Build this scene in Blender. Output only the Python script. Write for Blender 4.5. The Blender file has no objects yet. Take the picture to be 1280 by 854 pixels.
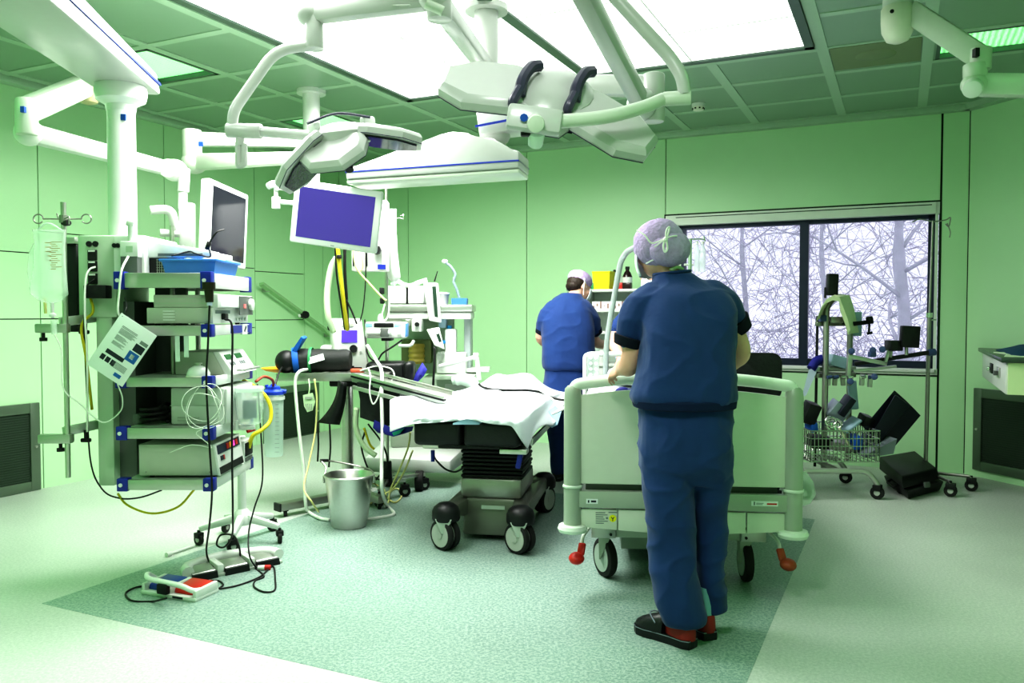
PANEL_E = 1.1; GREEN_E = 1.0; LAMP_W = 172; GREEN_W = 3.4; FILL_W = 25; LOOK = 'High Contrast'
import bpy, bmesh, math, random
from mathutils import Vector, Matrix, noise
random.seed(7)
PI = math.pi
scene = bpy.context.scene
C = scene.collection
V = Vector

# ------------------------------------------------------------------ camera
F = 1022.5; PITCH = 0.0338; HC = 1.339
cam_d = bpy.data.cameras.new('camera'); cam = bpy.data.objects.new('camera', cam_d); C.objects.link(cam)
cam_d.sensor_width = 36.0; cam_d.lens = F / 1280 * 36.0; cam_d.clip_end = 200; cam_d.clip_start = 0.05
cam.location = (0, 0, HC); cam.rotation_euler = (PI / 2 - PITCH, 0, 0)
scene.camera = cam
_cp, _sp = math.cos(PITCH), math.sin(PITCH)

def ray(px, py):
    return V((px - 640, F * _cp - (py - 427) * _sp, -F * _sp - (py - 427) * _cp))
def at(px, py, Y):
    """point of the room seen in the photograph at (px, py), Y metres ahead"""
    d = ray(px, py); return V((0, 0, HC)) + d * (Y / d.y)
def fl(px, py, z=0.0):
    d = ray(px, py); return V((0, 0, HC)) + d * ((z - HC) / d.z)
# room frame: a runs along the back wall, b from the back wall towards the viewer
YAW = math.radians(25.4356); CX, CY, H = -2.0152, 9.5648, 3.06
XA = V((math.cos(YAW), -math.sin(YAW), 0)); XB = V((-math.sin(YAW), -math.cos(YAW), 0))
def rm(a, b, z=0.0): return V((CX, CY, 0)) + XA * a + XB * b + V((0, 0, z))
ROOM = Matrix(((XA.x, XB.x, 0, CX), (XA.y, XB.y, 0, CY), (0, 0, 1, 0), (0, 0, 0, 1)))
ROOM_I = ROOM.inverted()
def wall_ab(px, py, b=0.0):
    """(a, z) on the plane b = const parallel to the back wall"""
    d = ray(px, py); o = ROOM_I @ V((0, 0, HC)); dd = ROOM_I.to_3x3() @ d
    t = (b - o.y) / dd.y; p = o + dd * t; return p.x, p.z
def lwall_bz(px, py, a=0.0):
    d = ray(px, py); o = ROOM_I @ V((0, 0, HC)); dd = ROOM_I.to_3x3() @ d
    t = (a - o.x) / dd.x; p = o + dd * t; return p.y, p.z

# ------------------------------------------------------------------ materials
MATS = {}
def mat(name, col, rough=0.5, metal=0.0, noise_amt=0.0, nscale=20.0, bump=0.0, emit=None, es=0.0, alpha=1.0, trans=0.0, ior=1.45, sheen=0.0, coat=0.0, sss=0.0, bscale=None):
    if name in MATS: return MATS[name]
    m = bpy.data.materials.new(name); m.use_nodes = True
    nt = m.node_tree; b = nt.nodes['Principled BSDF']
    b.inputs['Base Color'].default_value = (*col, 1); b.inputs['Roughness'].default_value = rough; b.inputs['Metallic'].default_value = metal
    b.inputs['IOR'].default_value = ior
    if emit: b.inputs['Emission Color'].default_value = (*emit, 1); b.inputs['Emission Strength'].default_value = es
    if alpha < 1: b.inputs['Alpha'].default_value = alpha
    if trans: b.inputs['Transmission Weight'].default_value = trans
    if sheen: b.inputs['Sheen Weight'].default_value = sheen
    if coat: b.inputs['Coat Weight'].default_value = coat
    if sss: b.inputs['Subsurface Weight'].default_value = sss; b.inputs['Subsurface Radius'].default_value = (0.02, 0.008, 0.005)
    tc = nt.nodes.new('ShaderNodeTexCoord')
    n = nt.nodes.new('ShaderNodeTexNoise'); n.inputs['Scale'].default_value = nscale; n.inputs['Detail'].default_value = 4
    nt.links.new(tc.outputs['Object'], n.inputs['Vector'])
    a = max(noise_amt, 0.03)
    mx = nt.nodes.new('ShaderNodeMix'); mx.data_type = 'RGBA'
    mx.inputs[6].default_value = (*[max(0, c * (1 - a)) for c in col], 1); mx.inputs[7].default_value = (*[min(1, c * (1 + a)) for c in col], 1)
    nt.links.new(n.outputs['Fac'], mx.inputs[0]); nt.links.new(mx.outputs[2], b.inputs['Base Color'])
    if bump:
        n2 = nt.nodes.new('ShaderNodeTexNoise'); n2.inputs['Scale'].default_value = bscale or nscale; n2.inputs['Detail'].default_value = 3
        nt.links.new(tc.outputs['Object'], n2.inputs['Vector'])
        bp = nt.nodes.new('ShaderNodeBump'); bp.inputs['Strength'].default_value = bump; bp.inputs['Distance'].default_value = 0.01
        nt.links.new(n2.outputs['Fac'], bp.inputs['Height']); nt.links.new(bp.outputs['Normal'], b.inputs['Normal'])
    MATS[name] = m; return m

WALL = mat('wall paint', (0.53, 0.78, 0.50), 0.42, noise_amt=0.03, nscale=2)
WALLD = mat('wall joint', (0.015, 0.04, 0.02), 0.7)
CEIL = mat('ceiling panel', (0.27, 0.39, 0.285), 0.35, noise_amt=0.03, nscale=1.5)
RIB = mat('ceiling profile', (0.42, 0.56, 0.43), 0.4)
GRILLE = mat('grille mesh', (0.055, 0.085, 0.06), 0.55, metal=0.3)
GRILLEF = mat('grille frame', (0.17, 0.22, 0.17), 0.4, metal=0.6)
WHITE = mat('white enamel', (0.74, 0.76, 0.73), 0.28, coat=0.2)
ENAM = mat('lamp enamel', (0.50, 0.515, 0.495), 0.3, coat=0.1)
WHITE2 = mat('white plastic', (0.70, 0.72, 0.69), 0.4)
IVORY = mat('ivory plastic', (0.78, 0.78, 0.68), 0.4)
YELLOWED = mat('yellowed cap', (0.55, 0.50, 0.30), 0.35)
GREYM = mat('grey housing', (0.46, 0.50, 0.45), 0.45)
GREYD = mat('dark grey housing', (0.14, 0.155, 0.145), 0.5)
CASE = mat('beige device housing', (0.50, 0.53, 0.46), 0.45, noise_amt=0.04)
STEEL = mat('brushed steel', (0.62, 0.62, 0.58), 0.3, metal=1.0, noise_amt=0.05, nscale=60)
STEELD = mat('dull steel', (0.38, 0.38, 0.35), 0.38, metal=0.9, noise_amt=0.06)
CHROME = mat('chrome', (0.75, 0.75, 0.73), 0.16, metal=1.0)
ALU = mat('aluminium', (0.52, 0.54, 0.50), 0.35, metal=0.85)
BLACK = mat('black plastic', (0.012, 0.013, 0.014), 0.45)
RUBBER = mat('black rubber', (0.02, 0.021, 0.02), 0.7)
LEATHER = mat('black upholstery', (0.014, 0.016, 0.016), 0.38, bump=0.25, nscale=40)
BLUE = mat('blue bracket', (0.02, 0.035, 0.32), 0.35)
LBLUE = mat('light blue tray', (0.09, 0.27, 0.75), 0.4)
NAVY = mat('navy cloth', (0.02, 0.02, 0.22), 0.7)
STRIPE = mat('blue stripe', (0.02, 0.04, 0.35), 0.4)
BADGE = mat('blue badge', (0.02, 0.09, 0.4), 0.4)
PURPLE = mat('purple screen', (0.02, 0.015, 0.09), 0.12, emit=(0.11, 0.08, 0.38), es=0.62)
SCREEN = mat('dark screen', (0.02, 0.02, 0.028), 0.1, emit=(0.03, 0.03, 0.045), es=0.5)
LCD = mat('green display', (0.03, 0.06, 0.04), 0.2)
LCDV = mat('violet display', (0.05, 0.03, 0.4), 0.2, emit=(0.14, 0.07, 0.8), es=0.8)
RED = mat('red plastic', (0.55, 0.03, 0.02), 0.4)
REDB = mat('brick red leather', (0.28, 0.025, 0.02), 0.5)
YELLOW = mat('yellow plastic', (0.85, 0.83, 0.02), 0.45)
CABLEY = mat('yellow cable', (0.55, 0.48, 0.03), 0.5)
CABLEYL = mat('pale yellow cable', (0.70, 0.68, 0.30), 0.5)
CABLEW = mat('white cable', (0.82, 0.85, 0.78), 0.4)
CABLEB = mat('black cable', (0.012, 0.012, 0.012), 0.5)
ORANGE = mat('orange plastic', (0.9, 0.38, 0.02), 0.5)
GREEN = mat('green plastic', (0.05, 0.32, 0.12), 0.5)
CLEAR = mat('clear plastic', (0.85, 0.97, 0.88), 0.12, alpha=0.32, coat=0.3)
CLEAR2 = mat('frosted plastic', (0.80, 0.93, 0.85), 0.3, alpha=0.6)
PAPER = mat('laminated paper', (0.80, 0.83, 0.83), 0.25)
INK = mat('grey print', (0.25, 0.28, 0.28), 0.6)
INKD = mat('dark print', (0.03, 0.035, 0.05), 0.6)
INKB = mat('blue print', (0.03, 0.14, 0.45), 0.5)
SHEET = mat('white drape', (0.66, 0.69, 0.72), 0.8, bump=0.25, nscale=25)
SHEETB = mat('light blue drape', (0.45, 0.65, 0.82), 0.8)
BEDG = mat('bed green grey', (0.40, 0.45, 0.38), 0.38, metal=0.15)
BEDP = mat('bed panel', (0.68, 0.72, 0.62), 0.35)
BEDW = mat('bed white green', (0.70, 0.76, 0.68), 0.35)
SCRUB = mat('blue scrub cloth', (0.012, 0.044, 0.150), 0.85, noise_amt=0.12, nscale=9, bump=0.35, bscale=14, sheen=0.15)
SCRUB2 = mat('royal blue scrub cloth', (0.012, 0.044, 0.17), 0.85, noise_amt=0.12, nscale=9, bump=0.35, bscale=14, sheen=0.15)
CUFF = mat('black knit cuff', (0.006, 0.010, 0.022), 0.9)
SKIN = mat('skin', (0.70, 0.42, 0.32), 0.5, noise_amt=0.06, nscale=14, sss=0.15)
HAIR = mat('dark brown hair', (0.03, 0.018, 0.012), 0.6, bump=0.5, nscale=60)
CAPM = mat('lilac cap fleece', (0.50, 0.38, 0.62), 0.9, noise_amt=0.22, nscale=60, bump=0.7, bscale=70)
CAPW = mat('white ties', (0.92, 0.88, 0.88), 0.8)
MASK = mat('white mask', (0.75, 0.80, 0.82), 0.85)
SHOE = mat('black shoe leather', (0.012, 0.013, 0.016), 0.4, bump=0.2, nscale=40)
SOCK = mat('teal sock', (0.20, 0.42, 0.42), 0.9)
STITCH = mat('grey stitching', (0.25, 0.28, 0.33), 0.7)
BARK = mat('pale bark', (0.50, 0.49, 0.55), 0.9, noise_amt=0.3, nscale=6)
TWIG = mat('grey twigs', (0.58, 0.53, 0.66), 0.9, noise_amt=0.2)
GLASS = mat('window glass', (0.9, 0.95, 1.0), 0.02, alpha=0.10)
WFRAME = mat('dark window frame', (0.035, 0.045, 0.075), 0.4, metal=0.3)
PADY = mat('pale green pad', (0.74, 0.78, 0.55), 0.6)
PADB = mat('pale blue panel', (0.42, 0.55, 0.68), 0.45)
LILAC = mat('lilac white sheet', (0.62, 0.66, 0.85), 0.6)

# ------------------------------------------------------------------ mesh builder
def catmull(pts, n=8, closed=False):
    pts = [V(p) for p in pts]
    if len(pts) < 3 or n < 2: return pts
    out = []; N = len(pts)
    rng = range(N if closed else N - 1)
    for i in rng:
        p0 = pts[(i - 1) % N] if (closed or i > 0) else pts[0] * 2 - pts[1]
        p1 = pts[i]; p2 = pts[(i + 1) % N]
        p3 = pts[(i + 2) % N] if (closed or i + 2 < N) else pts[-1] * 2 - pts[-2]
        for k in range(n):
            t = k / n
            out.append(0.5 * ((2 * p1) + (p2 - p0) * t + (2 * p0 - 5 * p1 + 4 * p2 - p3) * t * t + (3 * p1 - p0 - 3 * p2 + p3) * t ** 3))
    if not closed: out.append(pts[-1])
    return out
def round_corner(pts, r, n=5):
    """polyline with its inner corners rounded by radius r"""
    pts = [V(p) for p in pts]; out = [pts[0]]
    for i in range(1, len(pts) - 1):
        a, b, c = pts[i - 1], pts[i], pts[i + 1]
        d1 = (a - b); d2 = (c - b); k = min(r, d1.length * 0.49, d2.length * 0.49)
        p = b + d1.normalized() * k; q = b + d2.normalized() * k
        for j in range(n + 1):
            t = j / n; out.append((1 - t) ** 2 * p + 2 * t * (1 - t) * b + t * t * q)
    out.append(pts[-1]); return out

class MB:
    def __init__(s, T=None):
        s.bm = bmesh.new(); s.T = T or Matrix(); s.mi = 0
    def _v(s, p): return s.bm.verts.new(s.T @ V(p))
    def _f(s, vs, smooth=True):
        try:
            f = s.bm.faces.new(vs); f.material_index = s.mi; f.smooth = smooth; return f
        except ValueError: return None
    def _bevel(s, faces, w, seg=2):
        es = set(e for f in faces if f for e in f.edges)
        r = bmesh.ops.bevel(s.bm, geom=list(es), offset=w, segments=seg, affect='EDGES', profile=0.5, clamp_overlap=True)
        for f in r['faces']: f.material_index = s.mi; f.smooth = True
    def box(s, c, sz, rot=None, bev=0.0, seg=2, R=None):
        c = V(c); x, y, z = [v / 2 for v in sz]
        M = R or Matrix()
        if rot:
            from mathutils import Euler
            M = Euler(rot).to_matrix().to_4x4()
        vs = [s._v(c + (M.to_3x3() @ V((i, j, k)))) for i in (-x, x) for j in (-y, y) for k in (-z, z)]
        idx = [(0, 1, 3, 2), (4, 6, 7, 5), (0, 4, 5, 1), (2, 3, 7, 6), (0, 2, 6, 4), (1, 5, 7, 3)]
        fs = [s._f([vs[i] for i in q]) for q in idx]
        if bev: s._bevel(fs, bev, seg)
        return s
    def bx(s, x0, x1, y0, y1, z0, z1, bev=0.0, seg=2):
        return s.box(((x0 + x1) / 2, (y0 + y1) / 2, (z0 + z1) / 2), (abs(x1 - x0), abs(y1 - y0), abs(z1 - z0)), bev=bev, seg=seg)
    def hexa(s, P, bev=0.0):
        """8 points: bottom ring of 4 then top ring of 4"""
        vs = [s._v(p) for p in P]
        fs = [s._f([vs[i] for i in q]) for q in ((3, 2, 1, 0), (4, 5, 6, 7), (0, 1, 5, 4), (1, 2, 6, 5), (2, 3, 7, 6), (3, 0, 4, 7))]
        if bev: s._bevel(fs, bev)
        return s
    def beam(s, p0, p1, w, h, up=(0, 0, 1), bev=0.0, w1=None, h1=None):
        """box-section bar from p0 to p1; w across, h along up"""
        p0, p1 = V(p0), V(p1); d = (p1 - p0).normalized(); u = V(up)
        r = d.cross(u)
        if r.length < 1e-5: r = d.cross(V((1, 0, 0)))
        r.normalize(); u = r.cross(d).normalized()
        w1 = w if w1 is None else w1; h1 = h if h1 is None else h1
        ring = lambda p, a, b: [p - r * a / 2 - u * b / 2, p + r * a / 2 - u * b / 2, p + r * a / 2 + u * b / 2, p - r * a / 2 + u * b / 2]
        return s.hexa(ring(p0, w, h) + ring(p1, w1, h1), bev)
    def cyl(s, p0, p1, r0, r1=None, seg=16, caps=True, bev=0.0):
        r1 = r0 if r1 is None else r1
        p0, p1 = V(p0), V(p1); d = (p1 - p0).normalized()
        a = d.orthogonal().normalized(); b = d.cross(a)
        A = [s._v(p0 + (a * math.cos(t) + b * math.sin(t)) * r0) for t in [2 * PI * i / seg for i in range(seg)]]
        B = [s._v(p1 + (a * math.cos(t) + b * math.sin(t)) * r1) for t in [2 * PI * i / seg for i in range(seg)]]
        fs = []
        for i in range(seg): s._f([A[i], A[(i + 1) % seg], B[(i + 1) % seg], B[i]])
        if caps:
            c1 = s._f(A[::-1]); c2 = s._f(B)
            if bev:
                es = set(e for f in (c1, c2) if f for e in f.edges)
                r = bmesh.ops.bevel(s.bm, geom=list(es), offset=bev, segments=2, affect='EDGES', profile=0.5, clamp_overlap=True)
                for f in r['faces']: f.material_index = s.mi; f.smooth = True
        return s
    def tube(s, pts, r, seg=8, smooth=0, closed=False, rr=None):
        pts = catmull(pts, smooth, closed) if smooth else [V(p) for p in pts]
        N = len(pts); rings = []; prev = None
        for i, p in enumerate(pts):
            if closed: d = (pts[(i + 1) % N] - pts[i - 1])
            else: d = pts[min(i + 1, N - 1)] - pts[max(i - 1, 0)]
            if d.length < 1e-9: d = V((0, 0, 1))
            d.normalize()
            if prev is None: a = d.orthogonal().normalized()
            else:
                a = prev - d * prev.dot(d)
                a = a.normalized() if a.length > 1e-6 else d.orthogonal().normalized()
            prev = a; b = d.cross(a)
            ri = rr[min(len(rr) - 1, int(round(i / max(1, N - 1) * (len(rr) - 1))))] if rr else r
            rings.append([s._v(p + (a * math.cos(2 * PI * k / seg) + b * math.sin(2 * PI * k / seg)) * ri) for k in range(seg)])
        for i in range(N if closed else N - 1):
            A, B = rings[i], rings[(i + 1) % N]
            for k in range(seg): s._f([A[k], A[(k + 1) % seg], B[(k + 1) % seg], B[k]])
        if not closed: s._f(rings[0][::-1]); s._f(rings[-1])
        return s
    def lathe(s, prof, c=(0, 0, 0), seg=24, axis=(0, 0, 1), cap=True):
        c = V(c); d = V(axis).normalized(); a = d.orthogonal().normalized(); b = d.cross(a); rings = []
        for r, z in prof:
            rings.append([s._v(c + d * z + (a * math.cos(2 * PI * k / seg) + b * math.sin(2 * PI * k / seg)) * max(r, 1e-4)) for k in range(seg)])
        for A, B in zip(rings, rings[1:]):
            for k in range(seg): s._f([A[k], A[(k + 1) % seg], B[(k + 1) % seg], B[k]])
        if cap: s._f(rings[0][::-1]); s._f(rings[-1])
        return s
    def sph(s, c, r, seg=16, rings=10, R=None):
        r = (r, r, r) if isinstance(r, (int, float)) else r
        M = R.to_3x3() if R else Matrix.Identity(3); c = V(c); rows = []
        for i in range(rings + 1):
            t = PI * i / rings
            rows.append([s._v(c + M @ V((r[0] * math.sin(t) * math.cos(2 * PI * k / seg), r[1] * math.sin(t) * math.sin(2 * PI * k / seg), r[2] * math.cos(t)))) for k in range(seg)] if 0 < i < rings else [s._v(c + M @ V((0, 0, r[2] * math.cos(t))))])
        for i in range(rings):
            A, B = rows[i], rows[i + 1]
            for k in range(seg):
                k2 = (k + 1) % seg
                if len(A) == 1: s._f([A[0], B[k], B[k2]])
                elif len(B) == 1: s._f([A[k], B[0], A[k2]])
                else: s._f([A[k], B[k], B[k2], A[k2]])
        return s
    def loft(s, rings, cap=True, closed=True):
        R = [[s._v(p) for p in ring] for ring in rings]
        for A, B in zip(R, R[1:]):
            n = len(A)
            for k in range(n if closed else n - 1): s._f([A[k], A[(k + 1) % n], B[(k + 1) % n], B[k]])
        if cap and closed: s._f(R[0][::-1]); s._f(R[-1])
        return s
    def prism(s, poly, h, M=None, bev=0.0):
        """polygon (x, y) extruded 0..h along the local z of M"""
        M = M or Matrix(); A = [s._v(M @ V((x, y, 0))) for x, y in poly]; B = [s._v(M @ V((x, y, h))) for x, y in poly]; n = len(poly)
        fs = [s._f(A[::-1]), s._f(B)] + [s._f([A[i], A[(i + 1) % n], B[(i + 1) % n], B[i]]) for i in range(n)]
        if bev: s._bevel(fs, bev)
        return s
    def sheet(s, rows, thick=0.0):
        R = [[s._v(p) for p in row] for row in rows]
        for A, B in zip(R, R[1:]):
            for k in range(len(A) - 1): s._f([A[k], A[k + 1], B[k + 1], B[k]])
        return s
    def quad(s, a, b, c, d): s._f([s._v(a), s._v(b), s._v(c), s._v(d)]); return s

def link(name, me, parent=None):
    o = bpy.data.objects.new(name, me); C.objects.link(o)
    if parent: o.parent = parent
    return o
def finish(bm, name, mats, sharp=40):
    bmesh.ops.recalc_face_normals(bm, faces=bm.faces)
    me = bpy.data.meshes.new(name); bm.to_mesh(me); bm.free()
    for m in (mats if isinstance(mats, (list, tuple)) else [mats]): me.materials.append(m)
    if sharp: me.set_sharp_from_angle(angle=math.radians(sharp))
    return me
def tag(o, label=None, cat=None, group=None, kind=None):
    if label: o['label'] = label
    if cat: o['category'] = cat
    if group: o['group'] = group
    if kind: o['kind'] = kind
    return o
class Thing:
    """an Empty at the base of a thing, with its parts as children"""
    def __init__(s, name, label, cat, loc=(0, 0, 0), rz=0.0, group=None):
        s.o = bpy.data.objects.new(name, None); C.objects.link(s.o); s.o.empty_display_size = 0.05
        s.M = Matrix.Translation(V(loc)) @ Matrix.Rotation(rz, 4, 'Z'); s.I = s.M.inverted()
        s.o.location = V(loc); s.o.rotation_euler = (0, 0, rz); tag(s.o, label, cat, group)
    def mb(s): return MB()
    def w(s): return MB(s.I.copy())          # world coordinates in, local out
    def part(s, name, mb, m, parent=None, sharp=40, label=None):
        o = link(name, finish(mb.bm, name, m, sharp), parent or s.o)
        if label: o['label'] = label
        return o
def single(name, label, cat, mb, m, group=None, sharp=40, kind=None):
    """a thing that is one mesh; its origin goes to the middle of its base"""
    me = finish(mb.bm, name, m, sharp)
    xs = [v.co for v in me.vertices]
    o3 = V(((min(c.x for c in xs) + max(c.x for c in xs)) / 2, (min(c.y for c in xs) + max(c.y for c in xs)) / 2, min(c.z for c in xs)))
    me.transform(Matrix.Translation(-o3)); o = link(name, me); o.location = o3
    return tag(o, label, cat, group, kind)
def struct(name, mb, m, parent=None, sharp=40):
    o = link(name, finish(mb.bm, name, m, sharp), parent)
    if not parent: o['kind'] = 'structure'
    return o
def cable(name, label, pts, r, m, n=8, cat='cable', group=None, seg=8):
    return single(name, label, cat, MB().tube(pts, r, seg, n), m, group, sharp=0)
def remesh(mb, voxel, smooth_it=3, fac=0.5):
    """one continuous surface out of overlapping solids"""
    bmesh.ops.recalc_face_normals(mb.bm, faces=mb.bm.faces)
    me = bpy.data.meshes.new('tmp'); mb.bm.to_mesh(me); mb.bm.free()
    o = bpy.data.objects.new('tmp', me); C.objects.link(o)
    m = o.modifiers.new('r', 'REMESH'); m.mode = 'VOXEL'; m.voxel_size = voxel
    if smooth_it:
        q = o.modifiers.new('s', 'SMOOTH'); q.iterations = smooth_it; q.factor = fac
    dg = bpy.context.evaluated_depsgraph_get(); dg.update()
    res = bpy.data.meshes.new_from_object(o.evaluated_get(dg))
    bpy.data.objects.remove(o); bpy.data.meshes.remove(me)
    return res
def part_me(name, me, m, parent, label=None):
    me.materials.clear()
    me.materials.append(m); me.shade_smooth(); o = link(name, me, parent)
    if label: o['label'] = label
    return o
# ================================================================== ROOM
A1 = 6.42                      # back wall ends, then a 45 degree chamfer
CH = 1.25; AR = A1 + CH; BF = 8.75
MR = ROOM
# floor with the darker square under the light field
def floor_mat():
    m = bpy.data.materials.new('speckled vinyl floor'); m.use_nodes = True; nt = m.node_tree; b = nt.nodes['Principled BSDF']
    tc = nt.nodes.new('ShaderNodeTexCoord')
    n1 = nt.nodes.new('ShaderNodeTexNoise'); n1.inputs['Scale'].default_value = 75; n1.inputs['Detail'].default_value = 3; n1.inputs['Roughness'].default_value = 0.8
    n2 = nt.nodes.new('ShaderNodeTexNoise'); n2.inputs['Scale'].default_value = 1.3; n2.inputs['Detail'].default_value = 3
    nt.links.new(tc.outputs['Object'], n1.inputs['Vector']); nt.links.new(tc.outputs['Object'], n2.inputs['Vector'])
    r = nt.nodes.new('ShaderNodeValToRGB'); r.color_ramp.elements[0].position = 0.41; r.color_ramp.elements[1].position = 0.61
    r.color_ramp.elements[0].color = (*FC[0], 1); r.color_ramp.elements[1].color = (*FC[1], 1)
    nt.links.new(n1.outputs['Fac'], r.inputs['Fac'])
    mx = nt.nodes.new('ShaderNodeMix'); mx.data_type = 'RGBA'; mx.blend_type = 'MULTIPLY'; mx.inputs[0].default_value = 0.25
    nt.links.new(r.outputs['Color'], mx.inputs[6]); nt.links.new(n2.outputs['Fac'], mx.inputs[7]); nt.links.new(mx.outputs[2], b.inputs['Base Color'])
    b.inputs['Roughness'].default_value = 0.42
    return m
FC = ((0.54, 0.595, 0.545), (0.68, 0.71, 0.665)); FLOOR = floor_mat()
FC = ((0.21, 0.33, 0.285), (0.43, 0.535, 0.475)); FLOORZ = floor_mat()
mb = MB(MR)
fpoly = [(-0.3, -0.3), (A1 + 0.2, -0.3), (AR + 0.3, CH - 0.2), (AR + 0.3, BF + 0.3), (-0.3, BF + 0.3)]
mb.prism(fpoly, -0.1)
struct('floor', mb, FLOOR)
ZA0, ZA1, ZB0, ZB1 = 2.36, 5.44, 2.15, 5.33
struct('trim_1', MB(MR).bx(ZA0, ZA1, ZB0, ZB1, -0.01, 0.0012), FLOORZ)

# walls as panels with dark joints behind
def wall_run(name, frame, edges, hz, hole=None, top=H):
    """frame: local x along the wall, z up, y=0 the face, room on +y"""
    T = frame
    back = MB(T).bx(edges[0] - 0.02, edges[-1] + 0.02, -0.14, -0.022, 0, top) if not hole else MB(T)
    if hole:
        x0, x1, z0, z1 = hole; E0, E1 = edges[0] - 0.02, edges[-1] + 0.02
        for q in ((E0, x0, 0, top), (x1, E1, 0, top), (x0, x1, 0, z0), (x0, x1, z1, top)): back.bx(q[0], q[1], -0.14, -0.022, q[2], q[3])
    back.mi = 1
    g = 0.004
    for i in range(len(edges) - 1):
        x0, x1 = edges[i] + g, edges[i + 1] - g
        zs = [0.0] + list(hz.get(i, [])) + [top]
        for za, zb in zip(zs, zs[1:]):
            a, b = za + (g if za else 0), zb - (g if zb < top else 0)
            if hole and x1 > hole[0] + 0.01 and x0 < hole[1] - 0.01:
                hx0, hx1, hz0, hz1 = hole
                for q in ((x0, min(hx0, x1), a, b), (max(hx1, x0), x1, a, b), (max(x0, hx0), min(x1, hx1), a, min(b, hz0)), (max(x0, hx0), min(x1, hx1), max(a, hz1), b)):
                    if q[1] - q[0] > 0.012 and q[3] - q[2] > 0.012: back.bx(q[0], q[1], -0.03, 0, q[2], q[3])
            else: back.bx(x0, x1, -0.03, 0, a, b)
    return struct(name, back, [WALLD, WALL])
# left wall: local x = b, y = +a
FL_ = ROOM @ Matrix(((0, 1, 0, 0), (1, 0, 0, 0), (0, 0, 1, 0), (0, 0, 0, 1)))
z_h = [lwall_bz(*q)[1] for q in ((60, 290), (20, 315), (20, 399), (350, 341), (350, 400))]
wall_run('wall_left', FL_, [-0.02, 0.30, 0.62, 1.38, 2.50, 3.68, 4.9, 6.1, 7.3, BF], {2: [z_h[4], z_h[3]], 3: [1.2, 1.8], 4: [z_h[2], z_h[0]], 5: [z_h[2], z_h[1]], 6: [1.3, 1.8]})
wa0, wz1 = wall_ab(833, 270); wa1, wz1b = wall_ab(1175, 252.5); _, wz0 = wall_ab(1100, 467)
WZ1 = (wz1 + wz1b) / 2; WZ0 = wz0; WA0, WA1 = 3.87, wa1
wall_run('wall_back', ROOM, [0, 0.95, 2.40, 3.866, 6.22, A1], {}, hole=(WA0, WA1, WZ0, WZ1))
# chamfer with the low grille, right wall, front wall behind the viewer
c0 = rm(A1, 0); dch = (XA + XB).normalized()
nch = V((-dch.y, dch.x, 0)); nch = nch if nch.dot(V((0, 0, 0)) - c0) > 0 else -nch
FCH = Matrix(((dch.x, nch.x, 0, c0.x), (dch.y, nch.y, 0, c0.y), (0, 0, 1, 0), (0, 0, 0, 1)))
wall_run('wall_right_back', FCH, [0, CH * math.sqrt(2)], {})
FRW = ROOM @ Matrix(((0, -1, 0, AR), (1, 0, 0, 0), (0, 0, 1, 0), (0, 0, 0, 1)))
wall_run('wall_right', FRW, [CH, 2.6, 3.9, 5.2, 6.5, 7.7, BF], {})
FFW = ROOM @ Matrix(((-1, 0, 0, AR), (0, -1, 0, BF), (0, 0, 1, 0), (0, 0, 0, 1)))
wall_run('wall_front', FFW, [0, 1.3, 2.6, 3.9, 5.2, 6.4, AR], {})
# coved skirting of floor vinyl
def skirt(name, F_, L): struct(name, MB(F_).prism([(0, 0), (0.035, 0), (0.012, 0.02), (0.008, 0.09), (0, 0.09)], L, Matrix(((0, 0, 1, 0), (1, 0, 0, 0), (0, 1, 0, 0), (0, 0, 0, 1)))), BEDW)

# ceiling: panels, ribs, big light field, green light fittings
PA0, PA1, PB0, PB1 = 2.32, 5.40, 2.13, 5.35
RA = [0.15, 0.84, 1.53, 2.24, 2.9, 3.5, 4.1, 4.72, 5.44, 6.06, 6.75]
RB = [0.10, 0.76, 1.45, 2.05, 2.70, 3.28, 3.98, 4.70, 5.42, 6.1, 6.8, 7.5, 8.2]
fit = [(1, 5), (9, 2), (1, 2), (1, 9), (4, 9), (7, 9), (9, 6), (9, 9)]     # cells that hold green fittings, two with added white fill
fix = [(RA[i] + 0.05, RA[i + 1] - 0.05, RB[j] + 0.04, RB[j + 1] - 0.04) for i, j in fit]
mb = MB(MR)
xs = sorted(set([-0.3, AR + 0.3, PA0, PA1] + [v for f in fix for v in f[:2]])); ys = sorted(set([-0.3, BF + 0.3, PB0, PB1] + [v for f in fix for v in f[2:]]))
def in_hole(x, y): return (PA0 < x < PA1 and PB0 < y < PB1) or any(f[0] < x < f[1] and f[2] < y < f[3] for f in fix)
for i in range(len(xs) - 1):
    for j in range(len(ys) - 1):
        if not in_hole((xs[i] + xs[i + 1]) / 2, (ys[j] + ys[j + 1]) / 2): mb.bx(xs[i], xs[i + 1], ys[j], ys[j + 1], H, H + 0.05)
mb.bx(-0.3, AR + 0.3, -0.3, BF + 0.3, H + 0.25, H + 0.3)
struct('ceiling', mb, CEIL)
mb = MB(MR)
def rib_a(a, b0, b1):
    if b1 - b0 > 0.03: mb.bx(a - 0.035, a + 0.035, b0, b1, H - 0.006, H + 0.01)
def rib_b(b, a0, a1):
    if a1 - a0 > 0.03: mb.bx(a0, a1, b - 0.03, b + 0.03, H - 0.005, H + 0.01)
for a in RA:
    if PA0 - 0.02 < a < PA1 + 0.02: rib_a(a, 0, PB0 - 0.08); rib_a(a, PB1 + 0.08, BF)
    else: rib_a(a, 0, BF)
for b in RB:
    if PB0 - 0.02 < b < PB1 + 0.02: rib_b(b, 0, PA0 - 0.08); rib_b(b, PA1 + 0.08, AR)
    else: rib_b(b, 0, AR)
struct('trim_2', mb, RIB)
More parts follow.
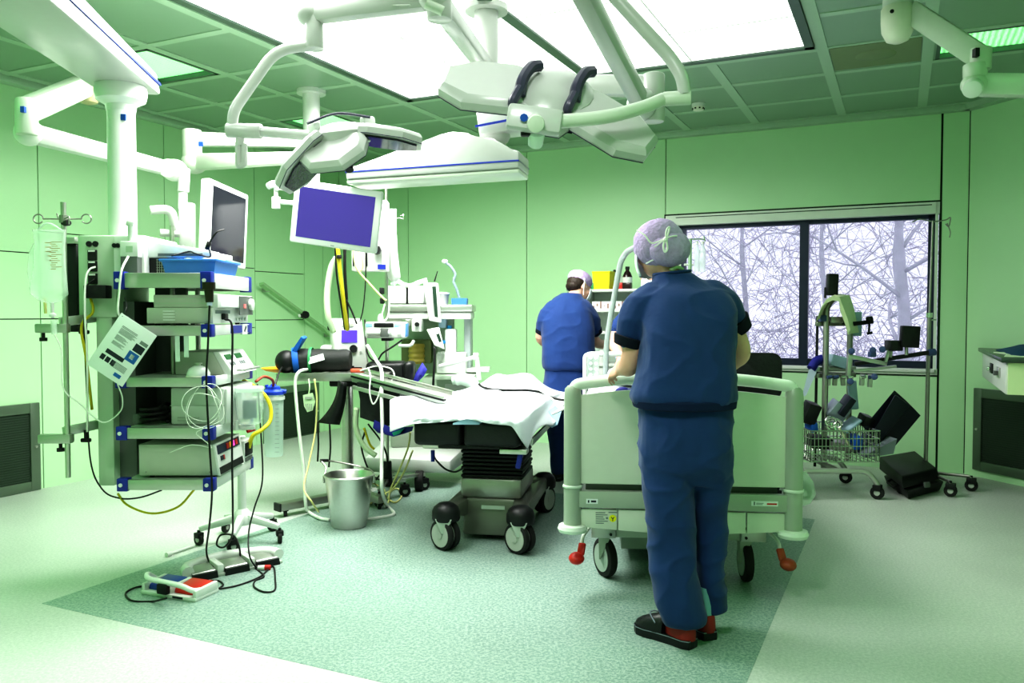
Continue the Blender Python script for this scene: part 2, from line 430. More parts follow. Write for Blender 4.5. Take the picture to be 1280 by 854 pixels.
# perimeter cornice
mb = MB(MR)
prof = [(0, -0.05), (0.09, -0.05), (0.10, 0), (0, 0)]
mb.bx(0, 0.09, 0, BF, H - 0.05, H + 0.01, 0.01); mb.bx(0, A1, 0, 0.09, H - 0.05, H + 0.01, 0.01); mb.bx(AR - 0.09, AR, CH, BF, H - 0.05, H + 0.01); mb.bx(0, AR, BF - 0.09, BF, H - 0.05, H + 0.01)
p, q = V((A1, 0, 0)), V((AR, CH, 0))
mb.beam((p.x - 0.03, p.y + 0.04, H - 0.02), (q.x - 0.03, q.y + 0.04, H - 0.02), 0.09, 0.06)
struct('trim_3', mb, RIB)

# ---- the luminous ceiling field
def emis(name, col, st, bands=None):
    m = bpy.data.materials.new(name); m.use_nodes = True; nt = m.node_tree; b = nt.nodes['Principled BSDF']
    b.inputs['Base Color'].default_value = (0.8, 0.85, 0.8, 1); b.inputs['Emission Color'].default_value = (*col, 1); b.inputs['Emission Strength'].default_value = st
    if bands:
        tc = nt.nodes.new('ShaderNodeTexCoord'); w = nt.nodes.new('ShaderNodeTexWave'); w.wave_type = 'BANDS'; w.bands_direction = 'X'
        w.inputs['Scale'].default_value = bands; w.inputs['Distortion'].default_value = 1.2; w.inputs['Detail Scale'].default_value = 3
        nt.links.new(tc.outputs['Object'], w.inputs['Vector'])
        mr = nt.nodes.new('ShaderNodeMapRange'); mr.inputs['To Min'].default_value = st * 0.35; mr.inputs['To Max'].default_value = st * 1.5
        nt.links.new(w.outputs['Fac'], mr.inputs['Value']); nt.links.new(mr.outputs['Result'], b.inputs['Emission Strength'])
    return m
PANEL = emis('luminous panel', (1.0, 1.0, 0.985), PANEL_E)
GLOW = emis('green tube light', (0.22, 1.0, 0.27), GREEN_E, bands=9)
GLOWW = emis('added white fill light', (1, 1, 1), 3.0)
FRAMEG = mat('light field frame', (0.12, 0.17, 0.14), 0.4, metal=0.4)
t = Thing('ceiling_light_field', 'large square luminous white ceiling field above the operating table', 'ceiling light', rm((PA0 + PA1) / 2, (PB0 + PB1) / 2, H - 0.02), -YAW)
ca, cb = (PA0 + PA1) / 2, (PB0 + PB1) / 2; hw, hb = (PA1 - PA0) / 2, (PB1 - PB0) / 2
mb = t.mb(); e = 0.055
for q in ((-hw, -hw + e, -hb, hb), (hw - e, hw, -hb, hb), (-hw, hw, -hb, -hb + e), (-hw, hw, hb - e, hb)): mb.bx(q[0], q[1], q[2], q[3], 0.0, 0.05)
mb.bx(-0.035, 0.035, -hb, hb, 0.0, 0.05)
t.part('frame', mb, FRAMEG)
for sgn in (-1, 1):
    x0, x1 = (0.035, hw - e) if sgn > 0 else (-hw + e, -0.035)
    t.part('diffuser', t.mb().bx(x0, x1, -hb + e, hb - e, 0.012, 0.03), PANEL)
    g = t.mb()
    for k in range(1, 5):
        y = -hb + 2 * hb * k / 5; g.bx(x0, x1, y - 0.004, y + 0.004, 0.009, 0.012)
    g.bx((x0 + x1) / 2 - 0.004, (x0 + x1) / 2 + 0.004, -hb + e, hb - e, 0.009, 0.012)
    t.part('diffuser_joint', g, WHITE2)
glab = ['recessed green-glowing ceiling fitting at the left, beside the big boom arm', 'recessed green-glowing ceiling fitting at the right edge, behind the jointed arm', 'green-glowing ceiling fitting peeping out behind the left surgical light yoke']
for k, f in enumerate(fix):
    c = rm((f[0] + f[1]) / 2, (f[2] + f[3]) / 2, H); w, d = (f[1] - f[0]) / 2, (f[3] - f[2]) / 2
    t = Thing('ceiling_fitting', glab[k] if k < 3 else ('added white fill fitting in the ceiling, unseen behind the viewer' if k in (4, 5) else 'recessed green-glowing ceiling fitting out of the picture, behind the viewer'), 'ceiling light', c, -YAW, None if k < 3 else ('added white fill fittings behind the viewer' if k in (4, 5) else 'green ceiling fittings behind the viewer'))
    t.part('frame', t.mb().bx(-w, w, -d, -d + .025, -.004, .08).bx(-w, w, d - .025, d, -.004, .08).bx(-w, -w + .025, -d, d, -.004, .08).bx(w - .025, w, -d, d, -.004, .08), FRAMEG)
    t.part('diffuser', t.mb().bx(-w + .02, w - .02, -d + .02, d - .02, 0.03, 0.05), GLOWW if k in (4, 5) else GLOW)
# ceiling vent with a translucent tile, smoke detector, two small sensors
a0, b0 = ROOM_I @ fl(1040, 60, H), ROOM_I @ fl(1150, 80, H)
t = Thing('ceiling_vent', 'flat square brownish air panel in the right of the ceiling', 'vent', rm(5.75, 1.79, H), -YAW)
t.part('plate', t.mb().bx(-.27, .27, -.26, .26, -.008, .0), mat('olive plate', (0.21, 0.27, 0.14), 0.5))
t.part('damper', t.mb().lathe([(0.0, -.011), (.12, -.011), (.125, -.008), (.125, 0)], (0, 0, 0), 24), mat('olive plate', None))
P = fl(873, 134, H - 0.03)
t = Thing('smoke_detector', 'small round white smoke detector on the ceiling above the window', 'detector', P)
t.part('base', t.mb().lathe([(.055, .0), (.055, .028)]), WHITE2); t.part('sensor', t.mb().lathe([(.02, -.03), (.042, -.026), (.045, 0.0)]), IVORY)
m_ = t.mb()
for k in range(8): m_.box((.044 * math.cos(k * PI / 4), .044 * math.sin(k * PI / 4), -.014), (.012, .012, .010), rot=(0, 0, k * PI / 4))
t.part('slot', m_, BLACK)

# ---- grilles low on the walls
def grille(label, F_, x0, x1, z0, z1):
    c = F_ @ V(((x0 + x1) / 2, 0, z0)); t = Thing('return_air_grille', label, 'vent grille', c)
    G = t.I @ F_; e = 0.075
    mb = MB(G); mb.bx(x0, x0 + e, 0, .025, z0, z1, .004).bx(x1 - e, x1, 0, .025, z0, z1, .004).bx(x0 + e, x1 - e, 0, .025, z1 - e, z1, .004).bx(x0 + e, x1 - e, 0, .025, z0, z0 + e, .004)
    t.part('frame', mb, GRILLEF)
    mb = MB(G); mb.bx(x0 + e, x1 - e, 0.0, .008, z0 + e, z1 - e)
    n = int((z1 - z0 - 2 * e) / .018)
    for k in range(n): mb.box(((x0 + x1) / 2, .011, z0 + e + (k + .5) * .018), (x1 - x0 - 2 * e, .008, .006))
    t.part('mesh', mb, GRILLE)
    t.part('latch', MB(G).cyl((x0 + .035, .025, (z0 + z1) / 2), (x0 + .035, .033, (z0 + z1) / 2), .01), STEEL)
b_, zt = lwall_bz(47, 503); b2_, zb_ = lwall_bz(47, 612)
grille('dark wall grille at the left edge, low on the green wall', FL_, b_, b_ + 1.1, zb_, zt)
b1_, zt = lwall_bz(397, 478); b2_, _ = lwall_bz(328, 478); _, zb_ = lwall_bz(360, 556)
grille('dark wall grille near the back left corner behind the instrument table', FL_, b1_, b2_, zb_, zt)
grille('large dark wall grille at the right, under the wall cabinet', FCH, 0.10, 1.25, 0.06, 0.73)

# ---- window
wf = MB(MR)
def wbx(m, a0, a1, b0, b1, z0, z1, bev=0): m.bx(a0, a1, b0, b1, z0, z1, bev)
T_ = 0.03
WIN = bpy.data.objects.new('window_1', None); C.objects.link(WIN); WIN['kind'] = 'structure'
mb = MB(MR)   # lining of the reveal, pale green white
wbx(mb, WA0, WA1, -.16, 0.012, WZ0 - .0, WZ0 + .05); wbx(mb, WA0, WA0 + .05, -.16, 0.01, WZ0, WZ1)
aR, _ = wall_ab(1168, 350); wbx(mb, aR, WA1 - .008, -.16, 0.012, WZ0, WZ1)
_, zbl = wall_ab(1000, 279); wbx(mb, WA0, WA1, -.16, 0.012, zbl + 0.03, WZ1)
link('reveal', finish(mb.bm, 'reveal', BEDW), WIN)
mb = MB(MR); e = .014
wbx(mb, WA0 - e, WA1 + e, -.02, 0.004, WZ1, WZ1 + e); wbx(mb, WA0 - e, WA1 + e, -.02, .004, WZ0 - e, WZ0); wbx(mb, WA1, WA1 + e, -.02, .004, WZ0, WZ1)
wbx(mb, WA0 - e, WA0, -.02, .004, WZ0, WZ1); wbx(mb, WA0 + .1, WA1 - .06, .011, .014, zbl + .10, zbl + .107)
link('joint', finish(mb.bm, 'joint', WALLD), WIN)
mb = MB(MR)
g0, gz0 = WA0 + .05, WZ0 + .05; g1, gz1 = aR, zbl + .03
aM0, _ = wall_ab(998, 370); aM1, _ = wall_ab(1009, 370)
aP0, _ = wall_ab(853, 300)
wbx(mb, g0, g1, -.14, -.07, gz1 - .035, gz1); wbx(mb, g0, g1, -.14, -.07, gz0, gz0 + .06); wbx(mb, g1 - .05, g1, -.14, -.07, gz0, gz1); wbx(mb, aM0, aM1, -.14, -.06, gz0, gz1); wbx(mb, aP0 - .03, aP0 + .01, -.14, -.07, gz0, gz1)
link('window_frame', finish(mb.bm, 'window_frame', WFRAME), WIN)
link('pane', finish(MB(MR).bx(g0, aM0, -.112, -.108, gz0, gz1).bm, 'pane', GLASS), WIN)
link('pane', finish(MB(MR).bx(aM1, g1, -.112, -.108, gz0, gz1).bm, 'pane', GLASS), WIN)
link('window_sill', finish(MB(MR).bx(WA0 + .02, WA1 - .02, -.07, .035, WZ0 + .02, WZ0 + .05, .006).bm, 'window_sill', WHITE), WIN)

# ---- outside: winter garden
gm = bpy.data.materials.new('snowy ground'); gm.use_nodes = True
nt = gm.node_tree; b = nt.nodes['Principled BSDF']; n = nt.nodes.new('ShaderNodeTexNoise'); n.inputs['Scale'].default_value = 3; n.inputs['Detail'].default_value = 8
r = nt.nodes.new('ShaderNodeValToRGB'); r.color_ramp.elements[0].position = .4; r.color_ramp.elements[1].position = .62; r.color_ramp.elements[0].color = (.16, .17, .24, 1); r.color_ramp.elements[1].color = (.85, .85, .95, 1)
nt.links.new(n.outputs['Fac'], r.inputs['Fac']); nt.links.new(r.outputs['Color'], b.inputs['Base Color'])
struct('ground', MB(MR).bx(-6, 14, -30, -1.2, -.5, -.4), gm)
def branch(mb, p, d, L, r, depth, rnd):
    n = 4; pts = [p]
    for k in range(n):
        d = (d + V((rnd.uniform(-.22, .22), rnd.uniform(-.22, .22), rnd.uniform(-.12, .2)))).normalized(); pts.append(pts[-1] + d * L / n)
    mb.tube(pts, r, 6 if depth > 2 else 4, 0, rr=[r, r * .85, r * .7, r * .6, r * .5])
    if depth == 0: return
    for k in range(3 if depth > 1 else 4):
        i = rnd.randint(1, n); a = d.orthogonal().normalized(); q = Matrix.Rotation(rnd.uniform(0, 2 * PI), 3, d) @ a
        branch(mb, pts[i], (d * .75 + q * rnd.uniform(.5, .95)).normalized(), L * rnd.uniform(.55, .8), r * .5, depth - 1, rnd)
def tree(label, a, b, hgt, r, seed):
    rnd = random.Random(seed); base = rm(a, b, -.45); t = Thing('bare_tree', label, 'tree', base)
    mb = t.mb(); trunk = t.mb()
    pts = [V((0, 0, 0)), V((.05, 0, hgt * .3)), V((-.05, .05, hgt * .6)), V((.08, 0, hgt))]
    trunk.tube(pts, r, 10, 6, rr=[r * 1.2, r, r * .85, r * .6, r * .35]); t.part('trunk', trunk, BARK, sharp=0)
    for k in range(9):
        z = hgt * (.25 + .7 * k / 9); th = rnd.uniform(0, 2 * PI)
        branch(mb, V((0, 0, z)), V((math.cos(th), math.sin(th), .55)).normalized(), hgt * .33, r * .30, 4, rnd)
    t.part('branches', mb, BARK, sharp=0)
aT, _ = wall_ab(1128, 380, -6.0)
tree('bare pale-trunked tree close outside the right window pane', aT, -6.0, 5.0, .105, 3)
aT2, _ = wall_ab(1030, 380, -10.0)
tree('thin bare tree further off, right of the window mullion', aT2, -10.0, 5.5, .06, 5)
aT3, _ = wall_ab(930, 380, -12.0)
tree('bare tree far off behind the left window pane', aT3, -12.0, 6.0, .07, 9)
# tangled hedge of twigs that nobody could count
rnd = random.Random(11); mb = MB(MR)
for k in range(4200):
    a = rnd.uniform(-1.0, 10.5); b = rnd.uniform(-15.5, -11.0); z = -.4 + rnd.random() ** 1.5 * 4.6
    d = V((rnd.uniform(-1, 1), rnd.uniform(-.4, .4), rnd.uniform(-.2, 1.2))).normalized(); p = V((a, b, z)); L = rnd.uniform(.3, 1.0)
    e_ = V((rnd.uniform(-.2, .2), 0, rnd.uniform(-.1, .1)))
    mb.tube([p, p + d * L * .5 + e_ * .4, p + d * L + e_], rnd.uniform(.003, .011), 3)
single('hedge', 'dense tangle of bare lilac-grey twigs far outside the window', 'hedge', mb, TWIG, kind='stuff', sharp=0)
t = Thing('garden_fence', 'pale low fence outside seen through the bottom of the window', 'fence', rm(4.5, -9, -.4), -YAW)
FEN = mat('pale fence', (.85, .85, .95), .6)
t.part('rail', t.mb().bx(-6, 6, -.02, .02, .75, .86), FEN); t.part('rail', t.mb().bx(-6, 6, -.02, .02, .3, .36), FEN)
for k in range(13): t.part('post', t.mb().bx(-6 + k - .03, -6 + k + .03, -.03, .03, 0, .95), FEN)
# ================================================================== CEILING EQUIPMENT
GLENS = mat('lamp glass', (0.05, 0.045, 0.075), 0.12, noise_amt=0.5, nscale=90)
HINGE = mat('slate hinge', (0.07, 0.065, 0.11), 0.35)
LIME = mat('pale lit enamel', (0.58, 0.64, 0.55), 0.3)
def lobe_outline(w, L0, L1):
    return [(L0, -w * .42), (L0 + .05, -w * .5), (L1 - .10, -w * .5), (L1, -w * .24), (L1, w * .24), (L1 - .10, w * .5), (L0 + .05, w * .5), (L0, w * .42)]
def surgical_head(t, M, angs, droops, s=1.0, ws=(.25, .25, .25), Ls=(.34, .34, .34), rolls=(0, 0, 0)):
    """lamp head: local z up (back of the lamp), lobes spread by angle"""
    hub = MB(t.I @ M); hub.lathe([(.05 * s, .075 * s), (.12 * s, .06 * s), (.155 * s, .03 * s), (.155 * s, -.03 * s), (.12 * s, -.045 * s)], (0, 0, 0), 20)
    t.part('hub', hub, ENAM)
    for k, (a, dr, w, L) in enumerate(zip(angs, droops, ws, Ls)):
        ro = math.radians(rolls[k])
        Ml = M @ Matrix.Rotation(math.radians(a), 4, 'Z') @ Matrix.Translation((.06 * s, 0, .02)) @ Matrix.Rotation(math.radians(dr), 4, 'Y') @ Matrix.Rotation(ro, 4, 'X')
        T = t.I @ Ml
        lo = MB(T); o1 = [(x * s, y * s) for x, y in lobe_outline(w, .03, L)]; o2 = [(x * s + (.02 if x < .1 else -.02) * s, y * s * .84) for x, y in lobe_outline(w, .03, L)]
        zs = lambda o, z: [V((x, y, z)) for x, y in o]
        lo.loft([zs(o1, -.030 * s), zs(o1, .004 * s), zs([((a_ + c_) / 2, (b_ + d_) / 2) for (a_, b_), (c_, d_) in zip(o1, o2)], .020 * s), zs(o2, .028 * s)])
        p = t.part('lobe', lo, ENAM, sharp=25)
        le = MB(T); o3 = [(x * s + (.025 if x < .1 else -.025) * s, y * s * .8) for x, y in lobe_outline(w, .03, L)]
        le.prism(o3, .006, Matrix.Translation((0, 0, -.041 * s))); t.part('lamp_glass', le, GLENS, parent=p)
        st = MB(T); o4 = [(x * 1.006 * s, y * 1.01 * s) for x, y in lobe_outline(w, .03, L)]
        st.loft([zs(o4, -.030 * s), zs(o4, -.026 * s)], cap=False); t.part('seam', st, HINGE, parent=p)
# --- central column
t0 = at(608, 92, 4.62)
col = Thing('surgical_light', 'left surgical light on jointed white arms, its dark lamp glass showing, black handle', 'surgical light', (t0.x, t0.y, H))
zc = t0.z
mb = col.w().cyl((t0.x, t0.y, H), (t0.x, t0.y, zc + .02), .066, seg=24).lathe([(.075, 0), (.085, .02), (.085, .05), (.07, .06)], (t0.x, t0.y, zc - .02), 24).cyl((t0.x, t0.y, H - .04), (t0.x, t0.y, H), .12, seg=24)
col.part('column', mb, ENAM)
J1 = at(549, 5, 3.55); J2 = at(386, 20, 3.75)
mb = col.w().beam((t0.x, t0.y, zc + .03), J1 + V((0, 0, -.0)), .085, .085, bev=.02); mb.cyl(J1 + V((0, 0, -.07)), J1 + V((0, 0, .07)), .055, seg=20, bev=.01)
col.part('extension_arm', mb, ENAM)
# spring arm of light 1
mb = col.w().beam(J1 + V((-.03, 0, .02)), J2 + V((.02, 0, .01)), .075, .095, bev=.03)
mb.sph(J1 + V((-.02, -.01, .02)), (.07, .07, .062), 16, 10); mb.sph(J2 + V((0, 0, .01)), (.055, .055, .058), 16, 10)
col.part('spring_arm', mb, ENAM)
col.part('seam_line', col.w().tube([J1 + V((-.12, -.042, -.02)), (J1 + J2) / 2 + V((.05, -.042, .0)), J2 + V((.13, -.042, -.025))], .003, 6, 6), GREYM)
mb = col.w().cyl(J1 + V((.02, -.05, -.05)), J1 + V((-.05, -.06, -.02)), .022); col.part('joint_cover', mb, LIME)
P1 = J2 + V((.025, 0, -.15))
mb = col.w().cyl(J2 + V((.025, 0, 0)), P1, .043, seg=18, bev=.005); col.part('drop_tube', mb, ENAM)
a1, a2, a3, a4 = P1 + V((0, 0, .02)), at(345, 62, 3.72), at(292, 138, 3.66), at(290, 160, 3.66)
col.part('yoke_tube', col.w().tube(round_corner([a1, a2, a3, a4], .12, 6), .024, 12), ENAM)
h0, h1 = at(284, 163, 3.66), at(390, 170, 3.62)
mb = col.w().cyl(h0, at(327, 164.5, 3.65), .033, seg=16, bev=.004).cyl(at(325, 164.5, 3.65), h1, .022, seg=14)
mb.cyl(at(300, 165, 3.66), at(300, 182, 3.66), .018).tube(round_corner([at(298, 178, 3.66), at(298, 208, 3.66), at(305, 206, 3.66), at(305, 180, 3.66)], .02), .015, 8)
col.part('yoke_joint', mb, ENAM)
h = at(428, 172, 3.58)
M1 = Matrix.Translation(h) @ Matrix.Rotation(math.radians(-6), 4, 'Y') @ Matrix.Rotation(math.radians(12), 4, 'X')
Hd = col
surgical_head(Hd, M1, [258, 190, 5], [38, 40, 14], s=.83, ws=(.36, .33, .30), Ls=(.27, .38, .36), rolls=(0, 20, -12))
mb = MB(Hd.I @ M1); mb.tube(catmull([V((-.12, -.10, .07)), V((0, -.04, .10)), V((.14, -.06, .07))], 6), .006, 6); Hd.part('seam', mb, HINGE)
Hd.part('handle', Hd.w().cyl(at(432, 190, 3.5), at(437, 213, 3.46), .022, .018), BLACK)
Hd.part('hinge', MB(Hd.I @ M1).box((-.11, -.02, .05), (.03, .10, .05), rot=(0, 0, .5), bev=.01), WHITE2); Hd.part('hinge', MB(Hd.I @ M1).box((.12, -.01, .05), (.03, .09, .05), rot=(0, 0, -.4), bev=.01), WHITE2)

# --- second light (right)
R0 = at(632, 100, 4.6); R1 = at(817, 122, 3.9)
lt = Thing('surgical_light', 'right surgical light with slate hinges, blue badge and arms rising to the ceiling', 'surgical light', (R1.x, R1.y, H))
zr = at(817, 108, 3.9).z
mb = lt.w().beam((t0.x + .05, t0.y, zc - .06), (R1.x, R1.y, zr), .09, .10, bev=.02); lt.part('extension_arm', mb, ENAM)
mb = lt.w().cyl((R1.x, R1.y, zr + .06), (R1.x, R1.y, zr - .17), .052, seg=20, bev=.012); lt.part('pivot', mb, ENAM)
sa, sb = at(802, 130, 3.85), at(722, -22, 3.05)
mb = lt.w().beam(sa, sb, .075, .09, bev=.02); mb.sph(sa, (.07, .07, .075), 16, 10); lt.part('spring_arm', mb, ENAM)
q1, q2, q3, q4 = at(752, -22, 3.05), at(838, 72, 3.0), at(853, 96, 2.98), at(856, 118, 2.98)
lt.part('yoke_tube', lt.w().tube([q1] + round_corner([at(790, 20, 3.02), q2, q3, q4], .1, 6), .024, 12), ENAM)
mb = lt.w().tube(round_corner([q1, q1 + V((-.05, 0, .10)), sb + V((0, 0, .02))], .08), .03, 10); lt.part('top_joint', mb, ENAM)
e0, e1 = at(864, 122, 2.98), at(829, 124, 3.0)
mb = lt.w().cyl(e0, e1, .026, seg=16, bev=.004)
mb.tube(round_corner([e1, at(808, 133, 2.96), at(760, 147, 2.88), at(672, 154, 2.85)], .12, 6), .024, 12)
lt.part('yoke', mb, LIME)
h = at(690, 122, 3.1)
M2 = Matrix.Translation(h) @ Matrix.Rotation(math.radians(6), 4, 'Y') @ Matrix.Rotation(math.radians(44), 4, 'X')
Hd = lt
surgical_head(Hd, M2, [263, 176, -24], [14, 2, 14], s=1.0, ws=(.26, .30, .25), Ls=(.15, .36, .37))
for xx, rz in ((-.12, .45), (.08, -.25)):
    mb = MB(Hd.I @ M2); mb.tube(catmull([V((xx, -.10, .05)), V((xx + .005, -.05, .085)), V((xx + .03, .02, .10)), V((xx + .06, .06, .09))], 5), .022, 8); mb.tube(catmull([V((xx - .02, -.13, .02)), V((xx - .02, -.14, .05)), V((xx + .0, -.09, .075))], 5), .018, 8)
    Hd.part('hinge', mb, HINGE)
bp = at(655, 147, 2.80); Hd.part('front_cover', Hd.w().box(at(668, 150, 2.84), (.19, .05, .09), rot=(math.radians(-10), math.radians(8), 0), bev=.015), ENAM)
Hd.part('badge', Hd.w().cyl(at(655, 147, 2.806), at(655, 147, 2.80), .014, seg=8), BADGE)
Hd.part('knuckle', Hd.w().cyl(at(669, 153, 2.84), at(670, 155, 2.77), .030, seg=18, bev=.006), LIME)
Hd.part('handle', Hd.w().cyl(at(671, 165, 2.86), at(669, 182, 2.9), .030, .026, seg=16, bev=.006), CLEAR2)
Hd.part('camera_plug', Hd.w().box(at(657, 167, 2.86), (.035, .03, .02), bev=.006), BLACK)

# --- big boom in the middle (behind the right lamp head)
bo = Thing('ceiling_boom', 'broad white tapered boom with a blue stripe, below the lamp heads', 'ceiling boom', at(620, 175, 4.5))
mb = bo.w().beam(at(598, 158, 4.5), at(668, 148, 4.5), .20, .14, bev=.02); bo.part('upper_boom', mb, ENAM)
mb = bo.w().cyl(V((t0.x, t0.y, zc)), at(614, 150, 4.55), .06); bo.part('column', mb, ENAM)
bo.part('upper_stripe', bo.w().beam(at(594, 158, 4.38), at(668, 144, 4.38), .004, .012), STRIPE)
pn = at(620, 172, 4.5)
mb = bo.w().lathe([(.04, .05), (.075, .04), (.078, 0), (.065, -.025), (.055, -.03), (.052, -.11)], pn, 24); bo.part('neck', mb, ENAM)
bo.part('badge', bo.w().bx(pn.x - .012, pn.x + .012, pn.y - .056, pn.y - .05, pn.z - .085, pn.z - .055), BADGE)
# tapered body: silhouette in its own long direction
L, R = at(444, 222, 4.62), at(655, 208, 4.40)
dv = (R - L); ln = dv.length; dv.normalize(); dn = dv.cross(V((0, 0, 1))).normalized()
FB = Matrix(((dv.x, 0, dn.x, L.x), (dv.y, 0, dn.y, L.y), (dv.z, 1, dn.z, L.z), (0, 0, 0, 1)))
up = [(0, -.03), (ln, -.03), (ln, .06), (ln * .93, .075), (ln * .86, .135), (ln * .75, .14), (ln * .72, .17), (ln * .62, .185), (ln * .55, .17), (.02, .03), (0, .02)]
mb = MB(bo.I @ FB); mb.prism(up, .26, Matrix.Translation((0, 0, -.13)), bev=.012); bo.part('boom_arm', mb, ENAM)
bo.part('stripe', MB(bo.I @ FB).bx(0, ln, .004, .012, -.133, .133), STRIPE)
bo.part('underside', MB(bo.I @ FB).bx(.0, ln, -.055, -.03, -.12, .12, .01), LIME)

# --- monitor 2, its ceiling column and double arm
m2 = Thing('ceiling_monitor', 'tilted white flat monitor with a violet screen hanging at the centre left', 'monitor', fl(389, 113, H))
cc = fl(389, 113, H); za = at(389, 178, cc.y).z
m2.part('column', m2.w().cyl(cc, (cc.x, cc.y, za - .06), .065, seg=22).cyl(cc, cc - V((0, 0, .03)), .11, seg=22), WHITE)
el = at(240, 178, 5.3); mo = at(393, 232, 4.75); m_top = at(393, 197, 4.75)
mb = m2.w().beam((cc.x, cc.y, za), el + V((0, 0, .02)), .10, .09, bev=.02); m2.part('upper_arm', mb, LIME)
m2.part('badge', m2.w().box(at(251, 180, 5.20), (.03, .004, .03)), BADGE)
mb = m2.w().cyl(el + V((0, 0, .08)), el + V((0, 0, -.16)), .06, seg=18, bev=.01); m2.part('elbow', mb, LIME)
lo_ = at(243, 203, 5.3)
mb = m2.w().beam(lo_, m_top + V((-.03, 0, .0)), .07, .11, bev=.03, h1=.07); mb.sph(lo_, (.085, .07, .075)); m2.part('lower_arm', mb, LIME)
mb = m2.w().cyl(m_top + V((0, 0, .04)), mo, .036, .03, seg=16, bev=.005); m2.part('drop_tube', mb, WHITE)
# screen frame from its four corners
def screen(t, A, B, Cc, D, border, thick, scr, back_bulge=.04, bottom=None):
    """A,B,Cc,D: corners top-left, top-right, bottom-right, bottom-left (world)"""
    ex = (B - A).normalized(); ey = (A - D); ey = (ey - ex * ey.dot(ex)).normalized(); n = ex.cross(ey)      # towards the viewer side
    w = (B - A).length; h_ = (A - D).length; M = Matrix(((ex.x, ey.x, n.x, D.x), (ex.y, ey.y, n.y, D.y), (ex.z, ey.z, n.z, D.z), (0, 0, 0, 1)))
    T = t.I @ M
    mb = MB(T); mb.box((w / 2, h_ / 2, -thick / 2), (w, h_, thick), bev=.012); mb.box((w / 2, h_ / 2, -thick - back_bulge / 2), (w * .7, h_ * .7, back_bulge), bev=.015)
    bz = t.part('screen_housing', mb, WHITE)
    b2 = bottom or border
    t.part('screen_panel', MB(T).bx(border, w - border, b2, h_ - border, -.002, .002), scr, parent=bz)
    t.part('screen_marks', MB(T).bx(w * .05, w * .11, h_ - border * .5, h_ - border * .38, 0, .0012).bx(w * .46, w * .54, h_ - border * .5, h_ - border * .4, 0, .0012).bx(w * .48, w * .52, b2 * .3, b2 * .42, 0, .0012), INK, parent=bz)
    return M, w, h_
Ym = 4.55
A, B = at(370, 224, Ym), at(480, 240, Ym - .02); D = at(361, 302, Ym + .05); Cq = at(471, 310, Ym)
screen(m2, A, B, Cq, D, .035, .045, PURPLE)
hb0 = at(345, 235, Ym + .05)
mb = m2.w().tube(round_corner([at(372, 238, Ym + .06), at(345, 234, Ym + .06), at(345, 252, Ym + .06), at(368, 254, Ym + .06)], .01), .013, 8)
mb.tube(round_corner([at(335, 233, Ym), at(343, 229, Ym + .03), at(347, 236, Ym + .06)], .02), .02, 8); mb.cyl(at(345, 246, Ym + .06), at(345, 261, Ym + .06), .024, seg=12, bev=.004)
m2.part('grip', mb, WHITE)
mb = m2.w().box(mo + V((0, 0.0, -.06)), (.10, .05, .14), bev=.015); m2.part('tilt_joint', mb, WHITE)

# --- monitor 1 at the left: ceiling post, two arms, handle, screen seen at an angle
pc = at(108, 0, 4.9); pc = V((pc.x, pc.y, H))
m1 = Thing('ceiling_monitor', 'white flat monitor with a black screen turned sideways, upper left', 'monitor', pc)
zpa = at(100, 105, 4.9).z
m1.part('post', m1.w().cyl(pc, (pc.x, pc.y, zpa - .02), .06, seg=20), WHITE)
m1.part('cap', m1.w().lathe([(.02, -.12), (.05, -.11), (.064, -.08), (.066, 0), (.06, .06)], (pc.x, pc.y, zpa), 20), YELLOWED)
e1_ = at(33, 138, 4.3)
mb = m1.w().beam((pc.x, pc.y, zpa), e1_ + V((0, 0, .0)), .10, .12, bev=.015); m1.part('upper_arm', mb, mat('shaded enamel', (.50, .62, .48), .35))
m1.part('elbow', m1.w().cyl(e1_ + V((0, 0, .06)), e1_ + V((0, 0, -.13)), .055, seg=18, bev=.01), LIME)
m1.part('badge', m1.w().box(at(29, 137, 4.23), (.02, .02, .03)), BADGE)
k0, k1 = at(36, 166, 4.35), at(218, 213, 4.85)
mb = m1.w().beam(k0, k1, .075, .11, bev=.03, h1=.085); mb.sph(k0, (.075, .07, .07)); mb.sph(k1, (.075, .065, .065)); m1.part('lower_arm', mb, WHITE)
m1.part('joint_disc', m1.w().cyl(k1 + V((-.01, -.055, 0)), k1 + V((-.01, -.075, 0)), .055, seg=20, bev=.006), WHITE2)
dz = at(228, 262, 4.85)
m1.part('drop_tube', m1.w().cyl(k1 + V((.06, 0, .01)), at(229, 240, 4.85), .033, seg=14, bev=.004).cyl(at(228.5, 240, 4.85), dz, .026, seg=14), WHITE)
br = at(233, 275, 4.85)
m1.part('bracket', m1.w().bx(br.x - .035, br.x + .045, br.y - .03, br.y + .03, at(233, 312, 4.85).z, at(233, 254, 4.85).z, .008), WHITE)
m1.part('grip', m1.w().tube(round_corner([at(188, 263, 4.7), at(214, 261, 4.75), at(220, 290, 4.8)], .05, 6), .026, 10).cyl(at(200, 291, 4.75), at(224, 292, 4.8), .022), WHITE2)
m1.part('tool_rail', m1.w().cyl(at(215, 282, 4.75), at(215, 318, 4.75), .013), STEEL)
Y1, Y2 = 4.55, 4.95
A, D = at(259, 219, Y1), at(258, 325, Y1); B = at(306, 244, Y2); Cq = at(303, 331, Y2)
A = at(257, 220, Y1); D = V((A.x, A.y, at(257, 324, Y1).z))
screen(m1, A, at(306.5, 242, Y2), Cq, D, .034, .06, SCREEN)

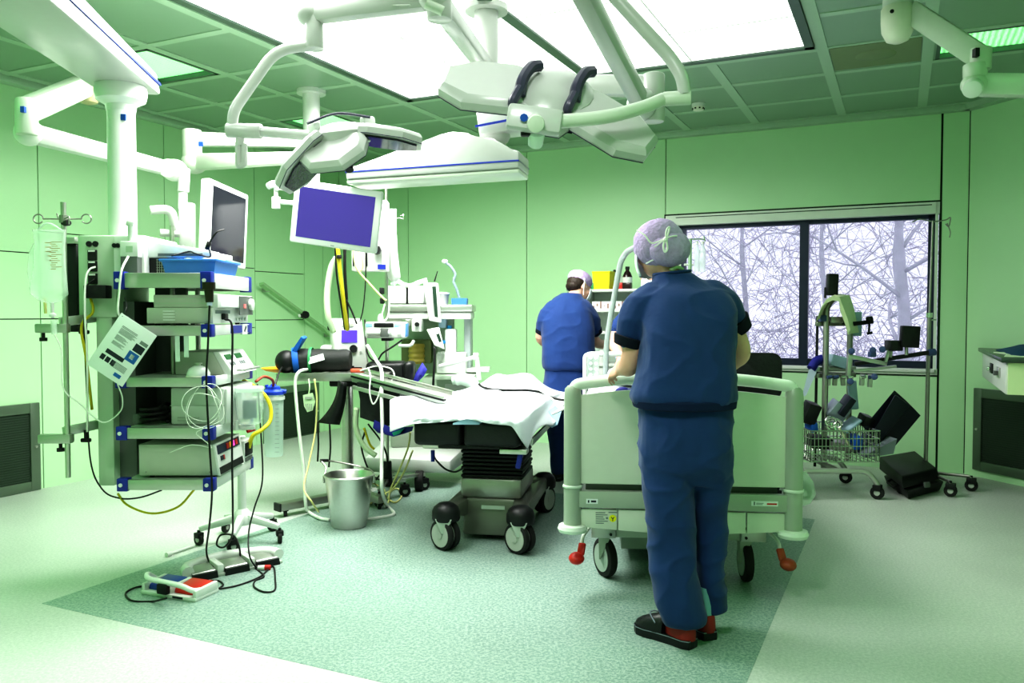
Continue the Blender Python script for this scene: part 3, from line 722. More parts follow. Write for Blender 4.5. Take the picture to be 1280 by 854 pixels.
# --- jointed arm at the top right
p0 = fl(1122, -12, H); p0 = V((at(1122, 30, 4.35).x, 4.35, H))
ra = Thing('jointed_ceiling_arm', 'white jointed ceiling arm with a rounded cap at the top right', 'ceiling arm', p0)
zc0 = at(1122, 40, 4.35).z
ra.part('post', ra.w().cyl(p0, (p0.x, p0.y, zc0 + .06), .075, seg=22), WHITE2)
ra.part('cap', ra.w().lathe([(.02, -.06), (.055, -.045), (.078, -.0), (.082, .05), (.082, .12), (.075, .13)], (p0.x, p0.y, zc0), 22), IVORY)
ra.part('bolt', ra.w().cyl(at(1115, 14, 4.27), at(1115, 14, 4.25), .010), BLACK)
r1 = at(1226, 72, 4.05)
ra.part('upper_arm', ra.w().beam(at(1138, 14, 4.32), r1, .075, .11, bev=.012), LIME)
ra.part('badge', ra.w().box(at(1220, 66, 4.0), (.02, .03, .04)), BLACK)
r2 = at(1219, 106, 4.05)
ra.part('elbow', ra.w().cyl(at(1226, 60, 4.05), at(1225, 88, 4.05), .05, seg=16, bev=.008).cyl(at(1219, 80, 4.05), at(1219, 98, 4.05), .055, seg=16, bev=.008).sph(r2, (.068, .06, .058)), LIME)
ra.part('lower_arm', ra.w().beam(r2, at(1330, 108, 3.9), .07, .115, bev=.03), LIME)
ra.part('joint_disc', ra.w().cyl(at(1217, 108, 4.0), at(1215, 112, 3.97), .045, seg=18, bev=.006), WHITE2)
# ================================================================== EQUIPMENT TOWER ON THE LEFT PENDANT
TX0, TX1, TY0, TY1 = -1.885, -1.435, 3.90, 4.50
def zy(py, Y): return at(640, py, Y).z
tb = at(151, 120, 4.2)
pd = Thing('ceiling_pendant', 'big white ceiling boom at the left with column and five blue-cornered equipment shelves', 'equipment pendant', (tb.x, 4.2, 0))
# boom arm running overhead towards the viewer
zb0, zb1 = zy(108, 4.2), zy(108, 4.2) + .115
d = V((.11, -1, 0)).normalized(); s_ = V((d.y, -d.x, 0)) * -1
E0 = V((tb.x, 4.2, 0)) - d * .16; E1 = E0 + d * 2.3
mb = pd.w().hexa([E0 - s_ * .15 + V((0, 0, zb0)), E0 + s_ * .15 + V((0, 0, zb0)), E1 + s_ * .19 + V((0, 0, zb0 - .02)), E1 - s_ * .19 + V((0, 0, zb0 - .02)),
                  E0 - s_ * .13 + V((0, 0, zb1)), E0 + s_ * .13 + V((0, 0, zb1)), E1 + s_ * .17 + V((0, 0, zb1 + .06)), E1 - s_ * .17 + V((0, 0, zb1 + .06))], .015)
pd.part('boom_arm', mb, ENAM)
for sg in (1, -1):
    pd.part('stripe', pd.w().beam(E0 + s_ * sg * .143 + V((0, 0, (zb0 + zb1) / 2)), E1 + s_ * sg * .183 + V((0, 0, (zb0 + zb1) / 2 + .02)), .012, .012), STRIPE)
pd.part('ceiling_mount', pd.w().cyl(E1 - d * .25 + V((0, 0, zb1)), E1 - d * .25 + V((0, 0, H - E1.z * 0)), .12, seg=24), WHITE)
mb = pd.w().lathe([(.06, .13), (.122, .125), (.126, .07), (.118, .035), (.09, .02), (.075, .01), (.07, -.02)], (tb.x, 4.2, zy(130, 4.2) - .02), 28); pd.part('collar', mb, WHITE)
mb = pd.w().cyl((tb.x, 4.2, zy(130, 4.2)), (tb.x, 4.2, zy(300, 4.2)), .068, seg=28); pd.part('column_tube', mb, WHITE)
pd.part('badge', pd.w().box((tb.x + .040, 4.142, zy(150, 4.2)), (.024, .012, .03)), BADGE)
# service head and lower column
za, zb_, zc_ = zy(294, 4.05), zy(402, 4.05), zy(608, 4.05)
mb = pd.w().bx(-2.145, -1.955, 4.05, 4.42, zb_ + .02, za, .01); hd = pd.part('service_head', mb, mat('sage housing', (.46, .58, .44), .4))
mb = pd.w().bx(-1.955, -1.80, 4.02, 4.42, zy(350, 4.05), za - .003, .01); pd.part('head_cover', mb, WHITE)
mb = pd.w().bx(-2.065, -1.985, 4.06, 4.40, zc_, zb_ + .03, .006); pd.part('lower_column', mb, mat('sage housing', None))
mb = pd.w().bx(-1.985, -1.90, 4.12, 4.40, zc_ + .03, zb_ + .1); mb.bx(-1.90, -1.74, 4.36, 4.40, zc_ + .1, zy(350, 4.36)); pd.part('back_panel', mb, GREYD)
def px(x, Y): return (x - 640) / F * Y
for (x, y) in ((113.5, 305), (121.5, 305)): pd.part('gas_outlet', pd.w().cyl((px(x, 4.05), 4.055, zy(y, 4.05)), (px(x, 4.05), 4.042, zy(y, 4.05)), .014, seg=14), BLACK, parent=hd)
for (x, y) in ((145, 307), (149.5, 307)): pd.part('gas_outlet', pd.w().cyl((px(x, 4.02), 4.025, zy(y, 4.02)), (px(x, 4.02), 4.012, zy(y, 4.02)), .011, seg=14), BLACK, parent=hd)
for y in (319, 333, 348.5):
    x = px(117.5, 4.05); z = zy(y, 4.05)
    so = pd.part('power_socket', pd.w().bx(x - .022, x + .022, 4.040, 4.055, z - .026, z + .026, .003), BLACK, parent=hd)
    pd.part('power_socket_flap', pd.w().bx(x - .016, x + .016, 4.036, 4.042, z + .015, z + .024, .001), WHITE2, parent=hd)
x, z = px(124, 4.03), zy(365, 4.03)
pd.part('junction_box', pd.w().bx(x - .055, x + .055, 3.99, 4.06, z - .032, z + .032, .004), BLACK)
for i, (ya, yb) in enumerate(((341, 360), (407, 420), (472, 484), (535, 549), (600, 613))):
    z0, z1 = zy(yb, TY0), zy(ya, TY0)
    sh = pd.part('shelf', pd.w().bx(TX0 + .02, TX1, TY0 + .02, TY1, z0 + .012, z1 - .004), GREYM)
    pd.part('side_rail', pd.w().bx(TX0 + .03, TX1 - .045, TY0, TY0 + .025, z0, z1, .004), ALU, parent=sh)
    pd.part('side_rail', pd.w().bx(TX0 + .03, TX1 - .045, TY1 - .025, TY1, z0, z1, .004), ALU, parent=sh)
    pd.part('front_edge', pd.w().bx(TX1 - .02, TX1 + .004, TY0 + .05, TY1 - .04, z0, z1, .004), WHITE, parent=sh)
    for (cx_, cy_) in ((TX1 - .022, TY0 + .02), (TX1 - .022, TY1 - .018), (TX0 + .015, TY0 + .02)):
        pd.part('corner_bracket', pd.w().box((cx_, cy_, (z0 + z1) / 2), (.052, .05, (z1 - z0) + .012), bev=.004), BLUE, parent=sh)
        pd.part('bracket_screw', pd.w().cyl((cx_ - .006, cy_ - .024, (z0 + z1) / 2), (cx_ - .006, cy_ - .030, (z0 + z1) / 2), .0095, seg=12), WHITE, parent=sh)
    if i == 1:
        pd.part('rail_label', pd.w().bx(TX1 + .002, TX1 + .010, TY0 + .26, TY1 - .03, z0 + .006, z1 - .004), BLUE, parent=sh)
        pd.part('rail_sign', pd.w().bx(TX1 + .009, TX1 + .012, TY0 + .42, TY0 + .50, z0 - .004, z1 + .002), WHITE, parent=sh)
        pd.part('rail_emblem', pd.w().beam((TX1 + .013, TY0 + .45, z0 + .012), (TX1 + .013, TY0 + .475, z1 - .012), .002, .012, up=(0, 1, 0)), INKD, parent=sh)
for y in (4.05, 4.38): pd.part('shelf_post', pd.w().cyl((-1.72, y + .1, zc_ + .0), (-1.72, y + .1, zy(350, 4.1)), .013), STEELD)
Z = [zy(q, TY0) - .003 for q in (341, 407, 472, 535, 600)]
sag = MATS['sage housing']
# ---- top shelf
t = Thing('blue_tray', 'light blue plastic tray with cables on the top shelf of the tower', 'tray', (-1.56, 4.12, Z[0]))
def tray_mesh(mb, w, d, h, th=.006, flare=1.12):
    o0 = [(-w / 2, -d / 2), (w / 2, -d / 2), (w / 2, d / 2), (-w / 2, d / 2)]
    R = lambda f, z, k=0: [V((x * f - math.copysign(k, x), y * f - math.copysign(k, y), z)) for x, y in o0]
    mb.loft([R(1, 0), R(flare, h), R(flare, h, th), R(1, th, th)]); return mb
t.part('shell', tray_mesh(t.mb(), .235, .30, .07), LBLUE)
t.part('rim', t.mb().bx(-.14, .14, -.178, -.166, .06, .072, .003).bx(-.14, .14, .166, .178, .06, .072, .003).bx(.13, .142, -.17, .17, .06, .072, .003).bx(-.142, -.13, -.17, .17, .06, .072, .003), LBLUE)
m_ = MB().tube([V((-1.66, 4.0, Z[0] + .09)), V((-1.60, 4.06, Z[0] + .115)), V((-1.54, 4.0, Z[0] + .10)), V((-1.49, 4.05, Z[0] + .09)), V((-1.47, 3.98, Z[0] + .14)), V((-1.43, 3.97, Z[0] + .20)), V((-1.41, 4.02, Z[0] + .22))], .004, 6, 8)
m_.cyl(V((-1.48, 3.98, Z[0] + .12)), V((-1.465, 3.975, Z[0] + .155)), .011); single('loose_cable', 'black cable with a plug spilling over the blue tray', 'cable', m_, CABLEB, sharp=0)
mb = MB()
for k in range(4): mb.sph((-1.60 + .045 * k, 4.08 + .02 * (k % 2), Z[0] + .075), (.035, .03, .02), 10, 6)
single('crumpled_tissue', 'crumpled white tissue lying in the blue tray', 'tissue', mb, WHITE2)
t = Thing('rack_unit', 'black wire-fronted rack unit at the back of the top shelf', 'device', (-1.755, 4.22, Z[0]))
t.part('housing', t.mb().bx(-.10, .09, -.15, .15, 0, .085, .004), BLACK)
g = t.mb()
for k in range(8): g.bx(-.005 + .011 * k - .0012, -.005 + .011 * k + .0012, -.153, -.15, .006, .080)
for k in range(6): g.bx(-.01, .08, -.153, -.15, .01 + k * .013, .012 + k * .013)
t.part('grid', g, ALU)
t = Thing('keyboard_console', 'white sloping keyboard console above the rack unit', 'keyboard', (-1.66, 4.22, Z[0] + .086))
mb = t.mb(); mb.hexa([V((-.16, -.16, 0.0)), V((.17, -.16, 0.0)), V((.17, .16, .0)), V((-.16, .16, .0)), V((-.16, -.16, .085)), V((.17, -.16, .03)), V((.17, .16, .03)), V((-.16, .16, .085))], .006)
t.part('housing', mb, WHITE)
t.part('slot', t.mb().bx(-.09, .13, -.166, -.158, .006, .020), GREYD)
ky = t.mb()
for i in range(9):
    for j in range(5): x = -.10 + .026 * i; ky.box((x, -.10 + .045 * j, .085 - (x + .16) * .167 + .003), (.02, .035, .006), rot=(0, math.radians(9.5), 0))
t.part('keys', ky, WHITE2)
t = Thing('handset_holder', 'white handset standing in a holder on the left end of the top shelf', 'handset', (px(166, 4.0), 4.0, Z[0] + .06))
mb = t.mb().bx(-.045, .045, -.03, .03, .02, .10, .008); t.part('holder', mb, WHITE); t.part('window', t.mb().bx(-.012, .02, -.033, -.028, .045, .075), sag)
t.part('handset', t.mb().cyl((.0, 0, .09), (.003, 0, .18), .017, .019, seg=12).box((.0, 0, .185), (.04, .035, .03), rot=(0, .3, 0), bev=.008), WHITE)
t.part('foot', t.mb().bx(-.04, .04, -.03, .03, -.06, .025), GREYD)
# ---- second shelf: two stacked recorders with their front panels on the right side
def front(t, y0, y1, z0, z1, x=.0): pass
t = Thing('recorder', 'lower grey-beige recorder with vent slots on the second shelf of the tower', 'medical device', (-1.60, 4.19, Z[1]))
t.part('housing', t.mb().bx(-.155, .155, -.26, .27, .012, .088, .004), CASE)
v = t.mb()
for k in range(4): v.bx(-.075, -.018, -.2635, -.258, .026 + k * .014, .033 + k * .014)
t.part('vent_slots', v, WHITE2)
fp = t.part('front_panel', t.mb().bx(.155, .162, -.255, .265, .012, .088, .002), WHITE2)
t.part('button_strip', t.mb().bx(.161, .164, -.22, -.02, .060, .076), INK, parent=fp); t.part('plug', t.mb().box((.172, -.12, .045), (.02, .05, .03), bev=.004), BLACK, parent=fp)
for k in range(4): t.part('button', t.mb().cyl((.16, .08 + .045 * k, .03), (.167, .08 + .045 * k, .03), .008), WHITE, parent=fp)
for x in (-.12, .12):
    for y in (-.22, .22): t.part('foot', t.mb().cyl((x, y, 0), (x, y, .014), .012), BLACK)
t = Thing('control_unit', 'upper grey unit with a white screen and a dial, stacked on the recorder', 'medical device', (-1.585, 4.19, Z[1] + .088))
t.part('housing', t.mb().bx(-.14, .135, -.25, .27, .0, .062, .004), CASE)
g = t.mb()
for z in (.02, .042): g.bx(-.14, .12, -.2525, -.249, z, z + .003)
t.part('groove', g, sag)
fp = t.part('front_panel', t.mb().bx(.135, .17, -.25, .27, -.0, .066, .003), WHITE2)
t.part('screen', t.mb().bx(.17, .173, -.20, .02, .008, .058), mat('lit white screen', (.8, .8, .85), .2, emit=(.9, .9, 1), es=.7), parent=fp)
t.part('dark_panel', t.mb().bx(.17, .174, .055, .265, -.035, .062), GREYD, parent=fp)
t.part('dial', t.mb().cyl((.172, .225, .02), (.19, .225, .02), .032, .03, seg=20, bev=.003), WHITE, parent=fp)
t.part('red_button', t.mb().bx(.173, .178, .115, .145, .0, .022), mat('pink red light', (.7, .2, .2), .4, emit=(.8, .15, .15), es=.4), parent=fp)
# connector hanging at the near corner
t = Thing('coaxial_connector', 'dark cable connector with cord hanging below the top shelf corner', 'connector', at(261, 385, 3.86))
t.part('plug', t.w().cyl(at(261, 353, 3.86), at(261, 362, 3.86), .03, seg=14).cyl(at(261, 361, 3.86), at(262, 378, 3.86), .022, .018, seg=12), mat('dark bronze', (.05, .045, .03), .3, metal=.5))
t.part('tip', t.w().cyl(at(262, 376, 3.86), at(262, 382, 3.86), .012), LILAC)
# ---- third shelf
t = Thing('generator', 'grey generator with two small green displays on the third shelf', 'medical device', (-1.545, 4.28, Z[2]))
t.part('housing', t.mb().hexa([V((-.15, -.17, 0)), V((.10, -.17, 0)), V((.10, .2, 0)), V((-.15, .2, 0)), V((-.15, -.17, .115)), V((.04, -.17, .115)), V((.04, .2, .115)), V((-.15, .2, .115))], .004), CASE)
fp = t.part('front_panel', t.mb().hexa([V((.10, -.17, 0)), V((.145, -.17, 0)), V((.145, .2, 0)), V((.10, .2, 0)), V((.04, -.17, .115)), V((.07, -.17, .115)), V((.07, .2, .115)), V((.04, .2, .115))], .003), WHITE2)
sl = lambda y, z: V((.145 - z * (.075 / .115) + .002, y, z))
for y in (-.09, .06):
    t.part('display', t.mb().beam(sl(y, .075), sl(y, .098), .004, .09, up=(0, 1, 0)), mat('green led display', (.01, .03, .015), .2, emit=(.05, .5, .15), es=.25), parent=fp)
for y in (-.12, -.09, -.06, .03, .06, .09): t.part('button', t.mb().beam(sl(y, .045), sl(y, .06), .005, .014, up=(0, 1, 0)), INK, parent=fp)
t.part('handle_bar', t.mb().tube(round_corner([V((.145, -.12, .02)), V((.175, -.12, .02)), V((.175, .15, .02)), V((.145, .15, .02))], .01), .006, 8), ALU)
t = Thing('foot_switch_dome', 'white dome-shaped pump with a metal button at the corner of the third shelf', 'pump', at(248, 472, 3.97) + V((0, 0, 0)))
t.o.location.z = Z[2]; t.M = Matrix.Translation(t.o.location); t.I = t.M.inverted()
t.part('dome', t.mb().lathe([(.055, 0), (.056, .018), (.045, .04), (.025, .052), (.018, .055)], seg=22), WHITE); t.part('button', t.mb().lathe([(.011, .05), (.011, .062), (.018, .064), (.018, .069)], seg=16), STEEL)
t.part('skirt', t.mb().lathe([(.058, 0), (.060, .004), (.056, .008)], seg=22), IVORY)
# coiled clear tubing hanging at the corner
pts = []
for k in range(48):
    th = k / 48 * 2 * PI * 3.4; r = .075 + .012 * math.sin(k * .7)
    pts.append(at(255, 505, 3.86) + V((math.sin(th) * r * 1.05, -.01 + .03 * math.sin(k), math.cos(th) * r * 1.25 - k * .0006)))
pts += [at(246, 540, 3.86), at(252, 548, 3.86), at(265, 560, 3.87), at(240, 556, 3.9), at(212, 566, 3.9)]
cable('coiled_tubing', 'loops of thin clear tubing hanging at the tower corner below the third shelf', pts, .002, CABLEW, 3, 'tubing', seg=5)
# ---- fourth shelf
t = Thing('compressor_box', 'pale grey box with rounded edges on the fourth shelf', 'medical device', (-1.52, 4.22, Z[3]))
t.part('housing', t.mb().bx(-.165, .10, -.20, .22, .0, .185, .012), mat('pale grey housing', (.62, .66, .61), .4)); t.part('seam', t.mb().bx(-.166, .101, -.202, .221, .095, .098), GREYM)
t.part('front_panel', t.mb().bx(.10, .112, -.19, .21, .006, .178, .004), WHITE2)
t.part('vent', t.mb().bx(-.13, -.02, -.203, -.199, .02, .026).bx(-.13, -.02, -.203, -.199, .035, .041), GREYM)
t = Thing('humidifier_cup', 'clear humidifier chamber with dark insert hooked at the front of the fourth shelf', 'humidifier', at(312, 530, 4.15))
c = at(312, 508, 4.15)
t.part('cup', t.w().lathe([(.03, -.10), (.058, -.085), (.068, -.02), (.07, .07), (.062, .085)], c, 22), CLEAR); t.part('insert', t.w().cyl(c + V((.0, 0, -.06)), c + V((.0, 0, .03)), .034, seg=16), mat('blue grey insert', (.12, .15, .22), .3))
t.part('lid', t.w().cyl(c + V((0, 0, .075)), c + V((0, 0, .10)), .072, seg=22, bev=.005), CLEAR2); t.part('side_port', t.w().cyl(c + V((-.12, 0, .05)), c + V((-.05, 0, .055)), .024, seg=14), CLEAR2)
t.part('bracket', t.w().bx(c.x - .1, c.x + .02, c.y - .01, c.y + .02, c.z - .12, c.z - .095, .004), WHITE2)
t.part('valve', t.w().cyl(c + V((-.03, -.03, -.11)), c + V((.035, -.03, -.105)), .009).cyl(c + V((-.06, -.02, -.12)), c + V((-.06, -.02, -.07)), .01), WHITE2)
pts = []
for k in range(34):
    th = k * .55; pts.append(V((-1.78 + .055 * math.cos(th) * 1.1, 4.06 + .07 * math.sin(th), Z[3] + .012 + .0022 * k)))
pts += [V((-1.74, 4.1, Z[3] + .10)), V((-1.70, 4.2, Z[3] + .04))]
cable('coiled_power_cord', 'coiled black power cord lying on the fourth shelf', pts, .009, CABLEB, 3)
single('dark_slab', 'flat dark device at the back of the fourth shelf beside the cord coil', 'device', MB().bx(-1.885, -1.84, 4.05, 4.33, Z[3], Z[3] + .05, .005).bx(-1.86, -1.78, 4.2, 4.33, Z[3], Z[3] + .035, .004), GREYD)
# ---- bottom shelf
t = Thing('electrosurgical_unit', 'large beige electrosurgical unit with red-lit controls on the bottom shelf', 'medical device', (-1.62, 4.20, Z[4]))
t.part('housing', t.mb().hexa([V((-.195, -.245, .012)), V((.19, -.245, .012)), V((.19, .12, .012)), V((-.195, .12, .012)), V((-.195, -.245, .165)), V((.165, -.245, .165)), V((.165, .12, .165)), V((-.195, .12, .165))], .005), CASE)
SF = lambda y, z: V((.19 - (z - .012) * (.025 / .153) + .004, y, z))
fp = t.part('front_panel', t.mb().hexa([SF(-.245, .012) - V((.004, 0, 0)), SF(-.245, .012) + V((.006, 0, 0)), SF(.12, .012) + V((.006, 0, 0)), SF(.12, .012) - V((.004, 0, 0)), SF(-.245, .165) - V((.004, 0, 0)), SF(-.245, .165) + V((.006, 0, 0)), SF(.12, .165) + V((.006, 0, 0)), SF(.12, .165) - V((.004, 0, 0))]), WHITE2)
def sfp(name, y0, y1, z0, z1, m, d=.011): t.part(name, t.mb().beam(SF((y0 + y1) / 2, z0) + V((d - .004, 0, 0)), SF((y0 + y1) / 2, z1) + V((d - .004, 0, 0)), .004, y1 - y0, up=(0, 1, 0)), m, parent=fp)
sfp('dark_strip', -.225, .09, .112, .155, mat('navy strip', (.02, .025, .06), .3)); sfp('socket_strip', -.235, .10, .016, .05, BLACK); sfp('power_switch', -.20, -.165, .078, .10, INKD)
for y, m_ in ((-.09, RED), (-.05, ORANGE), (-.005, mat('magenta light', (.6, .05, .35), .3, emit=(.9, .1, .5), es=.6)), (.04, RED)): sfp('indicator', y - .014, y + .014, .121, .148, m_, .014)
sfp('power_light', -.165, -.15, .078, .10, RED, .012)
for x in (-.15, .15):
    for y in (-.2, .08): t.part('foot', t.mb().cyl((x, y, 0), (x, y, .014), .012), BLACK)
t.part('rivets', t.mb().cyl((-.16, -.247, .03), (-.16, -.244, .03), .004).cyl((.15, -.247, .03), (.15, -.244, .03), .004), STEELD)
t = Thing('black_control_unit', 'small unit with a black sloping panel at the far front corner of the bottom shelf', 'medical device', (-1.50, 4.42, Z[4]))
t.part('housing', t.mb().bx(-.1, .07, -.075, .065, 0, .12, .004), WHITE2); t.part('panel', t.mb().bx(.068, .075, -.06, .055, .035, .105, .002), BLACK); t.part('lower_panel', t.mb().bx(.068, .073, -.06, .055, .006, .026), GREYD)
# adhesive tape strips under shelf two
for x in (222, 233): single('tape_strip', 'left strip of clear tape hanging under the second shelf' if x == 222 else 'right, shorter strip of clear tape hanging under the second shelf', 'tape', MB().box((px(x, 3.91), 3.905, zy(436 if x == 222 else 433, 3.91)), (.022, .002, .125 if x == 222 else .105)), CLEAR2)

# ---- laminated card hanging at the tower
a, b, c, d_ = at(153, 392, 3.78), at(197.5, 421, 3.78), at(157, 488, 3.76), at(108, 455, 3.76)
ex = (b - a).normalized(); ey = (a - d_); ey = (ey - ex * ey.dot(ex)).normalized(); n = ex.cross(ey)
MP = Matrix(((ex.x, ey.x, n.x, d_.x), (ex.y, ey.y, n.y, d_.y), (ex.z, ey.z, n.z, d_.z), (0, 0, 0, 1))); w_, h_ = (b - a).length, (a - d_).length
t = Thing('instruction_card', 'laminated instruction card with printed text and blue picture hanging askew from the tower', 'card', d_)
T = t.I @ MP
t.part('sheet', MB(T).bx(0, w_, 0, h_, -.003, 0, .001), PAPER)
def pr(name, x0, x1, y0, y1, m): t.part(name, MB(T).bx(w_ * x0, w_ * x1, h_ * (1 - y1), h_ * (1 - y0), 0, .0006), m)
mb = MB(T)
for k in range(24):
    y = .20 + .0125 * k
    if k in (8, 9, 17, 18): continue
    x1 = .60 + .05 * math.sin(k * 1.7) - (.12 if k > 9 else 0); mb.bx(w_ * .20, w_ * x1, h_ * (1 - y - .006), h_ * (1 - y), 0, .0006)
t.part('printed_text', mb, INK)
t.part('printed_text', MB(T).bx(w_ * .20, w_ * .62, h_ * .835, h_ * .845, 0, .0006), INK); t.part('printed_text', MB(T).bx(w_ * .20, w_ * .62, h_ * .815, h_ * .825, 0, .0006), INK)
mb = MB(T)
for k in range(6): mb.bx(w_ * (.48), w_ * .86, h_ * (.28 - .018 * k), h_ * (.289 - .018 * k), 0, .0006)
t.part('printed_text', mb, INK)
pr('picture', .66, .93, .43, .60, INKB); pr('picture', .70, .95, .28, .41, INKD); pr('picture', .76, .96, .20, .26, INK); pr('heading_bar', .20, .68, .60, .67, INKD); pr('emblem', .66, .84, .86, .92, INKB)
for k in range(3): pr('picture', .16 + .14 * k, .27 + .14 * k, .71, .80, INKD)
pr('picture_detail', .74, .84, .47, .55, PAPER)
t.part('hanger', t.w().tube([a + V((0, .0, -.015)), a + V((.005, .03, .03)), at(156, 372, 3.9)], .0025, 6, 5), BLACK)

# ---- infusion pole on the outside of the pendant
Yp = 3.95
ip = Thing('infusion_pole', 'steel infusion pole with hooks clamped to the left pendant', 'infusion pole', at(80, 598, Yp))
t_, b_ = at(79, 253, Yp), at(84.5, 597, Yp)
ip.part('pole', ip.w().cyl(t_, V((t_.x, t_.y, b_.z)), .0125, seg=14), STEEL)
zz = zy(274, Yp)
hk = ip.w().cyl((t_.x, Yp, zz - .018), (t_.x, Yp, zz + .018), .02, seg=12)
ip.part('hook_collar', hk, STEELD); ip.part('collar_knob', ip.w().cyl((t_.x, Yp, zz - .02), (t_.x + .035, Yp - .02, zz - .02), .014), BLACK)
for i, dx in enumerate((-1, 1)):
    r = .024; cx_ = t_.x + dx * .115
    pts = [V((t_.x, Yp, zz))] + [V((t_.x + dx * .08, Yp - .01, zz))] + [V((cx_ + dx * -r * math.cos(k * PI / 5), Yp - .01, zz + r * math.sin(k * PI / 5) * .9)) for k in range(0, 10)]
    ip.part('hook', ip.w().tube(pts, .0032, 6, 3), STEELD)
ip.part('hook', ip.w().tube([V((t_.x, Yp, zz)), V((t_.x + .05, Yp - .06, zz)), V((t_.x + .075, Yp - .09, zz - .0)), V((t_.x + .075, Yp - .09, zz - .035))], .0032, 6, 3), STEELD)
ip.part('hook', ip.w().tube([V((t_.x, Yp, zz)), V((t_.x - .05, Yp + .05, zz + .005)), V((t_.x - .07, Yp + .07, zz + .035))], .0032, 6, 3), STEELD)
for (ya, yb, xa, xb) in ((406, 415, 46, 86), (541, 556, 47, 88)):
    z = zy((ya + yb) / 2, Yp)
    ip.part('clamp_block', ip.w().bx(px(xa, Yp), px(xb, Yp), Yp - .022, Yp + .022, z - .022, z + .022, .006), ALU)
    ip.part('clamp_knob', ip.w().cyl((px(xa + 8 if ya == 406 else 73, Yp), Yp, z - .022), (px(xa + 8 if ya == 406 else 73, Yp), Yp, z - .05), .008).cyl((px(xa + 8 if ya == 406 else 73, Yp), Yp, z - .045), (px(xa + 8 if ya == 406 else 73, Yp), Yp, z - .062), .018, seg=8), BLACK)
    ip.part('clamp_arm', ip.w().beam((px(xb - 14, Yp), Yp + .02, z + .03), (-2.06, 4.12, z + .055), .03, .045, bev=.004), ALU)
    ip.part('clamp_knob', ip.w().cyl((px(101, 4.0), 4.03, z + .03), (px(101, 4.0), 4.03, z - .01), .009).box((px(101, 4.0), 4.03, z - .02), (.05, .02, .02), bev=.006), BLACK)
# ---- empty clear infusion bags
t = Thing('infusion_bag', 'large clear half-empty infusion bag hanging from the left pole', 'infusion bag', at(62, 378, 3.88))
def bag_rings(prof, Y, th):
    rings = []
    for (xa, xb, y, k) in prof:
        p, q = at(xa, y, Y), at(xb, y, Y); c = (p + q) / 2; hw_ = (q - p).x / 2
        rings.append([c + V((hw_ * math.cos(a_), th * k * math.sin(a_) * (1 + .25 * math.sin(3 * a_)), 0)) for a_ in [2 * PI * i / 24 for i in range(24)]])
    return rings
t.part('bag', t.w().loft(bag_rings([(40, 82, 287, .15), (42, 82, 292, .5), (43, 81, 310, .9), (42, 82, 335, 1.1), (37, 84, 360, 1.3), (38, 85, 368, 1.2), (48, 78, 376, .7), (58, 70, 379, .3)], 3.88, .03)), CLEAR, sharp=0)
mk = t.w()
for k in range(14): p = at(62 if k % 2 else 64, 303 + k * 2.6, 3.845); mk.bx(p.x, p.x + (.03 if k % 3 else .05), p.y, p.y + .001, p.z, p.z + .003)
for k in range(5): p = at(56, 304 + k * 5.5, 3.845); mk.bx(p.x, p.x + .03, p.y, p.y + .001, p.z, p.z + .004)
t.part('scale_marks', mk, mat('faint brown print', (.42, .30, .18), .7))
t.part('hanger_tab', t.w().tube([at(46, 288, 3.88), at(60, 279, 3.88), at(78, 288, 3.88)], .004, 6, 5), CLEAR2)
t.part('port', t.w().cyl(at(65, 378, 3.88), at(66, 398, 3.88), .009, .007).lathe([(.016, 0), (.016, .012), (.006, .02)], at(66, 396, 3.88), 12), WHITE2)
t.part('drip_chamber', t.w().cyl(at(67, 400, 3.88), at(68, 418, 3.88), .013, .013), CLEAR)
t = Thing('infusion_bag', 'second clear infusion bag hanging behind the large one', 'infusion bag', at(50, 372, 4.0))
t.part('bag', t.w().loft(bag_rings([(44, 62, 300, .2), (36, 66, 316, .7), (34, 66, 340, 1), (38, 66, 362, .9), (46, 58, 372, .3)], 4.02, .025)), CLEAR, sharp=0)
t.part('port', t.w().cyl(at(56, 372, 4.02), at(57, 392, 4.02), .007), CABLEYL)
cable('infusion_line', 'thin pale infusion line looping from the drip chamber to the pendant', [at(68, 418, 3.88), at(77, 440, 3.9), at(79, 485, 3.9), at(100, 505, 3.95), at(128, 528, 3.95), at(150, 515, 3.97), at(153, 498, 3.9), at(147, 480, 3.88)], .0035, CABLEW)
cable('power_cord', 'white power cord plugged into the pendant socket', [at(119, 334, 4.02), at(112, 337, 3.99), at(107, 350, 3.97), at(106, 390, 3.96), at(109, 450, 3.98), at(109, 540, 4.0)], .005, CABLEW)
cable('power_cord', 'black power cord hanging left of the pendant column', [at(118, 349, 4.02), at(108, 360, 4.0), at(105, 395, 3.99), at(108, 480, 4.02), at(113, 575, 4.05), at(128, 612, 4.03), at(150, 623, 4.0), at(175, 622, 4.0), at(202, 613, 4.0)], .004, CABLEB)
cable('yellow_black_cable', 'yellow earth cable hanging along the pendant column', [at(113, 372, 4.03), at(116, 390, 4.02), at(102, 408, 4.0), at(108, 450, 4.0), at(115, 512, 4.06)], .007, CABLEY)
cable('power_cord', 'white cord hanging down in front of the top shelf corner', [at(160, 321, 3.95), at(152, 338, 3.86), at(149, 365, 3.86), at(148, 392, 3.86), at(160, 398, 3.92)], .0055, CABLEW)
cable('yellow_cable', 'yellow cable sagging below the bottom shelf', [at(147, 617, 4.0), at(160, 632, 4.0), at(190, 642, 4.0), at(222, 634, 4.0), at(243, 612, 4.0)], .0055, CABLEY)
single('dark_screen_panel', 'dark panel standing behind the infusion bags at the pendant', 'panel', MB().bx(px(83, 4.2), px(97, 4.2), 4.2, 4.3, zy(415, 4.2), zy(305, 4.2), .004), BLACK)
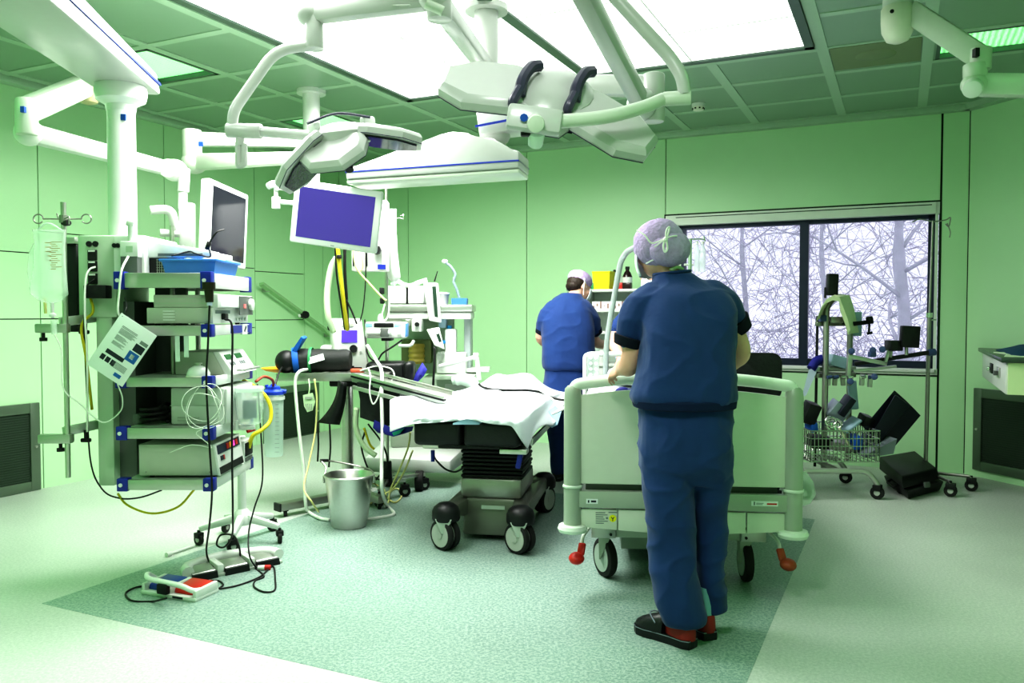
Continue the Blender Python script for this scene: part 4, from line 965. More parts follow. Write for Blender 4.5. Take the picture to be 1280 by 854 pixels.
single('rear_rail', 'grey rail box at the top of the dark panel behind the infusion bag', 'rail', MB().bx(px(83, 4.2), px(98, 4.2), 4.18, 4.3, zy(305, 4.2), zy(297, 4.2), .003), ALU)

# ---- foot pedals and cords on the floor
c = fl(290, 706); 
fw = (fl(345, 700) - fl(240, 722)); fw.z = 0; ang = math.atan2(fw.y, fw.x)
t = Thing('triple_foot_pedal', 'grey foot switch with three pedals under the tower', 'foot pedal', fl(289, 712), ang)
Lp = .50
mb = t.mb()
ol = []
for k in range(13): x = -Lp / 2 + Lp * k / 12; ol.append((x, .10 - .28 * (abs(x) / Lp) ** 2 * 1.3))
poly = [(-Lp / 2, -.08)] + [(-Lp / 2, -.02)] + ol[1:-1] + [(Lp / 2, -.02), (Lp / 2, -.08)]
mb.prism(poly, .016, bev=.004); t.part('base_plate', mb, GREYM)
arc = [V((x, y + .005, .045)) for x, y in [(-Lp / 2 + .01, -.06)] + [(-Lp / 2 + .015, -.01)] + ol[1:-1] + [(Lp / 2 - .015, -.01), (Lp / 2 - .01, -.06)]]
t.part('guard', t.mb().tube(arc, .030, 10), WHITE2)
for x in (-Lp / 6, Lp / 6): t.part('divider', t.mb().beam((x, .07, .035), (x, -.075, .03), .038, .062, bev=.012), WHITE2)
for k in (-1, 0, 1):
    x = k * Lp / 3
    t.part('pedal', t.mb().hexa([V((x - .06, -.085, .016)), V((x + .06, -.085, .016)), V((x + .06, .03, .02)), V((x - .06, .03, .02)), V((x - .06, -.07, .040)), V((x + .06, -.07, .040)), V((x + .06, .03, .055)), V((x - .06, .03, .055))], .004), ALU)
    t.part('pedal_edge', t.mb().hexa([V((x - .065, -.09, .0)), V((x + .065, -.09, .0)), V((x + .065, -.07, .0)), V((x - .065, -.07, .0)), V((x - .06, -.088, .034)), V((x + .06, -.088, .034)), V((x + .06, -.07, .036)), V((x - .06, -.07, .036))]), BLACK)
a = fl(183, 738); b = fl(262, 748); dv = b - a; ang = math.atan2(dv.y, dv.x) 
t = Thing('double_foot_pedal', 'white foot switch with one blue and one red pedal in front of the triple switch', 'foot pedal', fl(224, 742), ang - .05)
Lp = .33
t.part('base', t.mb().bx(-Lp / 2, Lp / 2, -.075, .085, 0, .02, .006), WHITE2)
for x in (-Lp / 2 + .012, Lp / 2 - .012, 0): t.part('side_wall', t.mb().beam((x, -.07, .03), (x, .08, .035), .022, .045, bev=.006), WHITE2)
t.part('pedal', t.mb().hexa([V((-.14, -.05, .02)), V((-.015, -.05, .02)), V((-.015, .075, .02)), V((-.14, .075, .02)), V((-.14, -.04, .045)), V((-.015, -.04, .045)), V((-.015, .075, .058)), V((-.14, .075, .058))], .005), mat('blue pedal', (.03, .07, .35), .4), label='blue pedal')
t.part('pedal', t.mb().hexa([V((.015, -.05, .02)), V((.14, -.05, .02)), V((.14, .075, .02)), V((.015, .075, .02)), V((.015, -.04, .045)), V((.14, -.04, .045)), V((.14, .075, .058)), V((.015, .075, .058))], .005), RED, label='red pedal')
t.part('guard_bar', t.mb().tube(round_corner([V((-Lp / 2 - .0, .03, .04)), V((-Lp / 2 - .01, -.02, .085)), V((-Lp / 2 + .05, -.085, .085)), V((Lp / 2 - .07, -.085, .075)), V((Lp / 2 - .02, -.07, .05)), V((Lp / 2 - .02, -.02, .04))], .04, 5), .013, 10), WHITE)
t.part('clip', t.mb().box((-.01, -.09, .05), (.06, .03, .05), bev=.008), BLACK)
t.part('print', t.mb().bx(.03, .09, -.0765, -.075, .006, .016), INKD)
on = lambda x, y, z=.006: fl(x, y, z)
cable('pedal_cord', 'thin black cord looping on the floor left of the double foot switch', [on(208, 748, .05), on(190, 752), on(165, 751), on(157, 742), on(168, 735), on(184, 732)], .0045, CABLEB)
cable('pedal_cord', 'black cord running from the red pedal across the floor to a loose loop', [on(250, 737, .05), on(256, 728, .03), on(272, 726), on(279, 731), on(275, 736), on(300, 731), on(325, 721), on(341, 708), on(344, 725), on(343, 738), on(330, 740), on(318, 734), on(319, 726), on(330, 720), on(316, 708), on(312, 698, .05)], .0045, CABLEB)
cable('pedal_cord', 'black cord hanging from the near tower corner to the triple foot switch', [at(262, 381, 3.86), at(260, 430, 3.86), at(258, 480, 3.85), at(262, 560, 3.83), at(265, 612, 3.85), at(262, 655, 4.0), at(258, 688, 4.2), fl(262, 703, .05), fl(268, 709, .04)], .005, CABLEB)
cable('pedal_cord', 'black cord from the recorder plug hanging to a coil over the triple foot switch', [at(281, 399, 4.05), at(290, 408, 4.02), at(290, 470, 4.0), at(290, 560, 3.98), at(291, 640, 4.05), at(290, 670, 4.25), at(280, 684, 4.35), at(271, 681, 4.38), at(276, 669, 4.4), at(292, 670, 4.35), at(299, 684, 4.3), fl(300, 700, .03), fl(296, 711), fl(280, 714)], .005, CABLEB)
cable('pedal_cord', 'black cord hanging at the front of the tower and trailing to the floor', [at(322, 480, 4.5), at(326, 540, 4.45), at(328, 600, 4.4), at(318, 635, 4.35), at(311, 665, 4.3), at(312, 695, 4.2), fl(322, 712), fl(330, 720)], .0042, CABLEB)
t = Thing('red_white_plug', 'small red and white plug lying at the triple foot switch', 'plug', fl(331, 713), .1)
t.part('body', t.mb().cyl((-.035, 0, .014), (.0, 0, .014), .012, .014), WHITE); t.part('sleeve', t.mb().cyl((.0, 0, .014), (.03, 0, .014), .014), RED)
single('pen_probe', 'pale probe lying on the floor behind the triple foot switch', 'probe', MB().cyl(fl(211, 693, .01), fl(243, 682, .012), .009, .007).cyl(fl(208, 694, .012), fl(214, 692, .012), .013), WHITE2)

# ---- white five-foot stand with suction canister
sb = fl(303, 676)
t = Thing('suction_stand', 'white wheeled five-foot stand right of the foot switches', 'wheeled stand', (sb.x, sb.y, 0))
t.part('pole', t.mb().cyl((0, 0, .12), (0, 0, .62), .024, seg=16), WHITE)
t.part('hub', t.mb().lathe([(.055, .10), (.06, .13), (.045, .17), (.03, .19)], seg=18), WHITE)
def caster(t, p, r=.035, col=RUBBER, rz=0.0, parent=None, w=.022):
    p = V(p); dx, dy = math.cos(rz), math.sin(rz)
    c_ = t.part('caster', t.mb().cyl((p.x - dy * -w / 2 * 0 - dx * w / 2, p.y - dy * w / 2, r), (p.x + dx * w / 2, p.y + dy * w / 2, r), r, seg=18, bev=.004), col, parent=parent)
    t.part('fork', t.mb().box((p.x, p.y, r * 1.75), (w * 1.9, w * 1.9, r * .9), rot=(0, 0, rz), bev=.004).cyl((p.x, p.y, r * 1.9), (p.x, p.y, r * 2.6), .009), BLACK, parent=c_)
    t.part('hub_cap', t.mb().cyl((p.x - dx * (w / 2 + .002), p.y - dy * (w / 2 + .002), r), (p.x + dx * (w / 2 + .002), p.y + dy * (w / 2 + .002), r), r * .45, seg=12), GREYM, parent=c_)
    return c_
for k in range(5):
    th = math.radians(-12 + 72 * k); e_ = V((math.cos(th) * .24, math.sin(th) * .24, .095))
    t.part('foot', t.mb().beam((math.cos(th) * .03, math.sin(th) * .03, .14), e_, .045, .05, bev=.012, w1=.03, h1=.035), WHITE)
    caster(t, (e_.x, e_.y, 0), .034, rz=th + .6)
cc = at(342, 530, 4.75)
t = Thing('suction_canister', 'tall clear suction canister with a blue lid hanging between tower and table', 'canister', at(342, 572, 4.75))
za, zb_ = zy(570, 4.75), zy(493, 4.75); c = V((cc.x, 4.75, 0))
t.part('cylinder', t.w().lathe([(.048, za), (.053, za + .01), (.058, zb_)], c, 22, cap=True), CLEAR2)
t.part('lid', t.w().lathe([(.062, zb_), (.062, zb_ + .018), (.04, zb_ + .03), (.038, zb_ + .045), (.018, zb_ + .05), (.012, zb_ + .06)], c, 22), mat('royal blue lid', (.02, .07, .55), .4))
t.part('lid_spout', t.w().cyl(c + V((.045, 0, zb_ + .02)), c + V((.075, 0, zb_ + .015)), .012).cyl(c + V((-.035, 0, zb_ + .03)), c + V((-.04, 0, zb_ + .055)), .01), mat('royal blue lid', None))
g = t.w()
for k in range(12): g.bx(cc.x + .02, cc.x + .045, 4.70, 4.702, za + .03 + k * .025, za + .032 + k * .025)
t.part('scale_marks', g, INK)
t.part('holder', t.w().beam((sb.x, sb.y, zb_ - .03), (cc.x - .05, 4.75, zb_ - .03), .02, .025).lathe([(.062, zb_ - .03), (.065, zb_ - .03), (.065, zb_ - .012), (.062, zb_ - .012)], c, 22, cap=False), WHITE2)
cable('suction_hose', 'brick red suction hose curving from the tower to the blue canister lid', [at(320, 477, 4.5), at(330, 471, 4.6), at(341, 476, 4.7), at(341, 488, 4.75)], .008, mat('brick red hose', (.35, .07, .03), .5), cat='hose')
cable('yellow_hose', 'yellow hose bulging out at the front of the tower', [at(303, 475, 4.5), at(325, 488, 4.52), at(337, 505, 4.52), at(338, 525, 4.5), at(328, 537, 4.45), at(316, 545, 4.42), at(311, 560, 4.42)], .011, mat('yellow hose', (.78, .68, .04), .4), cat='hose')
single('red_coupling', 'small red coupling on the yellow hose', 'coupling', MB().cyl(at(309, 539, 4.35), at(318, 536, 4.38), .012), RED)
# ---- steel bucket
bk = fl(432, 664); bk.z = 0
t = Thing('bucket', 'stainless steel bucket with swing handle standing on the floor', 'bucket', (bk.x, bk.y + .12, 0))
t.part('body', t.mb().lathe([(.0, .006), (.098, .006), (.104, .0), (.11, .012), (.152, .315), (.158, .32), (.160, .327), (.153, .332), (.146, .325), (.106, .02), (.0, .016)], seg=36, cap=False), STEEL)
hp = [V((.155 * math.cos(a_), -.155 * math.sin(a_) * .97, .315 + .06 * math.sin(a_))) for a_ in [PI * k / 14 for k in range(15)]]
t.part('handle', t.mb().tube([V((-.158, 0, .31)), V((-.16, .06, .36)), V((-.20, .09, .40))] , .006, 8, 5).tube([V((-.20, .09, .40)), V((-.12, .16, .38)), V((.04, .17, .345)), V((.13, .08, .335)), V((.158, 0, .31))], .006, 8, 6), STEELD)
t.part('grip', t.mb().cyl((-.20, .085, .40), (-.16, .12, .395), .010), BLACK)
for sx in (-1, 1): t.part('ear', t.mb().box((sx * .157, 0, .30), (.012, .045, .05), bev=.008), STEEL)
# ================================================================== OPERATING TABLE
OT = math.radians(-10)                       # table points away and a little to the right
o0 = (fl(560, 690) + fl(645, 690)) / 2; o0.z = 0
t = Thing('operating_table', 'operating table with black mattress, ribbed black column and steel wheeled base', 'operating table', o0, OT)
# local: x across, y away from the viewer; wheels at x = +-.19, y = 0 and y = 1.0
BASE = mat('dark steel base', (.22, .225, .195), .4, metal=.6)
mb = t.mb(); mb.hexa([V((-.17, .22, .03)), V((.17, .22, .03)), V((.17, 1.0, .03)), V((-.17, 1.0, .03)), V((-.155, .24, .25)), V((.155, .24, .25)), V((.155, 1.0, .25)), V((-.155, 1.0, .25))], .02); t.part('base_body', mb, BASE)
mb = t.mb().bx(-.185, .185, .25, .72, .245, .365, .02); t.part('base_cover', mb, STEELD)
mb = t.mb()
for k in range(9):
    z = .36 + k * .0245; r = .19 - .006 * (k % 2)
    mb.bx(-r, r, .28, .66, z, z + .019, .008)
t.part('bellows', mb, BLACK)
t.part('print_strip', t.mb().bx(-.05, .09, .216, .224, .19, .212), mat('pale print', (.5, .56, .5), .5))
for sx in (-1, 1):
    t.part('side_beam', t.mb().beam((sx * .20, .02, .20), (sx * .20, 1.0, .20), .085, .085, bev=.015), BASE)
    for y0_, y1_ in ((.05, .45), (1.02, .75)):
        lg = t.part('outrigger', t.mb().beam((sx * .15, y1_, .17), (sx * .215, y0_ + .0, .215), .10, .15, bev=.02, w1=.10, h1=.06), BASE)
        x, y = sx * .215, y0_ - .02
        t.part('wheel_cover', t.mb().lathe([(.076, .165), (.080, .175), (.080, .215), (.070, .240), (.042, .262), (.01, .268)], (x, y, 0), 20), BLACK, parent=lg)
        ax_ = V((-.55, -.83, 0)).normalized() if y0_ < .5 else V((.9, -.4, 0)).normalized(); wc = V((x, y - .01, .087))
        for dx in (-.028, .022):
            c0_, c1_ = wc + ax_ * (-dx - .016), wc + ax_ * (-dx + .016)
            wh = t.part('wheel', t.mb().cyl(c0_, c1_, .087, seg=28, bev=.007), RUBBER, parent=lg)
            t.part('wheel_disc', t.mb().cyl(c0_ - ax_ * .003, c1_ + ax_ * .003, .068, seg=26).cyl(c0_ - ax_ * .007, c1_ + ax_ * .007, .020, seg=12), mat('wheel disc grey', (.42, .45, .40), .45), parent=lg)
        t.part('wheel_fork', t.mb().hexa([V((x - .012, y - .07, .10)), V((x + .012, y - .07, .10)), V((x + .012, y + .08, .10)), V((x - .012, y + .08, .10)), V((x - .05, y - .07, .185)), V((x + .05, y - .07, .185)), V((x + .05, y + .08, .185)), V((x - .05, y + .08, .185))], .006), GREYM, parent=lg)
W2 = OT
mt = t.M
# mattress front from pixels
fa, fb = t.I @ at(516, 545, 4.66), t.I @ at(651, 548, 4.58)
ym = min(fa.y, fb.y); xa_, xb_ = fa.x, fb.x; zt_, zb_ = .735, .585
xm = xa_ + (xb_ - xa_) * .46
for x0, x1 in ((xa_, xm - .006), (xm + .006, xb_)):
    t.part('leg_section_pad', t.mb().bx(x0, x1, ym, ym + .78, zb_, zt_, .03, 3), LEATHER)
t.part('seat_section_pad', t.mb().bx(xa_, xb_, ym + .80, ym + 1.30, zb_, zt_, .03, 3), LEATHER)
t.part('back_section_pad', t.mb().bx(xa_, xb_, ym + 1.32, ym + 2.0, zb_, zt_, .03, 3), LEATHER)
t.part('table_frame', t.mb().bx(xa_ + .12, xb_ - .10, ym + .10, ym + 1.95, zb_ - .028, zb_ - .002, .006), BLACK)
for x in (xb_ + .02, xa_ - .02):
    t.part('side_rail', t.mb().bx(x - .008, x + .008, ym + .3, ym + 1.9, zb_ - .03, zb_ + .01, .003), STEEL)
t.part('rail_clamp', t.mb().bx(xb_ - .13, xb_ + .03, ym + .06, ym + .14, zb_ - .045, zb_ - .015, .006), STEEL)
t.part('blue_lever', t.mb().beam((xb_ - .03, ym + .10, zb_ - .13), (xb_ - .01, ym + .10, zb_ - .03), .03, .03, bev=.006), BLUE)
t.part('hand_control', t.w().cyl(at(541, 563, 4.9), at(541, 577, 4.9), .012, seg=10), BLUE)
# arm board going off to the left with steel side rails and black pads
Aa, Ab = at(440, 468, 5.35), at(556, 498, 5.05)
ud = V((0, 1, 0))
mb = t.w(); back = V((.04, .17, .02))
mb.hexa([Aa + V((0, 0, -.05)), Ab + V((0, 0, -.04)), Ab + back + V((0, 0, -.04)), Aa + back + V((0, 0, -.05)), Aa + V((0, 0, -.022)), Ab + V((0, 0, -.012)), Ab + back + V((0, 0, -.012)), Aa + back + V((0, 0, -.022))]); ab = t.part('arm_board', mb, ALU)
for off in (V((0, 0, 0)), back): t.part('arm_board_rail', t.w().beam(Aa + off, Ab + off, .022, .022, bev=.004), STEEL, parent=ab)
t.part('arm_board_edge', t.w().beam(Aa + V((0, 0, -.012)), Ab + V((0, 0, -.012)), .03, .012), BLACK, parent=ab)
a2_, b2_ = at(441, 484, 5.3), at(497, 499, 5.15)
t.part('lower_rail', t.w().beam(a2_, b2_ + (b2_ - a2_) * .6, .02, .025, bev=.004), ALU)
pad = [at(x, y, 5.28) for x, y in ((446, 478), (500, 488), (498, 530), (482, 533), (450, 522), (450, 500))]
mb = t.w(); A_ = [p for p in pad]; B_ = [p + V((.05, .30, .0)) for p in pad]
mb.loft([A_, B_]); bmesh.ops.recalc_face_normals(mb.bm, faces=mb.bm.faces); t.part('arm_pad', mb, LEATHER)
p_, q_ = at(458, 467, 5.75), at(518, 467, 5.75)
mb = t.w().bx(p_.x, q_.x - .06, 5.70, 5.90, p_.z - .10, p_.z + .085, .035, 3).bx(q_.x - .075, q_.x + .0, 5.68, 5.88, p_.z - .10, p_.z + .085, .03, 3); t.part('padded_armrest', mb, LEATHER)
t.part('armrest_strut', t.w().beam(((p_.x + q_.x) / 2, 5.8, p_.z - .09), Aa.lerp(Ab, .4) + back + V((0, 0, -.03)), .03, .03), STEELD)
# curved black flap left of the instrument table column belongs to the arm pad
rows = []
for k in range(10):
    s_ = k / 9; x0_ = 424 - 26 * s_ ** 2.2; x1_ = 432 - 8 * s_ ** 2.0; y_ = 476 + 52 * s_
    rows.append([at(x0_, y_, 5.3 + .1 * s_), at((x0_ + x1_) / 2, y_ + 1.5, 5.27 + .1 * s_), at(x1_, y_ + 2, 5.3 + .1 * s_)])
mb = MB().sheet(rows); o = single('black_strap', 'wide black strap curving down left of the steel column', 'strap', mb, LEATHER, sharp=0)
sm = o.modifiers.new('s', 'SOLIDIFY'); sm.thickness = .012
cable('strap_tie', 'thin black tie hanging from the strap, the longer one', [at(412, 530, 5.4), at(413, 560, 5.4), at(411, 584, 5.4)], .006, CABLEB, 4, 'tie')
cable('strap_tie', 'thin black tie hanging from the strap, the shorter left one', [at(397, 528, 5.4), at(398, 555, 5.4), at(397, 577, 5.4)], .006, CABLEB, 4, 'tie')
# ---- drape as a height field in table coordinates with hanging edges
def lerp(pts, x):
    if x <= pts[0][0]: return pts[0][1]
    for (x0, y0), (x1, y1) in zip(pts, pts[1:]):
        if x <= x1: return y0 + (y1 - y0) * (x - x0) / (x1 - x0)
    return pts[-1][1]
def drape():
    # near edge and top contour, in the picture's order from left to right: (x, y_bottom, y_crest)
    bot = [(487, 541), (500, 536), (514, 531), (560, 527), (585, 524.5), (612, 530), (640, 533), (650, 549), (660, 564), (664, 549), (672, 536), (682, 531), (692, 534), (697, 522), (704, 511)]
    top = [(487, 500), (497, 496), (547, 493), (575, 487), (597, 481), (612, 471), (621, 466), (633, 468), (645, 467), (655, 464.5), (664, 466), (676, 479), (688, 493), (698, 501), (704, 507)]
    rows = []; nu, nv = 64, 26
    for j in range(nv + 1):
        v = j / nv; row = []
        for i in range(nu + 1):
            x = 487 + (704 - 487) * i / nu
            yb, yt = lerp(bot, x), lerp(top, x)
            y = yb + (yt - yb) * v
            # depth: front edge near the mattress front, crest further back
            hang = max(0, (yb - 531) / 40) * (1 - min(1, v / .35))
            Y0 = 4.62 + .0 * hang + (.25 if x < 512 else 0) * (512 - x) / 25; Y1 = lerp([(487, 5.0), (547, 5.35), (600, 5.6), (640, 5.95), (690, 6.05), (704, 5.9)], x)
            if x > 652: Y0 = 4.60 + (x - 652) / 52 * 1.05
            e_ = v ** 1.25
            p = at(x, y, Y0 + (Y1 - Y0) * e_)
            n_ = noise.noise(V((x * .045, v * 3.5, 1.7))); n2 = noise.noise(V((x * .12, v * 7, 4.2)))
            p += V((0, .0, (.012 * n_ + .005 * n2) * (1 if 0 < j < nv else .3)))
            o_ = V((0, 0, HC)); dd = (p - o_) / p.y; Yk = p.y
            for _ in range(80):
                q = t.I @ p
                if p.z > .752 or q.x > xb_ + .012 or q.y < ym - .012 or q.x < xa_ - .012: break
                Yk -= .02; p = o_ + dd * Yk
            row.append(p)
        rows.append(row)
    return rows
rows = drape(); mb = MB().sheet(rows)
# back side going down behind the crest so it reads as a cloth from other positions
last = rows[-1]; rows2 = [last] + [[p + V((.04 * k, .16 * k, -(p.z - .74) * min(1, k / 3) - .004 * k)) for p in last] for k in range(1, 5)]
mb.sheet(rows2)
bmesh.ops.remove_doubles(mb.bm, verts=mb.bm.verts, dist=.0005)
dr = single('surgical_drape', 'white surgical drape spread in folds over the operating table', 'drape', mb, SHEET, sharp=0)
so = dr.modifiers.new('s', 'SOLIDIFY'); so.thickness = .004; so.offset = 0
ssd = dr.modifiers.new('u', 'SUBSURF'); ssd.levels = 1; ssd.render_levels = 1
# folded mound under the drape crest is the blue under sheet, showing at the edges
mb = MB().sheet([[at(x, y, Y) for x, y, Y in ((566, 529, 4.60), (584, 523, 4.60), (600, 528, 4.60), (625, 532, 4.60))], [at(x, y, Y) for x, y, Y in ((566, 531, 4.595), (584, 531, 4.595), (600, 531, 4.595), (625, 533, 4.595))]])
single('blue_undersheet', 'light blue corner of an under sheet showing below the drape front edge', 'sheet', mb, SHEETB, sharp=0)
mb = MB().sheet([[at(683, 516, 5.5), at(694, 507, 5.5), at(702, 514, 5.5)], [at(679, 529, 5.45), at(690, 535, 5.45), at(697, 531, 5.45)]])
single('blue_undersheet', 'light blue lining hanging out at the right edge of the drape', 'sheet', mb, SHEETB, sharp=0)
pts = [at(599, 482.5, 5.45), at(604, 486, 5.4), at(618, 489, 5.36), at(640, 490, 5.4), at(660, 490, 5.5), at(678, 493, 5.6), at(690, 499, 5.6), at(704, 502, 5.55), at(712, 500, 5.5)]
cable('drape_cord', 'black cord lying across the white drape', [p + V((0, -.02, .012)) for p in pts], .008, CABLEB, cat='cord')
cable('table_lead', 'white lead running from the drape towards the bed', [at(668, 484, 5.6), at(684, 494, 5.5), at(700, 506, 5.4), at(712, 504, 5.2), at(690, 518, 5.3), at(708, 510, 5.2)], .006, CABLEW)
single('purple_cover', 'dark violet cloth hanging below the drape at the left of the mattress', 'cloth', MB().sheet([[at(468, 525, 5.2), at(490, 535, 5.12), at(517, 533, 4.95)], [at(466, 535, 5.2), at(488, 545, 5.1), at(515, 539, 4.95)], [at(472, 541, 5.2), at(492, 546, 5.1), at(503, 543, 4.95)]]), NAVY, sharp=0)
single('violet_cloth', 'crumpled violet cloth by the padded armrest', 'cloth', MB().sheet([[at(520, 466, 5.7), at(528, 453, 5.72), at(534, 462, 5.68)], [at(517, 474, 5.66), at(525, 468, 5.6), at(530, 470, 5.64)], [at(515, 488, 5.7), at(518, 486, 5.66), at(520, 480, 5.7)]]), NAVY, sharp=0)
single('green_clip', 'small green clip hanging under the violet cloth', 'clip', MB().hexa([at(492, 545, 5.0), at(500, 542, 5.0), at(500, 542, 5.03), at(492, 545, 5.03), at(490, 541, 5.0), at(506, 535, 5.0), at(506, 535, 5.03), at(490, 541, 5.03)]), mat('teal clip', (.02, .35, .22), .5))

# ================================================================== INSTRUMENT TABLE
YI = 5.75
cx_ = at(434, 500, YI).x; zt_ = at(400, 467.5, YI - .28).z
t = Thing('instrument_table', 'steel instrument table on a single column with one-sided foot', 'table', (cx_, YI, 0))
x0, x1 = at(346, 470, YI - .25).x, at(492, 470, YI).x
t.part('table_top', t.w().bx(x0, x1, YI - .27, YI + .27, zt_ - .028, zt_, .008), STEEL)
t.part('rim', t.w().bx(x0, x1, YI - .275, YI - .262, zt_ - .05, zt_ + .006, .004), STEEL); t.part('rim', t.w().bx(x0, x1, YI + .262, YI + .275, zt_ - .05, zt_ + .006, .004), STEEL)
t.part('column', t.w().cyl((cx_, YI, .12), (cx_, YI, zt_ - .07), .042, seg=20), STEEL)
t.part('column_collar', t.w().bx(cx_ - .10, cx_ + .12, YI - .12, YI + .12, zt_ - .10, zt_ - .028, .01), BLACK)
f0 = fl(348, 634, .07); f1 = V((cx_ + .05, YI + .02, .07))
t.part('foot_beam', t.w().beam(f0, f1, .075, .05, bev=.006), STEELD); t.part('foot_cap', t.w().beam(f0 + (f0 - f1).normalized() * .012, f0, .077, .052), BLACK)
dvv = (f1 - f0); dvv.z = 0; dvv.normalize(); nn = V((-dvv.y, dvv.x, 0))
t.part('foot_beam', t.w().beam(f1 - nn * .32, f1 + nn * .32, .075, .05, bev=.006), STEELD)
for p in (f0 + dvv * .05, f1 - nn * .28, f1 + nn * .28): caster(t, (p.x - cx_, p.y - YI, 0), .028, rz=.3)
zt = zt_
def on_t(px_, py_, Y): p = at(px_, py_, Y); return V((p.x, Y, zt))
# black rolled bag with blue straps
p, q = at(349, 452, 5.54), at(437, 452, 5.60)
t = Thing('black_carry_bag', 'rolled black padded bag with blue straps lying on the instrument table', 'bag', ((p.x + q.x) / 2, 5.575, zt))
L_ = (q.x - p.x)
mb = t.mb(); rings = []
for k in range(15):
    u = k / 14; x = -L_ * .32 + L_ * .83 * u
    ry = .085 * (1 - .25 * u ** 3); rz_ = .082 * (1 - .08 * u - .15 * (u > .95))
    rings.append([V((x, .04 * u + ry * math.cos(a_) * (1 + .11 * noise.noise(V((u * 5, a_, 0)))), max(0.002, .082 + rz_ * math.sin(a_) * (1 + .13 * noise.noise(V((u * 6, a_ * 1.5, 3))))))) for a_ in [2 * PI * i / 22 for i in range(22)]])
mb.loft(rings); t.part('body', mb, mat('black padded nylon', (.022, .026, .024), .6, bump=.3, nscale=30), sharp=60)
t.part('rolled_end', t.mb().sph((-L_ * .40, -.03, .078), (.075, .072, .078), 18, 12), BLACK)
bl = mat('bright blue strap', (.02, .14, .55), .6)
t.part('strap', t.mb().lathe([(.088, -.02), (.092, 0), (.088, .02)], (-L_ * .27, -.01, .085), 20, axis=(1, .2, .1), cap=False).beam((-L_ * .26, -.05, .15), (-L_ * .12, -.06, .245), .03, .05, up=(0, 1, 0), w1=.02, h1=.09), bl)
t.part('strap', t.mb().lathe([(.090, -.01), (.093, 0), (.09, .01)], (-L_ * .05, -.0, .083), 20, axis=(1, .05, 0), cap=False), GREEN, label='green strap')
t.part('tag', t.mb().box((.03, -.088, .10), (.11, .004, .045), rot=(math.radians(-12), math.radians(-16), 0)), PAPER)
t.part('cord', t.mb().tube([V((-L_ * .42, -.08, .05)), V((-L_ * .415, -.2, .0)), V((-L_ * .41, -.31, -.10)), V((-L_ * .40, -.31, -.16))], .006, 6, 5), CABLEB)
single('orange_dish', 'flat orange dish at the left end of the instrument table', 'dish', MB().lathe([(.03, 0), (.09, .012), (.12, .03), (.115, .032), (.085, .018), (.0, .012)], on_t(336, 466, 5.62) + V((.07, 0, .0)), 24), ORANGE)
single('red_electrode_clip', 'salmon red electrode cable end lying in front of the defibrillator', 'clip', MB().box(on_t(447, 463, 5.56) + V((0, 0, .015)), (.095, .04, .028), bev=.008), mat('salmon', (.75, .16, .09), .5))
# defibrillator monitor
p = on_t(438, 460, 5.84)
t = Thing('defibrillator', 'white defibrillator monitor with handle and small violet display on the instrument table', 'medical device', p, math.radians(4))
wd, hh = .245, .37
t.part('housing', t.mb().hexa([V((-wd / 2 + .02, -.075, 0)), V((wd / 2 + .02, -.075, 0)), V((wd / 2, .14, 0)), V((-wd / 2 - .03, .14, 0)), V((-wd / 2 - .01, -.02, hh)), V((wd / 2 - .04, -.02, hh)), V((wd / 2 - .05, .07, hh)), V((-wd / 2 - .04, .07, hh))], .02), WHITE)
S = lambda x, z: V((x, -.075 + z * .055 / hh - .004, z))
def dp(name, x0, x1, z0, z1, m, th=.008): t.part(name, t.mb().beam(S((x0 + x1) / 2, z0), S((x0 + x1) / 2, z1), x1 - x0, th, up=(0, 1, 0)), m)
dp('display', -.055, .055, .20, .285, LCDV); dp('handle_slot', -.055, .03, .312, .335, CASE); 
t.part('knob', t.mb().cyl(S(.03, .155), S(.03, .155) + V((0, -.022, .003)), .028, .025, seg=18), BLACK)
for x in (-.05, -.015, .08): t.part('button', t.mb().cyl(S(x, .13), S(x, .13) + V((0, -.008, 0)), .008), GREYM)
t.part('foot_row', t.mb().bx(-.07, .09, -.078, -.07, .012, .026).bx(-.06, -.045, -.082, -.07, .02, .035).bx(.02, .035, -.082, -.07, .02, .035), BLACK)
t.part('side_box', t.mb().bx(-.22, -.11, -.0, .13, .0, .18, .03), WHITE2); t.part('top_knob', t.mb().cyl((-.13, -.03, .305), (-.13, .0, .305), .026, seg=14), BLACK)
cable('monitor_lead', 'white lead from the defibrillator hanging over the rails to the floor', [at(459, 432, 5.6), at(470, 450, 5.5), at(477, 465, 5.35), at(477, 500, 5.2), at(478, 540, 5.15), at(477, 580, 5.1), at(478, 615, 5.1), fl(484, 632, .01), fl(492, 643, .008), fl(470, 648, .008), fl(452, 650, .008)], .012, CABLEW)
cable('monitor_lead', 'thin white lead looping below the steel board', [at(460, 460, 5.45), at(463, 470, 5.2), at(462, 490, 5.15), at(466, 505, 5.15), at(472, 498, 5.15), at(476, 484, 5.15)], .005, CABLEW)
cable('monitor_lead', 'thin white lead curling at the right end of the instrument table', [at(450, 464, 5.5), at(470, 458, 5.5), at(488, 461, 5.5), at(493, 470, 5.45), at(489, 477, 5.4)], .005, CABLEW)
cable('table_hose', 'white hose hanging from the instrument table and curving behind the bucket', [at(384, 462, 5.5), at(374, 465, 5.38), at(369, 478, 5.36), at(371, 510, 5.36), at(375, 550, 5.36), at(380, 590, 5.36), at(382, 630, 5.35), fl(386, 640, .02), fl(400, 648, .015), fl(412, 650, .015)], .011, CABLEW, cat='hose')
cable('drain_hose', 'pale yellow hose hanging beside the white hose to the bucket', [at(393, 474, 5.38), at(396, 500, 5.38), at(394, 540, 5.38), at(386, 580, 5.3), at(380, 610, 5.2), at(390, 628, 5.15), fl(398, 640, .05)], .006, CABLEYL, cat='hose')
